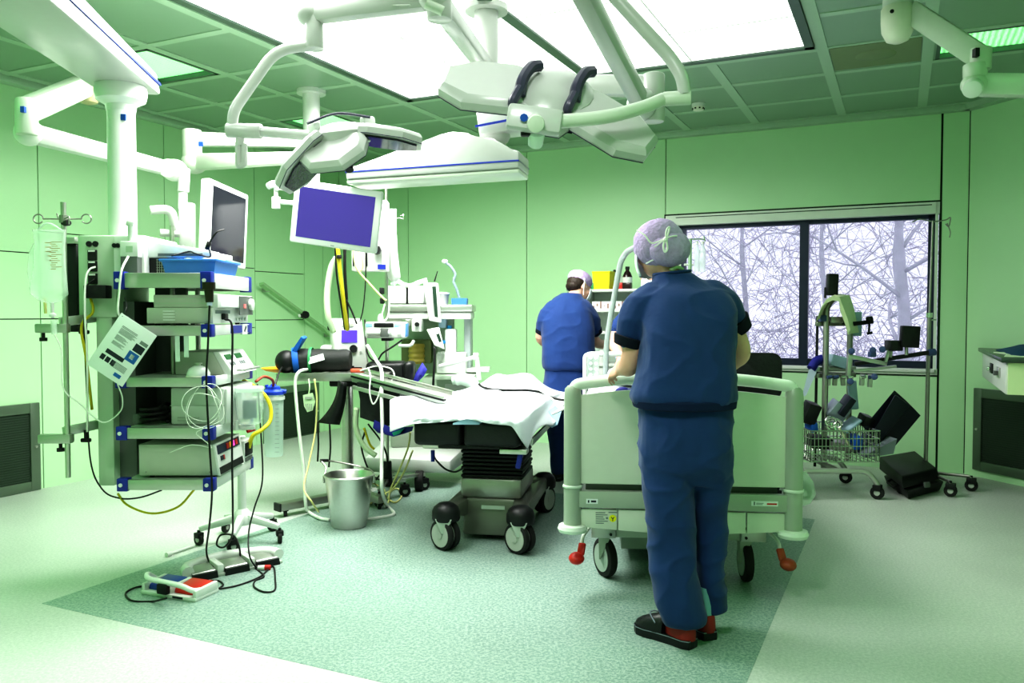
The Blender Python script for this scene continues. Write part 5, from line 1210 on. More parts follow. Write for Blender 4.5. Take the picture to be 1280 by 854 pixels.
t = Thing('hand_control', 'pale green fan-shaped hand control hanging below the instrument table', 'hand control', at(386, 515, 5.42))
PGR = mat('pale green plastic', (.55, .72, .47), .4)
t.part('body', t.w().prism([(0, 0), (0, 0)], 0.001) if False else t.w().loft([[at(x, y, Yq) for x, y in ((378.5, 494), (391, 491), (394, 502), (391, 513), (384, 515.5), (380, 508))] for Yq in (5.40, 5.44)]), PGR)
g = t.w()
for k in range(4): g.beam(at(382 + 2.5 * k, 505, 5.397), at(383 + 2 * k, 513, 5.397), .004, .004)
t.part('ribs', g, BEDG); t.part('window', t.w().bx(at(381, 500, 5.39).x, at(390, 500, 5.39).x, 5.393, 5.40, at(385, 499, 5.39).z, at(385, 496, 5.39).z), BEDG); t.part('cord', t.w().tube([at(386, 492, 5.42), at(387, 484, 5.42), at(386, 474, 5.45)], .005, 6, 4), PGR)

# diagonal glass rail with clamp knob on the left wall
p, q = lwall_bz(318, 355), lwall_bz(415, 425)
P0, P1 = rm(.09, p[0], p[1]), rm(.09, q[0], q[1])
t = Thing('slanted_wall_rail', 'slanted greenish rail with a black clamp knob on the left wall', 'wall rail', P1)
t.part('rail', t.w().beam(P0, P1, .03, .055, up=(1, 0, 0)), mat('tinted green rail', (.34, .54, .30), .25)); t.part('lower_bar', t.w().tube([P0 + (P1 - P0) * .78 + V((0, -.03, .03)), P0 + (P1 - P0) * .90 + V((0.05, -.1, -.04)), P1 + V((.0, -.05, -.13))], .013, 8), mat('tinted green rail', None))
kq = P0 + (P1 - P0) * .52
t.part('clamp_knob', t.w().cyl(kq + V((0, -.01, 0)), kq + V((.04, -.06, 0)), .045, .04, seg=8), BLACK); t.part('clamp_screw', t.w().cyl(kq + V((-.05, -.04, -.01)), kq + V((0, -.02, 0)), .02), WHITE)
for f_ in (.1, .9): t.part('wall_bracket', t.w().beam(P0 + (P1 - P0) * f_, P0 + (P1 - P0) * f_ - XA * .1, .04, .04), BEDG)

# ================================================================== INFUSION STAND WITH PUMP
YS = 5.85
st = at(484, 520, YS); 
t = Thing('infusion_stand', 'tall wheeled infusion stand behind the operating table with a pump clamped on', 'infusion stand', (st.x, YS, 0))
zt_ = zy(236, YS)
t.part('pole', t.mb().cyl((0, 0, .12), (0, 0, zt_), .0125, seg=12), STEEL)
t.part('base_socket', t.mb().cyl((0, 0, .10), (0, 0, .28), .035, .03, seg=12, bev=.004), BLACK)
for (fx, fy) in ((474, 634), (506, 621), (540, 610), (455, 612), (492, 608)):
    e_ = fl(fx, fy); v = V((e_.x - st.x, e_.y - YS, 0)); th = math.atan2(v.y, v.x); r = min(v.length, .40); v = V((math.cos(th), math.sin(th), 0)) * r
    t.part('foot', t.mb().beam((0, 0, .15), v + V((0, 0, .12)), .03, .025, bev=.003), STEEL); caster(t, v, .042, rz=th + 1.2, w=.03)
z0 = zy(273, YS)
t.part('hook', t.mb().tube([V((-.07, 0, z0 + .02)), V((-.06, 0, z0 - .0)), V((.10, -.02, z0)), V((.125, -.03, z0 - .01)), V((.125, -.03, z0 + .02)), V((.105, -.02, z0 + .02))], .004, 6, 5), CHROME)
p = at(484, 412, 5.76)
t2 = Thing('infusion_pump', 'white and blue syringe pump with dark display clamped to the infusion stand', 'pump', V((p.x, 5.76, p.z - .06)))
x0, x1 = at(457, 412, 5.74).x - t2.o.location.x, at(509, 412, 5.74).x - t2.o.location.x
t2.part('housing', t2.mb().bx(x0, x1, -.06, .05, .0, .115, .018), WHITE); t2.part('display', t2.mb().bx(x0 + .065, x1 - .09, -.064, -.058, .076, .106, .003), BLACK)
for a_, b_ in ((x0 + .008, x0 + .055), (x1 - .085, x1 - .035)): t2.part('key_pad', t2.mb().bx(a_, b_, -.063, -.058, .078, .105, .003), mat('pale blue keys', (.35, .6, .75), .4))
t2.part('blue_edge', t2.mb().bx(x1 - .012, x1 + .002, -.058, .048, .01, .105, .006), mat('mid blue edge', (.12, .3, .6), .4))
t2.part('syringe', t2.mb().cyl((x0 + .02, -.075, .04), (x1 - .10, -.075, .04), .018, seg=14), WHITE2); t2.part('plunger_clamp', t2.mb().bx(-.035, .02, -.095, -.06, .01, .07, .006), GREYD)
t2.part('drive_head', t2.mb().cyl((x1 - .055, -.085, .04), (x1 - .03, -.085, .04), .035, seg=16), WHITE); t2.part('pole_clamp', t2.mb().bx(-.04, .03, -.02, .12, -.02, .02, .006), BLACK)
cable('pump_lead', 'black lead hanging from the syringe pump to the floor gear', [at(503, 425, 5.72), at(490, 434, 5.7), at(478, 442, 5.7), at(470, 452, 5.75), at(459, 440, 5.8), at(456, 400, 6.0)], .006, CABLEB)
t = Thing('white_infusion_bag', 'white wrapped infusion bag hanging on the infusion stand', 'infusion bag', at(495, 352, 5.78))
t.part('bag', t.w().loft(bag_rings([(489, 495, 290, .3), (484, 496, 294, .7), (484, 497, 315, .9), (484, 500, 340, 1), (485, 501, 347, .8), (489, 496, 352, .4)], 5.78, .04)), WHITE2, sharp=0)
t.part('hanger', t.w().tube([at(495, 275, 5.8), at(493, 283, 5.79), at(493, 291, 5.78)], .006, 6), WHITE2)
t.part('drip_chamber', t.w().cyl(at(491, 352, 5.78), at(491, 358, 5.78), .01), CLEAR2)
cable('infusion_line', 'white infusion line falling from the wrapped bag to a roller clamp', [at(491, 356, 5.78), at(487, 375, 5.76), at(485, 395, 5.74), at(478, 402, 5.72), at(477, 395, 5.72), at(481, 380, 5.74)], .006, CABLEW)
single('roller_clamp', 'white oval clamp on the infusion line above the syringe pump', 'clamp', MB().sph(at(475.5, 399, 5.72), (.022, .012, .038), 14, 8), WHITE)
# ---- pendant column behind the monitor (hangs from the middle boom)
t = Thing('wall_service_panel', 'white service panel with a black knob and blue label hanging behind the violet monitor', 'service panel', at(470, 340, 5.5))
YP = 5.5
t.part('panel', t.w().bx(at(437, 1, YP).x, at(482, 1, YP).x, YP, YP + .12, zy(339, YP), zy(250, YP), .008), WHITE2)
t.part('glass_plate', t.w().bx(at(478, 1, YP).x, at(491, 1, YP).x, YP + .12, YP + .13, zy(290, YP), zy(258, YP)), CLEAR)
t.part('white_mast', t.w().bx(at(476, 1, YP).x, at(481, 1, YP).x, YP - .02, YP + .1, zy(338, YP), zy(256, YP), .004), WHITE)
t.part('knob', t.w().cyl((at(470, 1, YP).x, YP - .02, zy(313, YP)), (at(470, 1, YP).x, YP - .06, zy(313, YP)), .032, seg=8), BLACK)
t.part('blue_label', t.w().bx(at(471, 1, YP).x, at(481, 1, YP).x, YP - .026, YP - .02, zy(337, YP), zy(331, YP)), BLUE)
for x in (439, 456): t.part('socket', t.w().bx(at(x, 1, YP).x, at(x + 1.5, 1, YP).x, YP - .006, YP + .0, zy(333, YP), zy(316, YP)), BLACK)
hose = lambda nm, lb, pts, r, m: cable(nm, lb, pts, r, m, cat='hose')
cable('gas_hose', 'yellow and dark gas hose hanging behind the violet monitor to the defibrillator', [at(422, 308, 5.4), at(424, 330, 5.4), at(428, 365, 5.42), at(433, 405, 5.5), at(434, 412, 5.55)], .014, CABLEY, cat='hose')
cable('gas_hose', 'black gas hose beside the yellow one behind the violet monitor', [at(431, 308, 5.42), at(431, 340, 5.43), at(433, 370, 5.46), at(435, 412, 5.56)], .010, CABLEB, cat='hose')
cable('gas_hose', 'thin dark hose left of the yellow one behind the violet monitor', [at(419, 308, 5.42), at(421, 345, 5.43), at(427, 385, 5.46), at(431, 412, 5.56)], .006, CABLEB, cat='hose')
cable('corrugated_hose', 'thick pale corrugated hose curving down left of the gas hoses', [at(421, 322, 5.45), at(414, 335, 5.45), at(409, 365, 5.45), at(410, 395, 5.45), at(417, 415, 5.5)], .022, mat('pale green hose', (.62, .78, .52), .5), cat='hose')
single('hose_tie', 'black hose clip where the corrugated hose meets the gas hoses', 'clip', MB().box(at(424, 321, 5.38), (.03, .03, .025), bev=.005), BLACK)
for i, (pts, m, r, l) in enumerate((([(441, 310), (446, 335), (462, 355), (478, 372), (483, 376)], CABLEYL, .007, 'pale yellow cable sagging from the monitor towards the infusion stand'), ([(445, 310), (452, 322), (453, 335), (448, 340)], CABLEYL, .006, 'short pale yellow cable loop under the violet monitor'),
      ([(433, 375), (440, 390), (446, 405)], CABLEB, .006, 'short black cable below the gas hoses'), ([(457, 312), (457, 350), (454, 385), (450, 402)], CABLEB, .004, 'thin black cable hanging under the service panel'))):
    cable('hanging_cable', l, [at(x, y, 5.45) for x, y in pts], r, m)

# ================================================================== ANAESTHESIA MACHINE
YM = 6.5
cxm = at(540, 500, YM).x
t = Thing('anaesthesia_machine', 'large white anaesthesia machine with screens and wheeled plinth behind the operating table', 'anaesthesia machine', (cxm, YM, 0))
X = lambda px_, Y=YM: at(px_, 400, Y).x
ZZ = lambda py, Y=YM: zy(py, Y)
MG = mat('machine grey green', (.52, .62, .50), .45)
t.part('plinth', t.w().hexa([V((X(462), YM - .25, .12)), V((X(566), YM - .30, .12)), V((X(586), YM + .35, .12)), V((X(468), YM + .35, .12)), V((X(462), YM - .25, .24)), V((X(566), YM - .30, .22)), V((X(592), YM + .35, .30)), V((X(468), YM + .35, .27))], .02), WHITE2)
for x, y in ((464, YM - .26), (528, YM - .34), (586, YM + .2)):
    cs = t.part('caster', t.w().cyl((X(x) - .02, y, .075), (X(x) + .04, y, .075), .075, seg=22, bev=.008), RUBBER); t.part('caster_disc', t.w().cyl((X(x) - .024, y, .075), (X(x) - .015, y, .075), .055, seg=18), MG, parent=cs)
t.part('cabinet', t.w().bx(X(527), X(588), YM, YM + .5, .26, ZZ(472), .02), MG)
t.part('drawer', t.w().bx(X(556), X(582), YM - .012, YM, ZZ(528), ZZ(480), .006), WHITE2)
t.part('lower_body', t.w().bx(X(486), X(528), YM + .05, YM + .5, .26, ZZ(540), .02), BEDG)
t.part('bellows_window', t.w().bx(X(500), X(538), YM + .06, YM + .2, ZZ(455), ZZ(425), .01), mat('olive back', (.16, .20, .08), .5))
t.part('bellows', t.w().lathe([(.06 + .008 * (k % 2), .02 * k) for k in range(9)], V((X(520), YM + .03, ZZ(455))), 18), mat('amber bellows', (.35, .28, .06), .5))
t.part('column', t.w().bx(X(545), X(565), YM + .1, YM + .3, ZZ(475), ZZ(392), .008), MG); t.part('column', t.w().bx(X(580), X(588), YM - .0, YM + .4, ZZ(475), ZZ(392), .008), mat('blue grey post', (.42, .47, .47), .4))
t.part('back_panel', t.w().bx(X(497), X(545), YM + .25, YM + .3, ZZ(470), ZZ(392), .004), MG)
t.part('top_deck', t.w().bx(X(485), X(592), YM - .18, YM + .4, ZZ(390), ZZ(381), .012), ALU); t.part('top_drawer', t.w().bx(X(487), X(590), YM - .16, YM + .38, ZZ(399), ZZ(390), .01), WHITE2)
t.part('deck_bracket', t.w().bx(X(490), X(518), YM - .17, YM - .12, ZZ(405), ZZ(399)), STEEL)
t.part('gas_monitor', t.w().bx(X(484), X(510), YM - .12, YM + .2, ZZ(380), ZZ(358), .008), WHITE); t.part('gas_monitor', t.w().bx(X(512.5), X(532), YM - .12, YM + .2, ZZ(380), ZZ(358), .008), WHITE)
t.part('monitor_gap', t.w().bx(X(509.5), X(513), YM - .10, YM + .18, ZZ(380), ZZ(358)), BLACK)
t.part('black_handle', t.w().bx(X(477.5), X(481), YM - .12, YM, ZZ(368), ZZ(360), .006).bx(X(478), X(481), YM - .12, YM, ZZ(380), ZZ(373), .006), BLACK)
a, b = at(530, 352, YM - .3), at(549, 352, YM - .22); 
mb = t.w().hexa([at(536, 401, YM - .32), at(552, 404, YM - .24), at(552, 404, YM - .12), at(536, 401, YM - .2), at(529, 353, YM - .3), at(548, 354, YM - .22), at(548, 354, YM - .1), at(529, 353, YM - .18)], .012); t.part('screen_column', mb, WHITE)
t.part('screen_strip', t.w().hexa([at(543.5, 396, YM - .33), at(547.5, 397, YM - .31), at(547.5, 397, YM - .29), at(543.5, 396, YM - .31), at(540, 358, YM - .31), at(545, 358, YM - .29), at(545, 358, YM - .27), at(540, 358, YM - .29)]), LCD)
mb = t.w().hexa([at(543, 432, YM - .36), at(556, 437, YM - .33), at(556, 437, YM - .25), at(543, 432, YM - .28), at(533, 412, YM - .36), at(549, 409, YM - .33), at(549, 409, YM - .25), at(533, 412, YM - .28)], .008); t.part('tilted_display', mb, WHITE)
t.part('tilted_display_glass', t.w().hexa([at(549, 428, YM - .385), at(552, 427, YM - .38), at(552, 427, YM - .37), at(549, 428, YM - .375), at(545, 418, YM - .385), at(549, 417, YM - .38), at(549, 417, YM - .37), at(545, 418, YM - .375)]), LCD)
t.part('white_canister', t.w().bx(X(557), X(571), YM - .1, YM + .05, ZZ(445), ZZ(411), .014), WHITE); t.part('blue_cap', t.w().cyl((X(562), YM - .03, ZZ(411)), (X(562), YM - .03, ZZ(407)), .02), mat('cyan cap', (.03, .3, .65), .4))
t.part('vaporiser', t.w().bx(X(549), X(558), YM - .05, YM + .1, ZZ(410), ZZ(394), .006), PADB); t.part('blue_dial', t.w().cyl((X(556), YM - .14, ZZ(427)), (X(556), YM - .10, ZZ(427)), .015), mat('cyan cap', None))
cyls = t.w().cyl((X(513), YM - .15, ZZ(407)), (X(513), YM - .15, ZZ(399)), .05, seg=18, bev=.006); t.part('steel_valve', cyls, STEEL)
t.part('suction_head', t.w().bx(X(519), X(531), YM - .24, YM - .1, ZZ(414), ZZ(399), .008), WHITE); t.part('suction_dial', t.w().cyl((X(526), YM - .28, ZZ(405)), (X(526), YM - .24, ZZ(405)), .017, seg=14), BLACK)
t.part('grab_rail', t.w().tube(round_corner([V((X(503), YM - .2, ZZ(431))), V((X(518), YM - .22, ZZ(431))), V((X(521), YM - .2, ZZ(425)))], .03), .013, 10), WHITE)
t.part('work_top', t.w().bx(X(544), X(596), YM - .25, YM + .3, ZZ(472), ZZ(466), .008), MG); t.part('work_shelf', t.w().bx(X(566), X(612), YM - .15, YM + .2, ZZ(464), ZZ(460), .006), WHITE)
t.part('breathing_arm', t.w().tube([at(549, 458, YM - .3), at(575, 452, YM - .32), at(596, 446, YM - .32)], .016, 10), WHITE2); t.part('breathing_arm_head', t.w().cyl(at(592, 446, YM - .32), at(598, 446, YM - .32), .03, seg=14).cyl(at(596, 446, YM - .32), at(599, 475, YM - .32), .018, seg=12), WHITE)
t.part('breathing_bag', t.w().tube([at(566, 476, YM - .3), at(578, 474, YM - .32), at(589, 478, YM - .32), at(594, 486, YM - .32)], .05, 12, 5, rr=[.03, .045, .05, .05, .04]), CLEAR2)
for x_, y_ in ((549, 442), (554, 441), (551, 453)): t.part('knob', t.w().cyl(at(x_, y_, YM - .2), at(x_, y_, YM - .22), .013), GREYM)
t.part('circle_absorber', t.w().bx(X(548), X(584), YM - .2, YM + .1, ZZ(465), ZZ(440), .015), WHITE2)
p = at(575, 377, YM + .05)
t = Thing('blue_basket', 'small light blue tray on top of the anaesthesia machine', 'tray', V((p.x, YM + .05, ZZ(381))))
t.part('shell', tray_mesh(t.mb(), .115, .22, .05, flare=1.05), LBLUE)
pts = [at(574, 372, YM + .05), at(571, 362, YM + .05), at(567, 352, YM + .05), at(569, 343, YM + .05), at(564, 334, YM + .05), at(558, 329, YM + .05)]
t = Thing('gooseneck_lamp', 'ribbed gooseneck with a white head rising from the blue tray', 'lamp', pts[0])
t.part('neck', t.w().tube(catmull(pts, 6), .012, 8, 0, rr=[.012, .009] * 15), mat('grey blue neck', (.25, .32, .36), .4)); t.part('head', t.w().sph(at(556, 327, YM + .05), (.025, .025, .018), 12, 8), WHITE)
single('white_bottle', 'white round tub on the machine deck behind the screen column', 'tub', MB().lathe([(.045, 0), (.055, .08), (.06, .085), (.06, .10), (.02, .105)], (X(551), YM + .15, ZZ(381)), 18), WHITE)
cable('breathing_tube', 'clear breathing tubes lying across the gas monitors', [at(490, 356, YM - .1), at(497, 352, YM - .12), at(505, 356, YM - .12), at(514, 357, YM - .1), at(524, 353, YM - .1), at(534, 350, YM - .1)], .018, CLEAR2, cat='tube')
single('black_antenna', 'short black rod standing on the machine screen column', 'rod', MB().cyl(at(543, 352, YM - .15), at(547, 339, YM - .15), .006, .003), BLACK)
cable('machine_lead', 'thick black lead hanging down from the tilted display of the anaesthesia machine', [at(543, 434, YM - .36), at(543, 455, YM - .38), at(542, 470, YM - .38), at(541, 490, YM - .36)], .009, CABLEB)
cable('machine_lead', 'black lead looping below the operating table to the column', [at(541, 566, 5.2), at(545, 575, 5.1), at(556, 586, 5.0), at(568, 590, 4.95), at(578, 586, 4.9)], .006, CABLEB)
for i, (pts, m, r, l) in enumerate((([(456, 540), (452, 560), (462, 590), (474, 600)], CABLEB, .006, 'black cable loop under the arm pad'), ([(460, 530), (478, 555), (484, 580), (470, 600)], CABLEB, .006, 'black cable crossing the infusion stand pole'),
     ([(446, 510), (445, 535), (455, 558), (470, 570)], mat('pale green hose', None), .018, 'pale hose hanging under the arm pad'), ([(455, 535), (462, 555), (468, 562)], CABLEY, .008, 'short yellow cable under the arm pad'),
     ([(513, 540), (510, 560), (498, 590), (488, 612), (486, 625)], CABLEYL, .006, 'pale yellow cable slanting to the infusion stand foot'), ([(516, 563), (505, 590), (492, 610), (480, 618)], CABLEYL, .006, 'second pale yellow cable slanting to the infusion stand foot'))):
    cable('hanging_cable', l, [at(x, y, 5.45) for x, y in pts], r, m)
cable('floor_cable', 'pale yellow cable in loops on the floor round the infusion stand foot', [fl(457, 600, .05), fl(470, 606, .02), fl(480, 612, .01), fl(484, 622, .01), fl(494, 628, .01), fl(502, 620, .01), fl(497, 611, .01), fl(488, 615, .01), fl(484, 630, .01), fl(470, 626, .01), fl(458, 632, .01), fl(450, 628, .01)], .006, CABLEYL)
# ================================================================== HOSPITAL BED
f0, f1 = at(716, 570, 3.86), at(992, 570, 3.76)
bc = (f0 + f1) / 2; bc.z = 0; hwid = (f1 - f0).length / 2; BR = math.atan2(f1.y - f0.y, f1.x - f0.x)
t = Thing('hospital_bed', 'pale green hospital bed with tall footboard and large casters in front of the window', 'hospital bed', bc, BR)
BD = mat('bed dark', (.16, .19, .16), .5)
# footboard
fbm = t.mb()
def arch(x, z0, k): return z0 + k * (1 - (x / hwid) ** 2)
top = [V((-hwid, 0, .97))] + [V((x * hwid, -.0, arch(x * hwid, 1.002, .042))) for x in (-.97, -.88, -.7, -.5, -.25, 0, .25, .5, .7, .88, .97)] + [V((hwid, 0, .97))]
fbt = t.part('footboard_rail', t.mb().tube(catmull(round_corner(top, .05, 4), 3), .028, 14), BEDW)
for sx in (-1, 1):
    x = sx * hwid
    def ell(z, rx, ry): return [V((x + rx * math.cos(a_), ry * math.sin(a_), z)) for a_ in [2 * PI * i / 22 for i in range(22)]]
    pst = t.part('footboard_post', t.mb().loft([ell(.335, .043, .038), ell(.95, .042, .037), ell(.985, .038, .034), ell(1.0, .025, .025)]), BEDG)
    t.part('post_ring', t.mb().loft([ell(.516, .046, .041), ell(.519, .048, .043), ell(.526, .048, .043), ell(.529, .046, .041)]), BEDW, parent=pst)
    t.part('bumper_disc', t.mb().lathe([(.04, .30), (.066, .305), (.072, .32), (.066, .336), (.04, .34)], (x - sx * .0, 0, 0), 24), BEDW, parent=pst)
poly = [(-hwid + .03, .535)] + [(hwid - .03, .535)] + [(x * (hwid - .03), .955 + .035 * (1 - x * x)) for x in (1, .8, .6, .4, .2, 0, -.2, -.4, -.6, -.8, -1)]
MV = Matrix(((1, 0, 0, 0), (0, 0, 1, -.012), (0, 1, 0, 0), (0, 0, 0, 1)))
t.part('footboard_panel', t.mb().prism(poly, .024, MV, bev=.006), BEDP)
t.part('lower_rail', t.mb().bx(-hwid + .03, hwid - .03, -.026, .02, .424, .503, .006), BEDG)
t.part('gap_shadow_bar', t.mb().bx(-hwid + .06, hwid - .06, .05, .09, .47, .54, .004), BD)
for sx in (-1, 1):
    x0, x1 = (hwid - .03) * sx, .30 * sx
    t.part('lower_panel', t.mb().prism([(x0, .33), (x1, .318), (x1, .416), (x0, .416)], .02, MV, bev=.003), BEDP)
    t.part('lower_panel', t.mb().prism([(.294 * sx, .318), (.02 * sx, .302), (.02 * sx, .39), (.06 * sx, .416), (.294 * sx, .416)], .02, MV, bev=.003), BEDP)
st_ = t.part('name_sticker', t.mb().bx(-.445, -.39, -.0285, -.026, .445, .468), PAPER); t.part('sticker_print', t.mb().bx(-.437, -.43, -.0292, -.028, .45, .462).bx(-.422, -.398, -.0292, -.028, .452, .461), INKD, parent=st_)
st_ = t.part('maker_sticker', t.mb().bx(.315, .435, -.0285, -.026, .452, .475), PAPER); t.part('sticker_print', t.mb().bx(.325, .332, -.0292, -.028, .456, .472).bx(.337, .37, -.0292, -.028, .464, .467).bx(.337, .366, -.0292, -.028, .458, .461), INK, parent=st_)
t.part('sticker_print', t.mb().bx(.385, .43, -.0293, -.0282, .459, .466), RED, parent=st_)
g = t.mb()
for k in range(6): g.bx(-.40, -.355 + .012 * math.sin(k * 2), -.0135, -.012, .398 - .010 * k, .402 - .010 * k)
g.bx(-.34, -.30, -.0135, -.012, .40, .405).bx(-.352, -.342, -.0135, -.012, .37, .38)
t.part('printed_label', g, INK); y_ = t.part('yellow_mark', t.mb().cyl((-.32, -.0138, .374), (-.32, -.0118, .374), .017, seg=20), YELLOW); t.part('mark_sign', t.mb().beam((-.327, -.0142, .381), (-.320, -.0142, .372), .003, .003).beam((-.313, -.0142, .381), (-.320, -.0142, .372), .003, .003).beam((-.320, -.0142, .374), (-.320, -.0142, .362), .003, .003), INKD, parent=y_)
# under frame, casters
t.part('cross_beam', t.mb().bx(-.40, .40, .16, .26, .235, .315, .01), BEDG); t.part('corner_plate', t.mb().bx(-.42, -.30, .145, .165, .235, .318, .004), ALU); t.part('corner_plate', t.mb().bx(.30, .42, .145, .165, .235, .318, .004), ALU)
for sx in (-1, 1): t.part('bolts', t.mb().cyl((sx * .325, .14, .30), (sx * .325, .15, .30), .007).cyl((sx * .325, .14, .255), (sx * .325, .15, .255), .007), BLACK)
t.part('long_beam', t.mb().bx(-.36, -.29, .2, 1.95, .24, .31, .01), BEDG); t.part('long_beam', t.mb().bx(.29, .36, .2, 1.95, .24, .31, .01), BEDG)
t.part('base_fairing', t.mb().loft([[V((x, y, z)) for x, y in ((-.26, .55), (.26, .55), (.26, 1.5), (-.26, 1.5))] for z in (.07, .24)]), mat('bed base grey', (.34, .38, .34), .5)); t.part('lift_column', t.mb().bx(-.12, .12, .5, .7, .25, .6, .02).bx(-.12, .12, 1.3, 1.5, .25, .6, .02), BEDG)
for sx in (-1, 1):
    for y in (.29, 1.85):
        x = sx * .35; a_ = math.radians(28 if sx < 0 else 4); dx, dy = math.cos(a_), math.sin(a_)
        cs = t.part('caster', t.mb().cyl((x - dx * .022, y - dy * .022, .10), (x + dx * .022, y + dy * .022, .10), .10, seg=28, bev=.012), RUBBER)
        t.part('caster_disc', t.mb().cyl((x - dx * .025, y - dy * .025, .10), (x + dx * .025, y + dy * .025, .10), .072, seg=24), mat('caster grey', (.40, .45, .41), .45), parent=cs)
        t.part('caster_fork', t.mb().hexa([V((x - dx * .035, y - dy * .035 - .03, .10)), V((x - dx * .027, y - dy * .027 - .03, .10)), V((x - dx * .027, y - dy * .027 + .03, .10)), V((x - dx * .035, y - dy * .035 + .03, .10)), V((x - .035, y - .05, .235)), V((x + .035, y - .05, .235)), V((x + .035, y + .05, .235)), V((x - .035, y + .05, .235))]), BEDG, parent=cs)
for sx, m_ in ((-1, RED), (1, mat('brown red pedal', (.33, .07, .03), .45))):
    x = sx * .46
    bl_ = t.part('brake_lever', t.mb().tube([V((x - sx * .03, .14, .29)), V((x, .08, .26)), V((x + sx * .005, .05, .22))], .009, 8, 4), BEDW); t.part('brake_pedal', t.mb().beam((x + sx * .002, .05, .235), (x + sx * .012, .02, .185), .035, .02, bev=.006).sph((x + sx * .03, .0, .175), (.038, .05, .028), 14, 8), m_, parent=bl_, label='red brake pedal')
# mattress platform, mattress, sheet
t.part('platform', t.mb().bx(-.46, .46, .06, 2.0, .60, .68, .015), BEDG)
t.part('mattress', t.mb().bx(-.44, .44, .08, 1.97, .68, .82, .05, 3), mat('mattress cover', (.30, .38, .34), .6))
rows = []
for j in range(22):
    v = j / 21; y = .06 + 1.9 * v; row = []
    for i in range(25):
        u = i / 24 * 2 - 1; x = u * .52; z = .845 if abs(u) < .82 else .845 - (abs(u) - .82) * 1.1
        z += .09 * max(0, 1 - abs(u) / .8) * (.5 + .5 * math.sin(v * 5 + 1)) * (v < .95) + .022 * noise.noise(V((u * 3, v * 9, 2))) + .02 * noise.noise(V((u * 7, v * 4, 9)))
        row.append(V((x, y, z)))
    rows.append(row)
t.part('bed_sheet', t.mb().sheet(rows), SHEET, sharp=0)
t.part('pillow', t.mb().sph((.0, 1.72, .93), (.32, .2, .09), 22, 12), SHEET, sharp=0)
# headboard
top = [V((-.47, 2.04, .60)), V((-.47, 2.04, 1.035)), V((-.44, 2.04, 1.05)), V((.44, 2.04, 1.05)), V((.47, 2.04, 1.035)), V((.47, 2.04, .60))]
hbd = t.part('headboard_frame', t.mb().tube(round_corner(top, .04, 4), .018, 12), WHITE); t.part('headboard_panel', t.mb().bx(-.45, .45, 2.035, 2.05, .66, .90, .01), WHITE2)
t.part('cup_strip', t.mb().bx(-.455, -.37, 2.0, 2.02, .88, 1.06, .015), CLEAR, label='clear perforated plastic strip')
g = t.mb()
for i in range(2):
    for j in range(4): g.cyl((-.43 + .035 * i, 1.999, .905 + .04 * j), (-.43 + .035 * i, 1.996, .905 + .04 * j), .012, seg=10)
t.part('strip_holes', g, WHITE)
for sx in (-1, 1): t.part('side_rail', t.mb().tube(round_corner([V((sx * .50, .5, .62)), V((sx * .50, .5, .72)), V((sx * .50, 1.7, .72)), V((sx * .50, 1.7, .62))], .06, 4), .015, 8), BEDW)
pp = [at(757, 486, 5.75), at(757.5, 440, 5.75), at(760, 415, 5.74), at(770, 358, 5.7), at(776, 326, 5.65), at(783, 315, 5.6), at(800, 306, 5.4), at(832, 300, 5.1), at(850, 299, 5.0)]
t.part('lifting_pole', t.w().tube(round_corner([pp[0] + V((0, 0, -.35))] + pp, .12, 5), .020, 12), mat('pale grey tube', (.40, .44, .44), .3, metal=.3))
t.part('lifting_strap', t.w().tube([pp[-1], pp[-1] + V((0, 0, -.12)), pp[-1] + V((0, 0, -.24))], .008, 6), CABLEW)
mb = t.w().loft([[at(1000, 588, 3.95), at(1008, 590, 3.95), at(1017, 603, 3.95), at(1020, 618, 3.95), at(1013, 630, 3.95), at(1000, 634, 3.95)], [at(1000, 588, 4.15), at(1008, 590, 4.15), at(1016, 603, 4.15), at(1018, 618, 4.15), at(1012, 630, 4.15), at(1000, 634, 4.15)]])
t.part('plastic_bag', mb, CLEAR, label='clear plastic bag hanging at the right side of the bed')
single('blue_cap_pen', 'small dark blue rolled thing lying on the sheet behind the footboard', 'glove', MB().sph(at(778, 489, 3.93), (.035, .03, .02), 12, 8).sph(at(785, 490, 3.93), (.03, .025, .016), 12, 8), NAVY)

# ================================================================== OFFICE CHAIR BEHIND THE BED
p = at(937, 465, 6.35)
t = Thing('office_chair', 'black swivel chair back showing behind the bed on the right of the standing person', 'chair', (p.x, 6.2, 0), math.radians(-15))
hw_ = .14
def rr_poly(w, h, r, n=5):
    out = []
    for cx_, cy_, a0 in ((w / 2 - r, h / 2 - r, 0), (-w / 2 + r, h / 2 - r, 90), (-w / 2 + r, -h / 2 + r, 180), (w / 2 - r, -h / 2 + r, 270)):
        for k in range(n + 1): a_ = math.radians(a0 + 90 * k / n); out.append((cx_ + r * math.cos(a_), cy_ + r * math.sin(a_)))
    return out
zc = p.z + .0
t.part('backrest', t.mb().prism(rr_poly(.40, .36, .07), .05, Matrix(((1, 0, 0, 0), (0, 0, 1, .12), (0, 1, 0, zc - .03), (0, 0, 0, 1))), bev=.012), LEATHER)
t.part('seat', t.mb().prism(rr_poly(.44, .42, .09), .07, Matrix.Translation((0, -.08, .46)), bev=.015), LEATHER)
t.part('back_bracket', t.mb().beam((0, .17, .45), (0, .19, zc), .06, .02), BLACK); t.part('gas_lift', t.mb().cyl((0, -.08, .1), (0, -.08, .46), .025), STEEL)
for k in range(5):
    th = 2 * PI * k / 5 + .3; e_ = V((.27 * math.cos(th), -.08 + .27 * math.sin(th), .085)); t.part('foot', t.mb().beam((0, -.08, .12), e_, .04, .035, bev=.006), BLACK); caster(t, (e_.x, e_.y, 0), .03, rz=th)

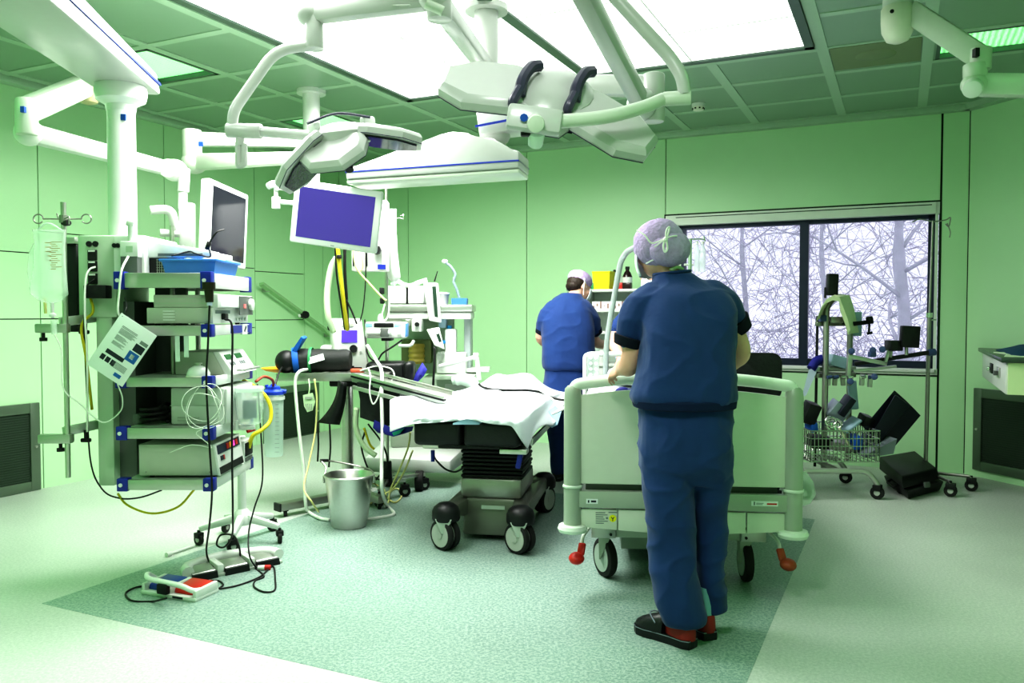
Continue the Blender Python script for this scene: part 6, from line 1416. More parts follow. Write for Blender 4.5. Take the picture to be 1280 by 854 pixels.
# ================================================================== SHELF TROLLEY AT THE BACK WALL
aL, _ = wall_ab(733, 400, .42); aR_, _ = wall_ab(812, 400, .42)
base = rm((aL + aR_) / 2, .42)
t = Thing('shelf_trolley', 'white shelf trolley against the back wall beyond the bending person', 'shelf', base, -YAW)
wS = (aR_ - aL) / 2; zt = at(760, 362, base.y).z; z2 = at(760, 387, base.y).z; z3 = at(760, 414, base.y).z
for k, z in enumerate((zt, z2, z3, z3 - .3)): t.part('shelf', t.mb().bx(-wS, wS, -.18, .20, z - .025, z, .004), WHITE)
for sx in (-1, 1): t.part('side_panel', t.mb().bx(sx * wS - .012, sx * wS + .012, -.17, .19, .10, zt - .025, .003), mat('pale shelf side', (.72, .82, .74), .3))
t.part('back_panel', t.mb().bx(-wS, wS, .185, .195, .35, zt), mat('pale shelf side', None))
t.part('base_cabinet', t.mb().bx(-wS, wS, -.16, .19, .10, z3 - .32, .006), WHITE2)
for sx in (-1, 1):
    for y in (-.13, .15): caster(t, (sx * (wS - .05), y, 0), .04)
Tm = t.M
def on_s(px_, dy, z):
    # point on a shelf plane at photo column px_
    p = at(px_, 400, base.y + dy); return V((p.x, p.y, z))
p = on_s(754, 0, zt)
s = Thing('yellow_sharps_box', 'yellow sharps container standing on top of the shelf trolley', 'sharps box', p, -YAW)
s.part('box', s.mb().loft([[V((x * f, y * f, z)) for x, y in ((-.085, -.07), (.085, -.07), (.085, .07), (-.085, .07))] for f, z in ((.9, 0), (1, .155))]), YELLOW); s.part('lid', s.mb().bx(-.09, .09, -.075, .075, .155, .168, .005), YELLOW)
single('green_box', 'narrow green box wedged left of the yellow container', 'box', MB(Matrix.Translation(on_s(742, .02, zt)) @ Matrix.Rotation(-YAW, 4, 'Z')).bx(-.015, .015, -.05, .05, 0, .06, .003), GREEN)
p = on_s(784, .02, zt)
s = Thing('brown_bottle', 'dark brown bottle with a white label on top of the shelf trolley', 'bottle', p)
BRN = mat('brown bottle', (.035, .018, .02), .2)
s.part('body', s.mb().lathe([(.044, 0), (.046, .02), (.046, .12), (.03, .16), (.018, .175), (.016, .2)], seg=20), BRN); s.part('label', s.mb().lathe([(.0468, .06), (.0468, .115)], seg=20, cap=False), PAPER); s.part('cap', s.mb().lathe([(.02, .19), (.02, .215)], seg=14), BLACK)
s = Thing('dark_carton', 'low box with a red left part and a dark right part before the brown bottle', 'box', on_s(779, -.09, zt), -YAW)
s.part('red_half', s.mb().bx(-.07, .0, -.03, .03, 0, .062, .003), RED, label='red half'); s.part('dark_half', s.mb().bx(.0, .075, -.03, .03, 0, .06, .003), BRN, label='dark half')
for i, (x, c_, l) in enumerate(((768, WHITE2, 'slim pale bottle with a black stopper on the trolley, left of the brown bottle'), (775, CLEAR2, 'slim clear bottle with a dark blue stopper on the trolley, next to the brown bottle'))):
    s = Thing('slim_bottle', l, 'bottle', on_s(x, .05, zt)); s.part('body', s.mb().lathe([(.02, 0), (.02, .12), (.009, .14), (.009, .16)], seg=14), c_); s.part('stopper', s.mb().sph((0, 0, .175), .014, 10, 8), [BLACK, NAVY][i])
s = Thing('paper_strips', 'rack of printed paper strips on the second shelf of the trolley', 'paper', on_s(762, -.05, z2), -YAW)
s.part('rack', s.mb().bx(-.16, .16, -.04, .05, 0, .075, .004), PAPER)
mb = s.mb()
for k in range(9): mb.bx(-.15 + .035 * k, -.135 + .035 * k, -.043, -.040, .01 + .02 * (k % 2), .035 + .02 * (k % 3))
s.part('print_marks', mb, mat('brown marks', (.35, .22, .2), .6))
for x, h_, m_, l in ((745, .16, CLEAR2, 'clear jar on the third trolley shelf, at its left'), (753, .12, WHITE2, 'white tub on the third trolley shelf, next to the clear jar')):
    single('jar', l, 'jar', MB().lathe([(.04, 0), (.045, .02), (.045, h_), (.03, h_ + .01)], on_s(x, -.04, z3 - .3), 16), m_)

# ================================================================== MIDDLE INFUSION STAND BY THE WINDOW
YK = 6.95; p = at(862, 400, YK)
t = Thing('infusion_stand', 'infusion stand with glass bottles in front of the left window pane', 'infusion stand', (p.x, YK, 0))
t.part('pole', t.mb().cyl((0, 0, .1), (0, 0, zy(299, YK)), .016, seg=12), mat('greenish steel', (.42, .58, .42), .3, metal=.5))
t.part('hook_bar', t.mb().tube([V((-.09, 0, zy(298, YK) + .03)), V((-.085, 0, zy(299, YK))), V((.10, 0, zy(299, YK))), V((.125, 0, zy(302, YK))), V((.115, 0, zy(297, YK) + .01))], .006, 8, 4), CHROME); t.part('cross_pin', t.mb().cyl((-.05, 0, zy(331, YK)), (.03, 0, zy(331, YK)), .01), WHITE)
for k in range(5): th = 2 * PI * k / 5 + .2; e_ = V((.28 * math.cos(th), .28 * math.sin(th), .09)); t.part('foot', t.mb().beam((0, 0, .12), e_, .03, .03, bev=.004), STEEL); caster(t, (e_.x, e_.y, 0), .035, rz=th)
for x, w_, l in ((871, .022, 'slim clear bottle hanging on the window infusion stand, nearest its pole'), (878, .027, 'clear bottle hanging on the window infusion stand, outermost on the hook')):
    c = at(x, 340, YK - .02); s = Thing('glass_bottle', l, 'bottle', c); hgt = zy(305, YK) - c.z
    s.part('body', s.mb().lathe([(w_ * .9, 0), (w_, .02), (w_, hgt - .06), (w_ * .5, hgt - .02), (w_ * .5, hgt)], seg=14), CLEAR); s.part('cap', s.mb().lathe([(w_ * .5, hgt), (w_ * .5, hgt + .02)], seg=12), WHITE2)

# ================================================================== ACCESSORY CART AT THE RIGHT
YC = 6.15; p = at(1040, 500, YC)
t = Thing('accessory_cart', 'steel cart with a wire basket and hanging table accessories before the right window pane', 'cart', (p.x, YC, 0))
XC = lambda x, Y=YC: at(x, 400, Y).x
ZC = lambda y, Y=YC: zy(y, Y)
NB = mat('slate blue knob', (.06, .09, .2), .4)
fr = t.w().tube(round_corner([V((XC(1032), YC, ZC(585))), V((XC(1033), YC, ZC(384))), V((XC(1042), YC, ZC(372))), V((XC(1062), YC + .12, ZC(374))), V((XC(1073), YC + .15, ZC(384))), V((XC(1073), YC + .15, ZC(470)))], .08, 5), .022, 12); t.part('upright_frame', fr, STEELD)
t.part('upright_post', t.w().cyl((XC(1073), YC + .15, ZC(470)), (XC(1073), YC + .15, ZC(580)), .02), STEELD); t.part('slim_post', t.w().cyl((XC(1024.5), YC + .06, ZC(585)), (XC(1025.5), YC + .06, ZC(395)), .010), BLACK)
for z, m_ in ((405, STEELD), (462, ALU), (470, STEELD)): t.part('cross_bar', t.w().beam((XC(1022), YC + .03, ZC(z)), (XC(1078), YC + .12, ZC(z)), .03, .035, bev=.004), m_)
def cp(name, x, y, w, h, m, d=.08, Y=YC, rot=0.0, bev=.008, label=None):
    c_ = at(x, y, Y); return t.part(name, t.w().box(c_, (w / F * Y, d, h / F * Y), rot=(0, rot, 0), bev=bev), m, label=label)
cp('black_pad', 1040, 356, 12.5, 27, LEATHER, .07, rot=.03); cp('pad_post', 1031.5, 366, 2.5, 14, BLACK, .02)
rows = []
pf = [(1022, 396), (1027, 383), (1033, 374), (1041, 369.5), (1049, 371), (1054, 384), (1060, 400), (1063, 412)]
pb = [(1028, 390), (1033, 379), (1038, 371), (1046, 367), (1062, 369), (1066, 382), (1069, 398), (1072, 411)]
mb = t.w(); th_ = V((0, 0, .028))
F_ = [at(x, y, YC - .14) for x, y in pf]; B_ = [at(x, y, YC + .10) for x, y in pb]
n_ = len(F_)
vt = [[mb._v(p_) for p_ in row] for row in (F_, B_, [p_ + V((.012, 0, -.03)) for p_ in B_], [p_ + V((-.012 if i < 3 else .0, 0, -.035)) + V((-.02 if i > 4 else 0, 0, 0)) for i, p_ in enumerate(F_)])]
for k in range(n_ - 1):
    for q in range(4): mb._f([vt[q][k], vt[q][k + 1], vt[(q + 1) % 4][k + 1], vt[(q + 1) % 4][k]])
mb._f([vt[q][0] for q in range(4)]); mb._f([vt[q][-1] for q in range(4)]); t.part('draped_pad', mb, PADY, sharp=50, label='pale green pad folded over the frame')
cp('blue_panel', 1068, 405, 17, 30, PADB, .03, YC + .18, bev=.004); cp('blue_panel', 1047, 452, 24, 14, PADB, .15, YC + .1, .25); cp('clamp', 1045, 400, 16, 8, STEELD, .06); cp('clamp', 1058, 403, 10, 6, BLACK, .05); cp('clamp', 1028, 398, 8, 8, NB, .06)
t.part('clamp_rod', t.w().cyl(at(1066, 405, YC), at(1091, 402, YC), .016).cyl(at(1084, 400, YC - .01), at(1090, 399, YC - .01), .024).cyl(at(1087, 402, YC), at(1086, 417, YC), .008).cyl(at(1084, 417, YC), at(1090, 416, YC), .010), BLACK)
lgp = t.part('leg_holder_bar', t.w().beam(at(1068, 455, YC - .05), at(1166, 440, YC - .2), .05, .03, bev=.006), BLACK); t.part('leg_holder_end', t.w().cyl(at(1160, 441, YC - .2), at(1169, 440, YC - .2), .026, seg=12, bev=.005), NB, parent=lgp)
t.part('steel_link', t.w().beam(at(1060, 445, YC - .15), at(1108, 455, YC - .15), .03, .03, bev=.004), ALU).data; t.part('steel_link', t.w().beam(at(1066, 464, YC - .15), at(1120, 458, YC - .12), .025, .02, bev=.004).beam(at(1106, 455, YC - .15), at(1111, 438, YC - .15), .03, .02, bev=.004).beam(at(1062, 447, YC - .15), at(1060, 470, YC - .15), .03, .03, bev=.004), ALU)
cp('black_pad', 1117, 432, 15, 13, LEATHER, .12, YC - .15); cp('black_pad', 1137, 421, 22, 27, LEATHER, .06, YC - .2, .05); t.part('pad_stem', t.w().cyl(at(1133, 434, YC - .2), at(1133, 444, YC - .2), .012).cyl(at(1114, 437, YC - .15), at(1113, 447, YC - .15), .012), STEELD)
for x, y in ((1064.5, 439), (1091, 438), (1103, 437), (1063, 477), (1093, 471)): t.part('knob', t.w().cyl(at(x, y, YC - .2), at(x, y, YC - .15), .024, seg=12, bev=.006), NB)
cp('knob_base', 1090, 443, 8, 7, NB, .05, YC - .17)
for x in (1036, 1044, 1053, 1062, 1078, 1088): t.part('hanging_clamp', t.w().beam(at(x, 468, YC), at(x + (1 if x % 2 else -1), 482 if x != 1088 else 484, YC), .03, .03, bev=.004), ALU if x % 3 else STEELD); t.part('clamp_screw', t.w().cyl(at(x - 2, 472, YC - .06), at(x + 4, 471, YC - .06), .013, seg=10), CHROME if x % 4 else NB)
t.part('white_panel', t.w().hexa([at(1002, 497, YC), at(1008, 494, YC), at(1008, 494, YC + .03), at(1002, 497, YC + .03), at(1011, 462, YC), at(1024, 458, YC), at(1024, 458, YC + .03), at(1011, 462, YC + .03)]), LILAC); t.part('blue_roll', t.w().tube([at(1014, 461, YC), at(1020, 452, YC + .02), at(1028, 449, YC + .03)], .035, 10, 4), NAVY)
cp('grey_bracket', 1066, 494, 11, 36, PADB, .03, YC + .1, -.1)
# basket
bx0, bx1, by0, by1, bz0, bz1 = XC(1000), XC(1083), YC - .25, YC + .25, ZC(570), ZC(533)
g = t.w()
def wire(p_, q_, r=.004): g.tube([p_, q_], r, 5)
for k in range(19):
    x = bx0 + (bx1 - bx0) * k / 18
    for y in (by0, by1): wire(V((x, y, bz0)), V((x, y, bz1)))
    if k % 2 == 0: wire(V((x, by0, bz0)), V((x, by1, bz0)))
for k in range(13):
    y = by0 + (by1 - by0) * k / 12
    for x in (bx0, bx1): wire(V((x, y, bz0)), V((x, y, bz1)))
for z in [bz0 + (bz1 - bz0) * k / 4 for k in range(5)]:
    r = .006 if z > bz1 - .01 else .0045
    for p_, q_ in ((V((bx0, by0, z)), V((bx1, by0, z))), (V((bx1, by0, z)), V((bx1, by1, z))), (V((bx1, by1, z)), V((bx0, by1, z))), (V((bx0, by1, z)), V((bx0, by0, z)))): wire(p_, q_, r)
t.part('wire_basket', g, CHROME)
t.part('lower_tray', t.w().hexa([V((XC(1070), YC - .2, bz0 + .02)), V((XC(1104), YC - .2, bz0 + .05)), V((XC(1104), YC + .25, bz0 + .05)), V((XC(1070), YC + .25, bz0 + .02)), V((XC(1070), YC - .2, bz0 + .04)), V((XC(1108), YC - .2, bz0 + .16)), V((XC(1108), YC + .25, bz0 + .16)), V((XC(1070), YC + .25, bz0 + .04))]), mat('grey mesh tray', (.22, .25, .28), .5))
zb = ZC(580)
for y in (YC - .28, YC + .28): t.part('base_tube', t.w().tube(round_corner([V((XC(990), y, zb - .0)), V((XC(1066), y, zb)), V((XC(1077), y, zb - .08)), V((XC(1079), y, .10))], .10, 5), .02, 10), mat('satin tube', (.5, .53, .48), .35, metal=.6))
t.part('base_tube', t.w().cyl((XC(1032), YC - .28, zb), (XC(1032), YC + .28, zb), .02), STEELD)
for p_ in ((XC(1079), YC - .28), (XC(1079), YC + .28), (XC(992), YC - .28), (XC(1003), YC + .30)): caster(t, (p_[0] - t.o.location.x, p_[1] - YC, 0), .048, rz=.9, w=.03)
# things lying in the basket
c = at(1110, 520, YC)
u_ = (at(1124, 500, YC) - at(1090, 541, YC)); u_.normalize()
mb = MB(); rings = []
for k in range(2):
    o_ = at(1087, 543, YC - .0) + u_ * (.0 if k == 0 else .36); v_ = V((u_.z, .0, -u_.x)); prof = [(-.01, -.14, .035), (.0, -.10, -.01), (0, 0, -.02), (0, .10, -.01), (-.01, .14, .035), (0, .14, .015), (.012, .10, -.03), (.012, 0, -.04), (.012, -.10, -.03), (0, -.14, .015)]
    rings.append([o_ + v_ * (.09 + b_ * 1.0) + V((0, 0, 0)) + v_ * c_ * -1.2 + V((0, a_ * 0 + b_ * .4, 0)) for a_, b_, c_ in prof])
mb.loft(rings); single('leg_rest_gutter', 'black gutter-shaped leg rest leaning out of the cart basket to the right', 'leg rest', mb, mat('dark slate pad', (.012, .016, .03), .4))
mb = MB().hexa([at(1086, 548, YC - .12), at(1098, 556, YC - .10), at(1098, 556, YC + .12), at(1086, 548, YC + .1), at(1119, 493, YC - .12), at(1138, 507, YC - .10), at(1138, 507, YC + .12), at(1119, 493, YC + .1)], .012)
single('leg_plate', 'long dark padded leg plate leaning behind the gutter in the cart', 'leg rest', mb, mat('dark slate pad', None))
for i, (x, y, w_, h_, rot, m_, nm, l) in enumerate(((1012, 516, 16, 26, .3, LEATHER, 'black_cushion', 'black cushion at the left end of the cart basket'), (1014, 532, 9, 12, -.2, mat('vivid blue', (.03, .16, .6), .5), 'blue_cushion', 'small vivid blue pad at the left end of the basket'),
      (1046, 514, 22, 22, .6, mat('steel blue plate', (.3, .34, .4), .35, metal=.5), 'metal_plate', 'tilted grey metal plate on top of the basket heap'), (1056, 507, 9, 26, .55, mat('dark slate pad', None), 'dark_pad', 'narrow dark pad leaning over the basket heap'), (1062, 531, 26, 4, -.65, PADB, 'grey_rod', 'blue-grey bar lying aslant on the basket heap'), (1082, 526, 14, 14, .3, LEATHER, 'black_block', 'black block at the right of the basket heap'), (1069, 552, 10, 16, 0, mat('vivid blue', None), 'blue_wrap', 'blue wrap inside the basket'), (1049, 556, 30, 10, .1, STEELD, 'metal_parts', 'metal bracket lying in the bottom of the basket'), (1024, 552, 26, 14, .1, BLACK, 'black_part', 'black part in the left of the basket'))):
    single(nm, l, 'accessory', MB().box(at(x, y, YC - .04 + .02 * (i % 3)), (w_ / F * YC, .12, h_ / F * YC), rot=(.2, rot, .1), bev=.01), m_)
single('steel_ring', 'shiny steel ring clamp on the basket heap', 'clamp', MB().tube([at(1042, 531, YC - .1) + V((.055 * math.cos(a_), 0, .04 * math.sin(a_))) for a_ in [2 * PI * k / 16 for k in range(16)]], .014, 8, 0, True).tube([at(1038, 527, YC - .12) + V((.04 * math.cos(a_), 0, .03 * math.sin(a_))) for a_ in [2 * PI * k / 16 for k in range(16)]], .01, 8, 0, True), CHROME)
single('thin_rod', 'thin pale rod slanting down inside the basket', 'rod', MB().cyl(at(1049, 535, YC - .2), at(1064, 561, YC - .2), .008), PADY)

# ---- slim infusion stand right of the window and black case
YQ = 6.38; pq = at(1160, 400, YQ)
t = Thing('infusion_stand', 'slim steel infusion stand at the right window edge beside the black case', 'infusion stand', (pq.x, YQ, 0))
tq = at(1166, 276, YQ)
t.part('pole', t.w().cyl((pq.x, YQ, .08), (pq.x + .01, YQ, zy(395, YQ)), .0155, seg=12).cyl((pq.x + .01, YQ, zy(395, YQ)), tq, .008, seg=10), STEELD)
t.part('pole_collar', t.w().cyl((pq.x + .008, YQ, zy(397, YQ)), (pq.x + .008, YQ, zy(391, YQ)), .026, seg=12).cyl((pq.x, YQ, zy(400, YQ)), (pq.x + .06, YQ - .01, zy(400, YQ)), .006), CHROME)
hk = t.w()
hk.tube([at(1140, 278, YQ), at(1150, 274, YQ), at(1166, 277, YQ), at(1182, 275, YQ), at(1188, 272, YQ), at(1186, 283, YQ), at(1182, 280, YQ)], .005, 6, 4); hk.tube([at(1184, 279, YQ), at(1188, 290, YQ), at(1187, 297, YQ)], .004, 6, 4); t.part('hooks', hk, STEELD)
t.part('socket', t.w().cyl((pq.x, YQ, .06), (pq.x, YQ, .14), .03), BLACK)
for (fx, fy) in ((1188, 621), (1214, 614), (1150, 592), (1128, 618)):
    e_ = fl(fx, fy); e_.z = .09
    t.part('foot', t.w().tube(round_corner([V((pq.x, YQ, .10)), e_ + V((0, 0, .02)), e_ + V((0, 0, -.03))], .04, 4), .012, 8), STEELD); caster(t, (e_.x - pq.x, e_.y - YQ, 0), .045, rz=1.0, w=.035)
cb = [fl(1104, 606), fl(1134, 627), fl(1180, 614), fl(1150, 597)]
t = Thing('black_case', 'black hard carrying case lying on the floor before the window wall', 'case', (cb[0] + cb[2]) / 2)
def case_ring(z, k):
    c_ = (cb[0] + cb[2]) / 2; return [c_ + (p_ - c_) * k + V((0, 0, z)) for p_ in cb]
t.part('lower_shell', t.w().hexa(case_ring(.0, .86) + case_ring(.075, 1.0), .012), BLACK); t.part('lid', t.w().hexa([p_ + V((-.02, .02, .03 * (i in (0, 3)))) for i, p_ in enumerate(case_ring(.085, 1.02))] + [p_ + V((-.03, .03, .05 * (i in (0, 3)))) for i, p_ in enumerate(case_ring(.17, .95))], .012), BLACK)
t.part('handle', t.w().tube(round_corner([cb[0].lerp(cb[1], .35) + V((0, 0, .08)), cb[0].lerp(cb[1], .35) + V((-.05, -.04, .07)), cb[0].lerp(cb[1], .65) + V((-.05, -.04, .07)), cb[0].lerp(cb[1], .65) + V((0, 0, .08))], .02), .009, 8), RUBBER); t.part('latch', t.w().box(cb[1].lerp(cb[2], .5) + V((.0, -.005, .085)), (.05, .02, .04), rot=(0, 0, .3), bev=.004), GREYD)

# ================================================================== WALL CABINET AT THE RIGHT
t = Thing('wall_cabinet', 'white wall cabinet with a dark counter top and two sockets at the right edge', 'cabinet', rm(7.1, 1.0, .84), -YAW)
K = t.I @ ROOM
a0, b0_, b1_ = 6.53, .14, 1.78
t.part('body', MB(K).bx(a0, AR, b0_, b1_, .83, 1.03, .004), WHITE2); t.part('front_panel', MB(K).bx(a0 + .01, AR, b1_, b1_ + .012, .83, 1.03), mat('cream panel', (.72, .80, .52), .4)); t.part('counter_top', MB(K).bx(a0 - .03, AR, b0_ - .04, b1_ + .04, 1.033, 1.062, .005), mat('dark counter', (.05, .08, .06), .25))
for b_, m_ in ((.95, BLACK), (1.42, STEEL)): so = t.part('socket', MB(K).bx(a0 - .012, a0, b_ - .09, b_ + .05, .91, .98, .003), m_); t.part('plug', MB(K).bx(a0 - .035, a0 - .01, b_ - .05, b_ - .0, .925, .955, .004), CHROME if m_ == BLACK else GREYD, parent=so)
rows = []
mb = MB(ROOM)
for i in range(9):
    u = i / 8
    rows.append([V((a0 + .05 + .5 * (j / 12) , .55 + 1.1 * u, 1.066 + .06 * math.sin(PI * min(1, j / 12 * 1.0)) ** .5 * math.sin(PI * u) ** .4 + .012 * noise.noise(V((u * 5, j * .4, 1))))) for j in range(13)])
mb.sheet(rows); single('folded_gown', 'folded dark blue gown lying on the wall cabinet', 'gown', mb, mat('petrol cloth', (.008, .06, .13), .8), sharp=0)
single('paper_sheet', 'pale papers under the folded gown on the cabinet', 'paper', MB(ROOM).box((a0 + .2, 1.55, 1.066), (.36, .30, .006), rot=(0, 0, .15)).box((a0 + .12, 1.2, 1.066), (.2, .3, .006), rot=(0, 0, -.2)), mat('pale green paper', (.7, .82, .6), .6))
# ================================================================== PEOPLE
def limb(mb, pts, rs, seg=14, n=5):
    """tapered limb: smooth path, radius given per control point, rounded ends"""
    P_ = catmull(pts, n); R_ = []
    for i in range(len(P_)):
        u = i / (len(P_) - 1) * (len(rs) - 1); k = min(int(u), len(rs) - 2); R_.append(rs[k] + (rs[k + 1] - rs[k]) * (u - k))
    prev = None; rings = []
    for i, p in enumerate(P_):
        d = (P_[min(i + 1, len(P_) - 1)] - P_[max(i - 1, 0)]).normalized()
        a = d.orthogonal().normalized() if prev is None else (prev - d * prev.dot(d)).normalized()
        prev = a; b = d.cross(a); rings.append([p + (a * math.cos(t_) + b * math.sin(t_)) * R_[i] for t_ in [2 * PI * k / seg for k in range(seg)]])
    mb.loft(rings); mb.sph(P_[0], R_[0], 14, 8); mb.sph(P_[-1], R_[-1], 14, 8)
def rings_body(mb, spec, yaw=0.0, seg=28, pw=2.3):
    """stack of super-elliptic rings: (centre, half width, half depth)"""
    ax, ay = V((math.cos(yaw), math.sin(yaw), 0)), V((-math.sin(yaw), math.cos(yaw), 0)); rings = []
    for c_, rx, ry in spec:
        rr_ = []
        for k in range(seg):
            a = 2 * PI * k / seg; co, si = math.cos(a), math.sin(a)
            rr_.append(c_ + ax * (math.copysign(abs(co) ** (2 / pw), co) * rx) + ay * (math.copysign(abs(si) ** (2 / pw), si) * ry))
        rings.append(rr_)
    mb.loft(rings)
def spec_smooth(spec, n=4):
    cs = catmull([s[0] for s in spec], n); xs = catmull([V((s[1], s[2], 0)) for s in spec], n)
    return [(c, x.x, x.y) for c, x in zip(cs, xs)]
def head_shape(mb, Mh):
    T = Mh
    def S(c, r): mb.sph(T @ V(c), r, 18, 12, R=T)
    S((0, -.012, .022), (.076, .097, .098)); S((0, .028, -.045), (.060, .066, .072)); S((0, .050, -.078), (.034, .040, .030))
    S((0, .088, -.020), (.013, .022, .030)); S((0, .104, -.032), (.015, .014, .012)); S((0, .078, .018), (.055, .020, .016)); S((0, .083, -.063), (.024, .012, .010))
    for s_ in (-1, 1): S((s_ * .078, -.008, -.012), (.010, .022, .033)); S((s_ * .038, .066, -.028), (.026, .022, .024))
def hand_shape(mb, Mh, curl=.6, side=1):
    """palm in local xy, fingers towards +y, back of the hand +z; side: +1 thumb on +x"""
    mb.sph(Mh @ V((0, .045, 0)), (.040, .052, .016), 16, 10, R=Mh); mb.sph(Mh @ V((side * .022, .025, -.006)), (.022, .032, .016), 12, 8, R=Mh)
    for k, (x, L_, r) in enumerate(((.030, .072, .0088), (.010, .080, .0092), (-.011, .074, .0088), (-.030, .058, .0078))):
        p = V((side * x, .082 - .004 * abs(k - 1), 0)); a = -.15; pts = [Mh @ V((side * x * .8, .055, 0)), Mh @ p]
        for f in (.45, .30, .25): a -= curl; p = p + V((side * x * .06, math.cos(a) * L_ * f, math.sin(a) * L_ * f)); pts.append(Mh @ p)
        limb(mb, pts, [r * 1.1, r * 1.05, r, r * .92, r * .8], 10, 3)
    pts = [Mh @ V((side * .022, .012, -.006)), Mh @ V((side * .050, .042, -.016)), Mh @ V((side * .056, .072, -.024)), Mh @ V((side * .048, .094, -.030))]
    limb(mb, pts, [.014, .0115, .0105, .0085], 10, 3)
def frame_from(p, fwd, up):
    f = V(fwd).normalized(); u = V(up); u = (u - f * u.dot(f)).normalized(); r = f.cross(u)
    return Matrix(((r.x, f.x, u.x, p[0]), (r.y, f.y, u.y, p[1]), (r.z, f.z, u.z, p[2]), (0, 0, 0, 1)))
def wrinkle(me, amp, sx, sz, seed, zmin=None, zfade=.1):
    out = []
    for c_, no in [(v.co.copy(), v.normal.copy()) for v in me.vertices]:
        n_ = noise.noise(V((c_.x * sx, c_.y * sx, c_.z * sz + seed))) + .5 * noise.noise(V((c_.x * sx * 2.1 + c_.z * 6, c_.y * sx * 2, c_.z * sz * 1.3 + seed + 7)))
        r_ = 1 - abs(noise.noise(V((c_.x * sx * .8 + c_.z * sz * 1.1, c_.y * sx * .8, c_.z * sz * 1.6 - c_.x * sx * .7 + seed + 3)))) * 2.2
        out.extend(c_ + no * amp * (n_ + .75 * max(0, r_) ** 2))
    me.vertices.foreach_set('co', out); me.update()
def to_local(me, t): me.transform(t.I)
def shoe(t, heel, ang, L=.27, red=True):
    """heel: back end on the floor; ang: direction of the toe"""
    M = Matrix.Translation(V((heel[0], heel[1], 0))) @ Matrix.Rotation(ang - PI / 2, 4, 'Z'); T = t.I @ M @ Matrix.Diagonal((1.08, 1.0, 1.25 if red else 1.0, 1.0))
    out = [(0, -.0), (.026, .002), (.036, .03), (.034, .09), (.040, .16), (.048, .20), (.044, .24), (.026, .265), (0, .272)]
    poly = out + [(-x, y) for x, y in out[-2:0:-1]]; poly = [(x * L / .27, y * L / .27) for x, y in poly]
    so = t.part('shoe', MB(T).loft([[V((x * f, .004 + y * .985, z)) for x, y in poly] for f, z in ((.95, 0), (1.03, .006), (1.04, .022), (1.0, .030))]), SHOE, sharp=30)
    up = []
    for (y, w_, h_, zb_) in ((.125, .036, .085, .028), (.145, .040, .088, .028), (.18, .044, .078, .028), (.215, .044, .066, .028), (.245, .036, .054, .028), (.262, .022, .044, .028), (.268, .008, .036, .028)):
        up.append([V((w_ * math.cos(a) * L / .27, y * L / .27, zb_ + max(0, math.sin(a)) ** .75 * (h_ - zb_))) for a in [PI * k / 12 for k in range(13)]])
    m = MB(T); m.loft(up, cap=True, closed=True); t.part('shoe_upper', m, SHOE, parent=so, sharp=50)
    hc = []
    for z, f in ((.026, 1.0), (.05, 1.0), (.072, .93), (.080, .86)): hc.append([V((.036 * f * math.cos(a), .045 + .045 * f * math.sin(a) if math.sin(a) < 0 else .045 + .095 * math.sin(a), z)) for a in [2 * PI * k / 24 for k in range(24)]])
    t.part('shoe_heel', MB(T).loft(hc), REDB if red else SHOE, parent=so, label='brick red heel part' if red else None)
    t.part('stitching', MB(T).loft([[V((x * 1.035, .004 + y * .985, z)) for x, y in poly] for z in (.026, .029)], cap=False).tube([V((-.042, .16, .06)), V((-.022, .20, .076)), V((0, .212, .078)), V((.022, .20, .076)), V((.042, .16, .06))], .0025, 5, 4), STITCH, parent=so)
    t.part('sock', MB(T).loft([[V((.032 * f * math.cos(a), .055 + .042 * f * math.sin(a), z)) for a in [2 * PI * k / 18 for k in range(18)]] for f, z in ((1, .06), (.98, .10), (1.0, .17))]), SOCK)
def cap_shape(T, c, r, seed=0, pleat=.05):
    mb = MB(T); rows = []
    for i in range(17):
        th = PI * i / 16
        rows.append([c + V((r[0] * math.sin(th) * math.cos(a), r[1] * math.sin(th) * math.sin(a), r[2] * math.cos(th))) * (1 + pleat * noise.noise(V((a * 3 + seed, th * 2.5, seed))) + pleat * .4 * math.sin(a * 17 + 3 * math.sin(th * 2))) for a in [2 * PI * k / 40 for k in range(40)]])
    mb.loft(rows); return mb
def eyes(t, Mh, lab=None):
    for s_ in (-1, 1):
        e = t.part('eye', MB(t.I @ Mh).sph((s_ * .031, .080, .0), .0125, 12, 8), WHITE); t.part('iris', MB(t.I @ Mh).sph((s_ * .031, .0885, .0), .0058, 10, 6), HAIR, parent=e)
        t.part('eyebrow', MB(t.I @ Mh).tube([V((s_ * .014, .097, .022)), V((s_ * .034, .092, .028)), V((s_ * .052, .078, .022))], .0035, 6, 3), HAIR)
def mask(t, Mh, straps):
    T = t.I @ Mh; rows = []
    for i in range(9):
        v = i / 8; z = .0 - .095 * v; row = []
        for j in range(13):
            u = j / 12 * 2 - 1; a = u * 1.25; rad = .076 + .012 * math.sin(PI * v)
            row.append(V((rad * math.sin(a), .035 + (.082 + .010 * math.sin(PI * v) * (1 - abs(u))) * math.cos(a) * .98 + .012 * (1 - abs(u)) * (1 - v), z - .012 * u * u * (v - .3) + .0)))
        rows.append(row)
    mk_ = t.part('surgical_mask', MB(T).sheet(rows), MASK, sharp=0); so = mk_.modifiers.new('s', 'SOLIDIFY'); so.thickness = .003
    m = MB(T)
    for pts in straps: m.tube([V(p) for p in pts], .0035, 6, 5)
    t.part('mask_strap', m, CAPW, parent=mk_)

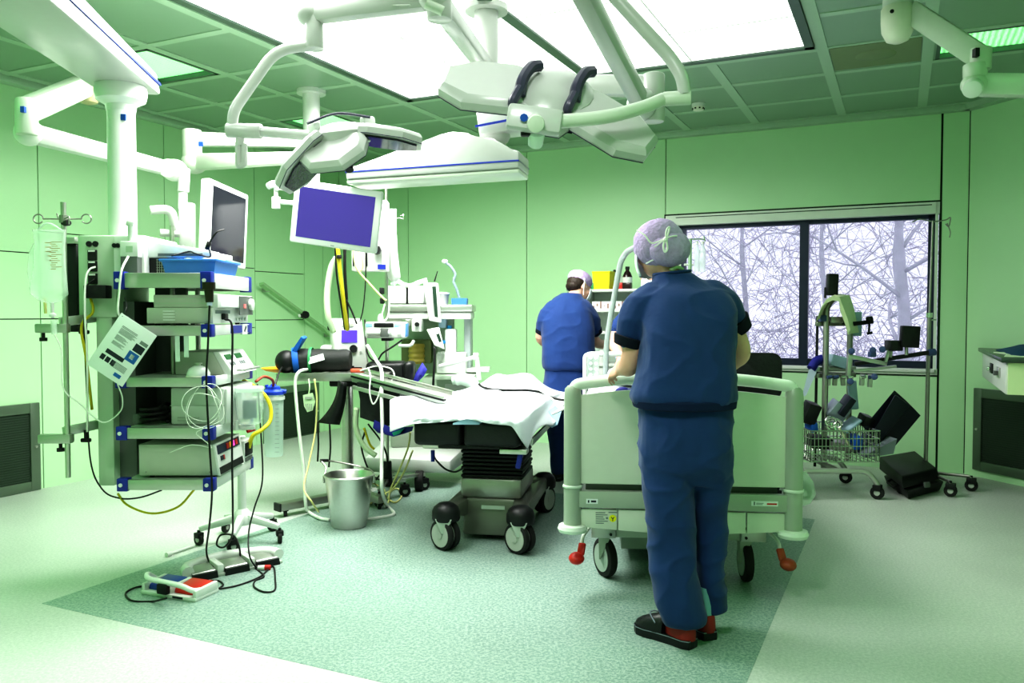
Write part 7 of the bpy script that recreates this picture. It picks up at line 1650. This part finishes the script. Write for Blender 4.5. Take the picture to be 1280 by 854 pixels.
# ---------------------------------------------------------------- near person, seen from behind
t = Thing('person', 'person in dark blue scrubs and lilac cap standing behind the bed footboard, nearest', 'person', (at(858, 790, 3.32).x, 3.32, 0))
A_ = at
hip_l, hip_r = A_(832, 535, 3.36), A_(886, 535, 3.38)
kn_l, kn_r = A_(838, 655, 3.33), A_(888, 655, 3.42)
hl, hr = fl(868, 812), fl(889, 802)
dl, dr_ = V((fl(814, 793) - hl).xy.to_3d()), V((-.30, .95, 0))
al, ar = math.atan2(dl.y, dl.x), math.atan2(dr_.y, dr_.x)
def ank(h, a): return V((h.x + math.cos(a) * .055, h.y + math.sin(a) * .055, .10))
an_l, an_r = ank(hl, al), ank(hr, ar)
pelv = A_(859, 520, 3.37); wst = A_(858, 470, 3.38); chs = A_(857, 410, 3.42); shc = A_(850, 366, 3.46); nk = A_(836, 340, 3.50)
sh_l, sh_r = A_(808, 377, 3.44), A_(900, 377, 3.46)
el_l, wr_l = A_(787, 455, 3.46), A_(777, 462, 3.66); el_r, wr_r = A_(926, 440, 3.52), A_(900, 468, 3.74)
hc_ = A_(824, 312, 3.52)
Mh = frame_from(hc_, V((-.55, .80, -.25)), V((-.05, .1, 1)))
mb = MB()
rings_body(mb, spec_smooth([(pelv + V((0, 0, -.10)), .145, .10), (pelv, .165, .115), (wst, .14, .10), (chs, .155, .105), (shc + V((0, 0, -.03)), .11, .08), (shc + V((0, 0, .0)), .065, .055), (nk, .055, .055), (nk.lerp(hc_, .5), .053, .055)]))
for h, k, a in ((hip_l, kn_l, an_l), (hip_r, kn_r, an_r)): limb(mb, [h, h.lerp(k, .5) + V((0, .02, 0)), k, k.lerp(a, .4), a, a + V((0, 0, -.04))], [.08, .066, .048, .047, .033, .033])
limb(mb, [sh_l, sh_l.lerp(el_l, .5) + V((-.006, 0, 0)), el_l, el_l.lerp(wr_l, .4), wr_l], [.040, .046, .043, .043, .029]); limb(mb, [sh_r, sh_r.lerp(el_r, .5) + V((.006, 0, 0)), el_r, el_r.lerp(wr_r, .4), wr_r], [.040, .046, .043, .042, .028])
head_shape(mb, Mh)
hand_shape(mb, frame_from(wr_l, (wr_l - el_l) + V((-.10, .02, -.02)), V((-.75, -.2, .65))), .42, 1); hand_shape(mb, frame_from(wr_r, (wr_r - el_r) + V((-.05, 0, -.1)), V((.3, 0, 1))), .3, -1)
me = remesh(mb, .0065, 3); to_local(me, t); part_me('body', me, SKIN, t.o)
eyes(t, Mh)
# trousers
mb = MB()
c_ = lambda x0, x1, y, Y: (A_(x0, y, Y) + A_(x1, y, Y)) / 2
def R(x0, x1, y, Y, ry): return (c_(x0, x1, y, Y), (A_(x1, y, Y) - A_(x0, y, Y)).x / 2, ry)
rings_body(mb, spec_smooth([R(806, 912, 488, 3.37, .12), R(801, 914, 515, 3.37, .135), R(799, 915, 550, 3.36, .145), R(800, 914, 580, 3.36, .140), R(806, 908, 602, 3.37, .10)]), pw=2.5)
rings_body(mb, spec_smooth([R(800, 862, 560, 3.36, .125), R(802, 865, 600, 3.35, .115), R(807, 868, 640, 3.33, .095), R(811, 870, 680, 3.32, .088), R(816, 873, 720, 3.30, .085), R(818, 878, 750, 3.29, .088), R(824, 881, 768, 3.285, .086), R(830, 880, 777, 3.285, .075)]), pw=2.2)
rings_body(mb, spec_smooth([R(856, 914, 560, 3.38, .125), R(858, 913, 600, 3.39, .11), R(864, 909, 640, 3.41, .09), R(866, 906, 680, 3.41, .09), R(868, 903, 715, 3.40, .092), R(869, 907, 742, 3.40, .09), R(872, 905, 760, 3.40, .08)]), pw=2.2)
me = remesh(mb, .0075, 4); wrinkle(me, .010, 8, 5, 3); to_local(me, t); part_me('trousers', me, SCRUB, t.o)
# pocket, tag
t.part('pocket', t.w().hexa([A_(905, 585, 3.30), A_(915, 583, 3.34), A_(915, 583, 3.42), A_(905, 585, 3.4), A_(909, 558, 3.30), A_(917, 556, 3.34), A_(917, 556, 3.42), A_(909, 558, 3.4)], .008), SCRUB); t.part('pocket_tag', t.w().box(A_(911, 572, 3.285), (.004, .004, .03), rot=(0, .4, 0)), CAPW)
# scrub top
mb = MB()
rings_body(mb, spec_smooth([R(792, 919, 504, 3.37, .150), R(789, 921, 494, 3.37, .165), R(795, 919, 474, 3.37, .160), R(800, 917, 440, 3.38, .150), R(801, 917, 410, 3.40, .145), R(799, 917, 386, 3.43, .14), R(804, 908, 368, 3.45, .125), R(814, 884, 354, 3.47, .09), R(816, 862, 342, 3.49, .075)]), pw=2.5)
limb(mb, [A_(820, 378, 3.45), A_(804, 388, 3.445), A_(793, 404, 3.445), A_(787, 421, 3.45)], [.092, .088, .068, .058]); limb(mb, [A_(888, 376, 3.46), A_(903, 384, 3.47), A_(913, 393, 3.48), A_(920, 404, 3.49)], [.090, .082, .062, .050])
me = remesh(mb, .0075, 4); wrinkle(me, .0075, 7, 4, 11); to_local(me, t); part_me('scrub_top', me, SCRUB, t.o)
def cuff(t, p, q, r0, r1, h=.03):
    p, q = V(p), V(q); d = (q - p).normalized(); t.part('cuff', MB(t.I).lathe([(r0 * .92, -h), (r0 * 1.03, -h * .9), (r1 * 1.05, 0), (r1 * .98, h * .6), (r1 * .86, h * .7)], q, 24, axis=d), CUFF)
t.part('waistband', t.w().loft([[c0 + V((rx * math.copysign(abs(math.cos(a)) ** .8, math.cos(a)), ry * math.copysign(abs(math.sin(a)) ** .8, math.sin(a)), 0)) for a in [2 * PI * k / 32 for k in range(32)]] for c0, rx, ry in [(R(792, 918, 497, 3.37, .158)), (R(790, 919, 500, 3.37, .168)), (R(792, 918, 508, 3.37, .164)), (R(798, 915, 510, 3.37, .150))]]), mat('dark navy rib', (.005, .016, .06), .9))
cuff(t, A_(793, 404, 3.445), A_(786, 428, 3.455), .069, .062, .026); cuff(t, A_(911, 390, 3.48), A_(922, 408, 3.50), .064, .056, .036)
rr_ = A_(840, 341, 3.475); t.part('collar', t.w().tube([rr_ + V((.078 * math.cos(a), .06 * math.sin(a), .008 * math.cos(a))) for a in [2 * PI * k / 24 for k in range(24)]], .006, 8, 0, True), SCRUB); t.part('undershirt', t.w().tube([A_(838, 338, 3.44), A_(846, 334, 3.45), A_(853, 337, 3.47)], .009, 8, 4), PADY, label='yellow-green undershirt edge')
# cap with ties, mask
cc_ = A_(825, 305, 3.50)
Mc = frame_from(cc_, V((-.35, .9, -.12)), V((-.06, .05, 1)))
mb = cap_shape(t.I @ Mc, V((0, .012, .004)), (.101, .125, .105), 2.0, .035); cp_ = t.part('surgical_cap', mb, CAPM, sharp=0)
bun = cap_shape(t.I @ Mc, V((.01, -.055, -.030)), (.092, .075, .078), 5.0, .05); t.part('cap_bun', bun, CAPM, parent=cp_, sharp=0)
tp = lambda x, y, Y: A_(x, y, Y)
bw = t.w().tube([tp(796, 288, 3.42), tp(806, 294, 3.385), tp(815, 304, 3.37), tp(832, 298, 3.365), tp(845, 295, 3.39), tp(854, 300, 3.46)], .0035, 6, 5); bw.tube([tp(832, 299, 3.362), tp(833, 288, 3.35), tp(837, 284, 3.355), tp(834, 296, 3.358)], .0038, 6, 4); bw.tube([tp(832, 299, 3.362), tp(829, 307, 3.352), tp(831, 315, 3.355), tp(834, 311, 3.36), tp(833, 300, 3.362)], .0045, 6, 4); bw.tube([tp(832, 299, 3.36), tp(826, 303, 3.355), tp(818, 309, 3.37)], .0035, 6, 4); bw.sph(tp(832, 299, 3.358), .010, 10, 6)
t.part('cap_ties', bw, CAPW, parent=cp_)
mask(t, Mh, [[(.07, .02, -.02), (.085, -.05, .0), (.05, -.10, .02)], [(-.07, .02, -.06), (-.075, -.04, -.06), (-.04, -.085, -.06)]])
shoe(t, hl, al, .285); shoe(t, hr, ar, .285)

# ---------------------------------------------------------------- bending person at the back
t = Thing('person', 'person in royal blue scrubs and mask with head bowed, by the yellow container', 'person', (at(708, 500, 6.5).x, 6.5, 0))
YB = 6.5
pelv = A_(709, 470, YB); wst = A_(709, 445, YB); chs = A_(710, 405, YB + .02); shc = A_(711, 378, YB + .06); nk = A_(719, 367, YB + .10); hc_ = A_(724, 358, YB + .14)
bl, br_ = V((A_(698, 500, YB).x, 6.55, 0)), V((A_(717, 500, YB).x, 6.62, 0))
facing = V((.85, .50, -.50)); Mh = frame_from(hc_, facing, V((.1, .2, 1)))
mb = MB()
rings_body(mb, spec_smooth([(pelv + V((0, 0, -.1)), .15, .105), (pelv, .165, .115), (wst, .15, .105), (chs, .15, .105), (shc, .10, .075), (nk, .058, .058), (nk.lerp(hc_, .5), .054, .054)]), yaw=-.5)
for b_, hx in ((bl, 700), (br_, 719)):
    h = A_(hx, 478, YB); k = (h + b_) / 2 + V((.02, .03, .02)); a = b_ + V((0, 0, .1)); limb(mb, [h, k, a, a + V((0, 0, -.05))], [.09, .062, .038, .036])
sh_l, sh_r = A_(686, 389, YB + .02), A_(735, 388, YB + .08); el_l, el_r = A_(677, 424, YB + .08), A_(744, 427, YB + .14); wr_l, wr_r = A_(700, 440, YB + .30), A_(762, 432, YB + .34)
limb(mb, [sh_l, sh_l.lerp(el_l, .5), el_l, wr_l], [.040, .048, .045, .030]); limb(mb, [sh_r, sh_r.lerp(el_r, .5), el_r, wr_r], [.040, .048, .046, .030])
head_shape(mb, Mh); hand_shape(mb, frame_from(wr_l, wr_l - el_l, V((0, 0, 1))), .35, 1); hand_shape(mb, frame_from(wr_r, wr_r - el_r, V((0, 0, 1))), .35, -1)
me = remesh(mb, .0075, 3); to_local(me, t); part_me('body', me, SKIN, t.o); eyes(t, Mh)
mb = MB()
rings_body(mb, spec_smooth([R(681, 741, 452, YB, .13), R(679, 742, 475, YB, .14), R(681, 740, 500, YB, .13), R(686, 735, 515, YB, .1)]), yaw=0)
rings_body(mb, spec_smooth([R(681, 712, 490, YB, .12), R(684, 711, 520, YB + .02, .1), R(687, 711, 560, YB + .04, .085), R(689, 710, 592, YB + .05, .07)])); rings_body(mb, spec_smooth([R(706, 739, 490, YB, .12), R(708, 736, 520, YB + .04, .1), R(709, 732, 560, YB + .09, .085), R(709, 729, 592, YB + .12, .07)]))
me = remesh(mb, .009, 4); wrinkle(me, .010, 6, 4, 23); to_local(me, t); part_me('trousers', me, SCRUB2, t.o)
mb = MB()
rings_body(mb, spec_smooth([R(680, 741, 462, YB, .15), R(677, 743, 456, YB, .16), R(677, 743, 430, YB, .155), R(676, 742, 405, YB + .02, .15), R(681, 737, 386, YB + .05, .13), R(692, 729, 373, YB + .08, .10), R(702, 727, 367, YB + .10, .08)]), pw=2.5)
limb(mb, [A_(693, 389, YB + .03), A_(685, 398, YB + .03), A_(679, 412, YB + .05)], [.092, .084, .062]); limb(mb, [A_(727, 389, YB + .06), A_(737, 400, YB + .08), A_(742, 412, YB + .10)], [.096, .086, .068])
me = remesh(mb, .009, 4); wrinkle(me, .0065, 6, 4, 31); to_local(me, t); part_me('scrub_top', me, SCRUB2, t.o)
cuff(t, A_(685, 398, YB + .03), A_(678, 416, YB + .06), .062, .056, .022); cuff(t, A_(737, 400, YB + .08), A_(743.5, 416, YB + .11), .066, .060, .025)
mb = MB(t.I @ Mh); mb.sph((0, -.03, .01), (.083, .085, .075), 18, 12); mb.sph((0, -.055, -.03), (.07, .055, .045), 16, 10); t.part('hair', mb, HAIR, sharp=0)
t.part('surgical_cap', cap_shape(t.I @ Mh, V((0, -.012, .055)), (.090, .110, .072), 8.0, .03), CAPM, sharp=0)
mask(t, Mh, [[(.074, .02, -.01), (.086, -.03, .03), (.06, -.09, .075)], [(.07, .02, -.08), (.086, -.01, -.03), (.088, -.03, .04)], [(-.07, .02, -.08), (-.08, -.03, -.06), (-.05, -.08, -.05)]])
shoe(t, bl + V((-.03, -.06, 0)), math.radians(58), .26, False); shoe(t, br_ + V((-.03, -.06, 0)), math.radians(50), .26, False)

# ---------------------------------------------------------------- third person behind the head of the bed
YT = 6.3
t = Thing('person', 'mostly hidden person, only a blue sleeve and bare forearm reaching over the bed', 'person', (at(815, 500, YT).x, YT, 0))
pelv = A_(815, 470, YT); wst = A_(815, 445, YT); chs = A_(815, 405, YT); shc = A_(814, 378, YT - .01); nk = A_(814, 363, YT - .03); hc_ = A_(815, 345, YT - .05)
Mh = frame_from(hc_, V((-.15, -.95, -.3)), V((0, -.1, 1)))
b1, b2 = V((A_(800, 500, YT).x, YT, 0)), V((A_(830, 500, YT).x, YT, 0))
mb = MB()
rings_body(mb, spec_smooth([(pelv + V((0, 0, -.1)), .15, .105), (pelv, .165, .115), (wst, .14, .1), (chs, .155, .11), (shc, .12, .085), (nk, .055, .055), (nk.lerp(hc_, .5), .052, .054)]))
for b_, hx in ((b1, 802), (b2, 828)):
    h = A_(hx, 478, YT); limb(mb, [h, (h + b_) / 2 + V((0, -.02, .02)), b_ + V((0, 0, .1)), b_ + V((0, 0, .05))], [.09, .062, .038, .036])
sh_l, sh_r = A_(788, 388, YT), A_(842, 388, YT); el_l, wr_l = A_(766, 426, YT - .10), A_(776, 448, YT - .32); el_r, wr_r = A_(852, 428, YT - .05), A_(838, 445, YT - .28)
limb(mb, [sh_l, sh_l.lerp(el_l, .5), el_l, el_l.lerp(wr_l, .4), wr_l], [.040, .050, .047, .046, .031]); limb(mb, [sh_r, sh_r.lerp(el_r, .5), el_r, wr_r], [.040, .048, .046, .030])
head_shape(mb, Mh); hand_shape(mb, frame_from(wr_l, wr_l - el_l, V((-.3, -.2, 1))), .3, 1); hand_shape(mb, frame_from(wr_r, wr_r - el_r, V((0, 0, 1))), .3, -1)
me = remesh(mb, .0075, 3); to_local(me, t); part_me('body', me, SKIN, t.o); eyes(t, Mh)
mb = MB(); rings_body(mb, spec_smooth([R(784, 846, 452, YT, .13), R(784, 846, 475, YT, .14), R(786, 844, 500, YT, .12)])); rings_body(mb, spec_smooth([R(785, 814, 490, YT, .11), R(788, 813, 530, YT, .095), R(790, 811, 598, YT, .07)])); rings_body(mb, spec_smooth([R(815, 845, 490, YT, .11), R(817, 842, 530, YT, .095), R(819, 840, 598, YT, .07)]))
me = remesh(mb, .01, 4); wrinkle(me, .008, 6, 4, 43); to_local(me, t); part_me('trousers', me, SCRUB2, t.o)
mb = MB(); rings_body(mb, spec_smooth([R(784, 846, 460, YT, .145), R(784, 846, 430, YT, .145), R(784, 845, 405, YT, .14), R(790, 838, 386, YT, .12), R(800, 829, 372, YT - .01, .09), R(805, 825, 366, YT - .02, .075)]), pw=2.5)
limb(mb, [A_(794, 388, YT), A_(783, 398, YT - .02), A_(771, 411, YT - .06)], [.078, .070, .060]); limb(mb, [A_(836, 388, YT), A_(846, 400, YT), A_(850, 414, YT - .02)], [.078, .070, .060])
me = remesh(mb, .009, 4); wrinkle(me, .0065, 6, 4, 51); to_local(me, t); part_me('scrub_top', me, SCRUB2, t.o)
cuff(t, A_(783, 398, YT - .02), A_(769.5, 414, YT - .065), .062, .056, .022); cuff(t, A_(846, 400, YT), A_(851, 418, YT - .03), .062, .056, .022)
t.part('surgical_cap', cap_shape(t.I @ Mh, V((0, -.012, .045)), (.092, .112, .085), 14.0, .03), CAPM, sharp=0)
mask(t, Mh, [[(.074, .02, -.01), (.086, -.03, .03), (.06, -.09, .06)], [(-.07, .02, -.08), (-.08, -.03, -.06), (-.05, -.08, -.05)]])
shoe(t, b1 + V((0, .06, 0)), math.radians(-95), .26, False); shoe(t, b2 + V((0, .06, 0)), math.radians(-85), .26, False)
single('wrist_band', 'pale blue band at the wrist of the forearm reaching over the bed', 'band', MB().lathe([(.034, -.015), (.036, 0), (.034, .015)], wr_l + (el_l - wr_l).normalized() * .02, 16, axis=(wr_l - el_l), cap=False), mat('pale blue band', (.55, .65, .85), .5))
# ================================================================== LIGHT
def area(name, loc, sx, sy, power, col=(1, 1, 1), spread=180, rot=(0, 0, 0)):
    L = bpy.data.lights.new(name, 'AREA'); L.shape = 'RECTANGLE'; L.size = sx; L.size_y = sy; L.energy = power; L.color = col; L.spread = math.radians(spread)
    o = bpy.data.objects.new(name, L); C.objects.link(o); o.location = loc; o.rotation_euler = rot; return o
area('light_field_lamp', rm(3.0, (PB0 + PB1) / 2 - .15, H - .03), 1.25, PB1 - PB0 - .4, LAMP_W, (1.0, 1.0, .97), 168, (0, 0, -YAW))
for k, f in enumerate(fix):
    if k < 3: continue
    area('fitting_lamp', rm((f[0] + f[1]) / 2, (f[2] + f[3]) / 2, H - .02), .5, .5, FILL_W if k in (4, 5) else GREEN_W * (5.0 if k == 3 else 1.0), (1, 1, 1) if k in (4, 5) else (.10, 1.0, .16), 160, (0, 0, -YAW))  # white fill added behind the viewer to brighten front faces; the rest green
w = bpy.data.worlds.new('World'); scene.world = w; w.use_nodes = True
bg = w.node_tree.nodes['Background']; bg.inputs[0].default_value = (0.80, 0.80, 1.0, 1); bg.inputs[1].default_value = 1.1
scene.view_settings.view_transform = 'Standard'; scene.view_settings.look = LOOK; scene.view_settings.exposure = 0.0
scene.cycles.max_bounces = 8; scene.cycles.diffuse_bounces = 5; scene.cycles.transparent_max_bounces = 12
scene.cycles.use_denoising = True; scene.cycles.sample_clamp_indirect = 6.0; scene.cycles.caustics_reflective = False; scene.cycles.caustics_refractive = False
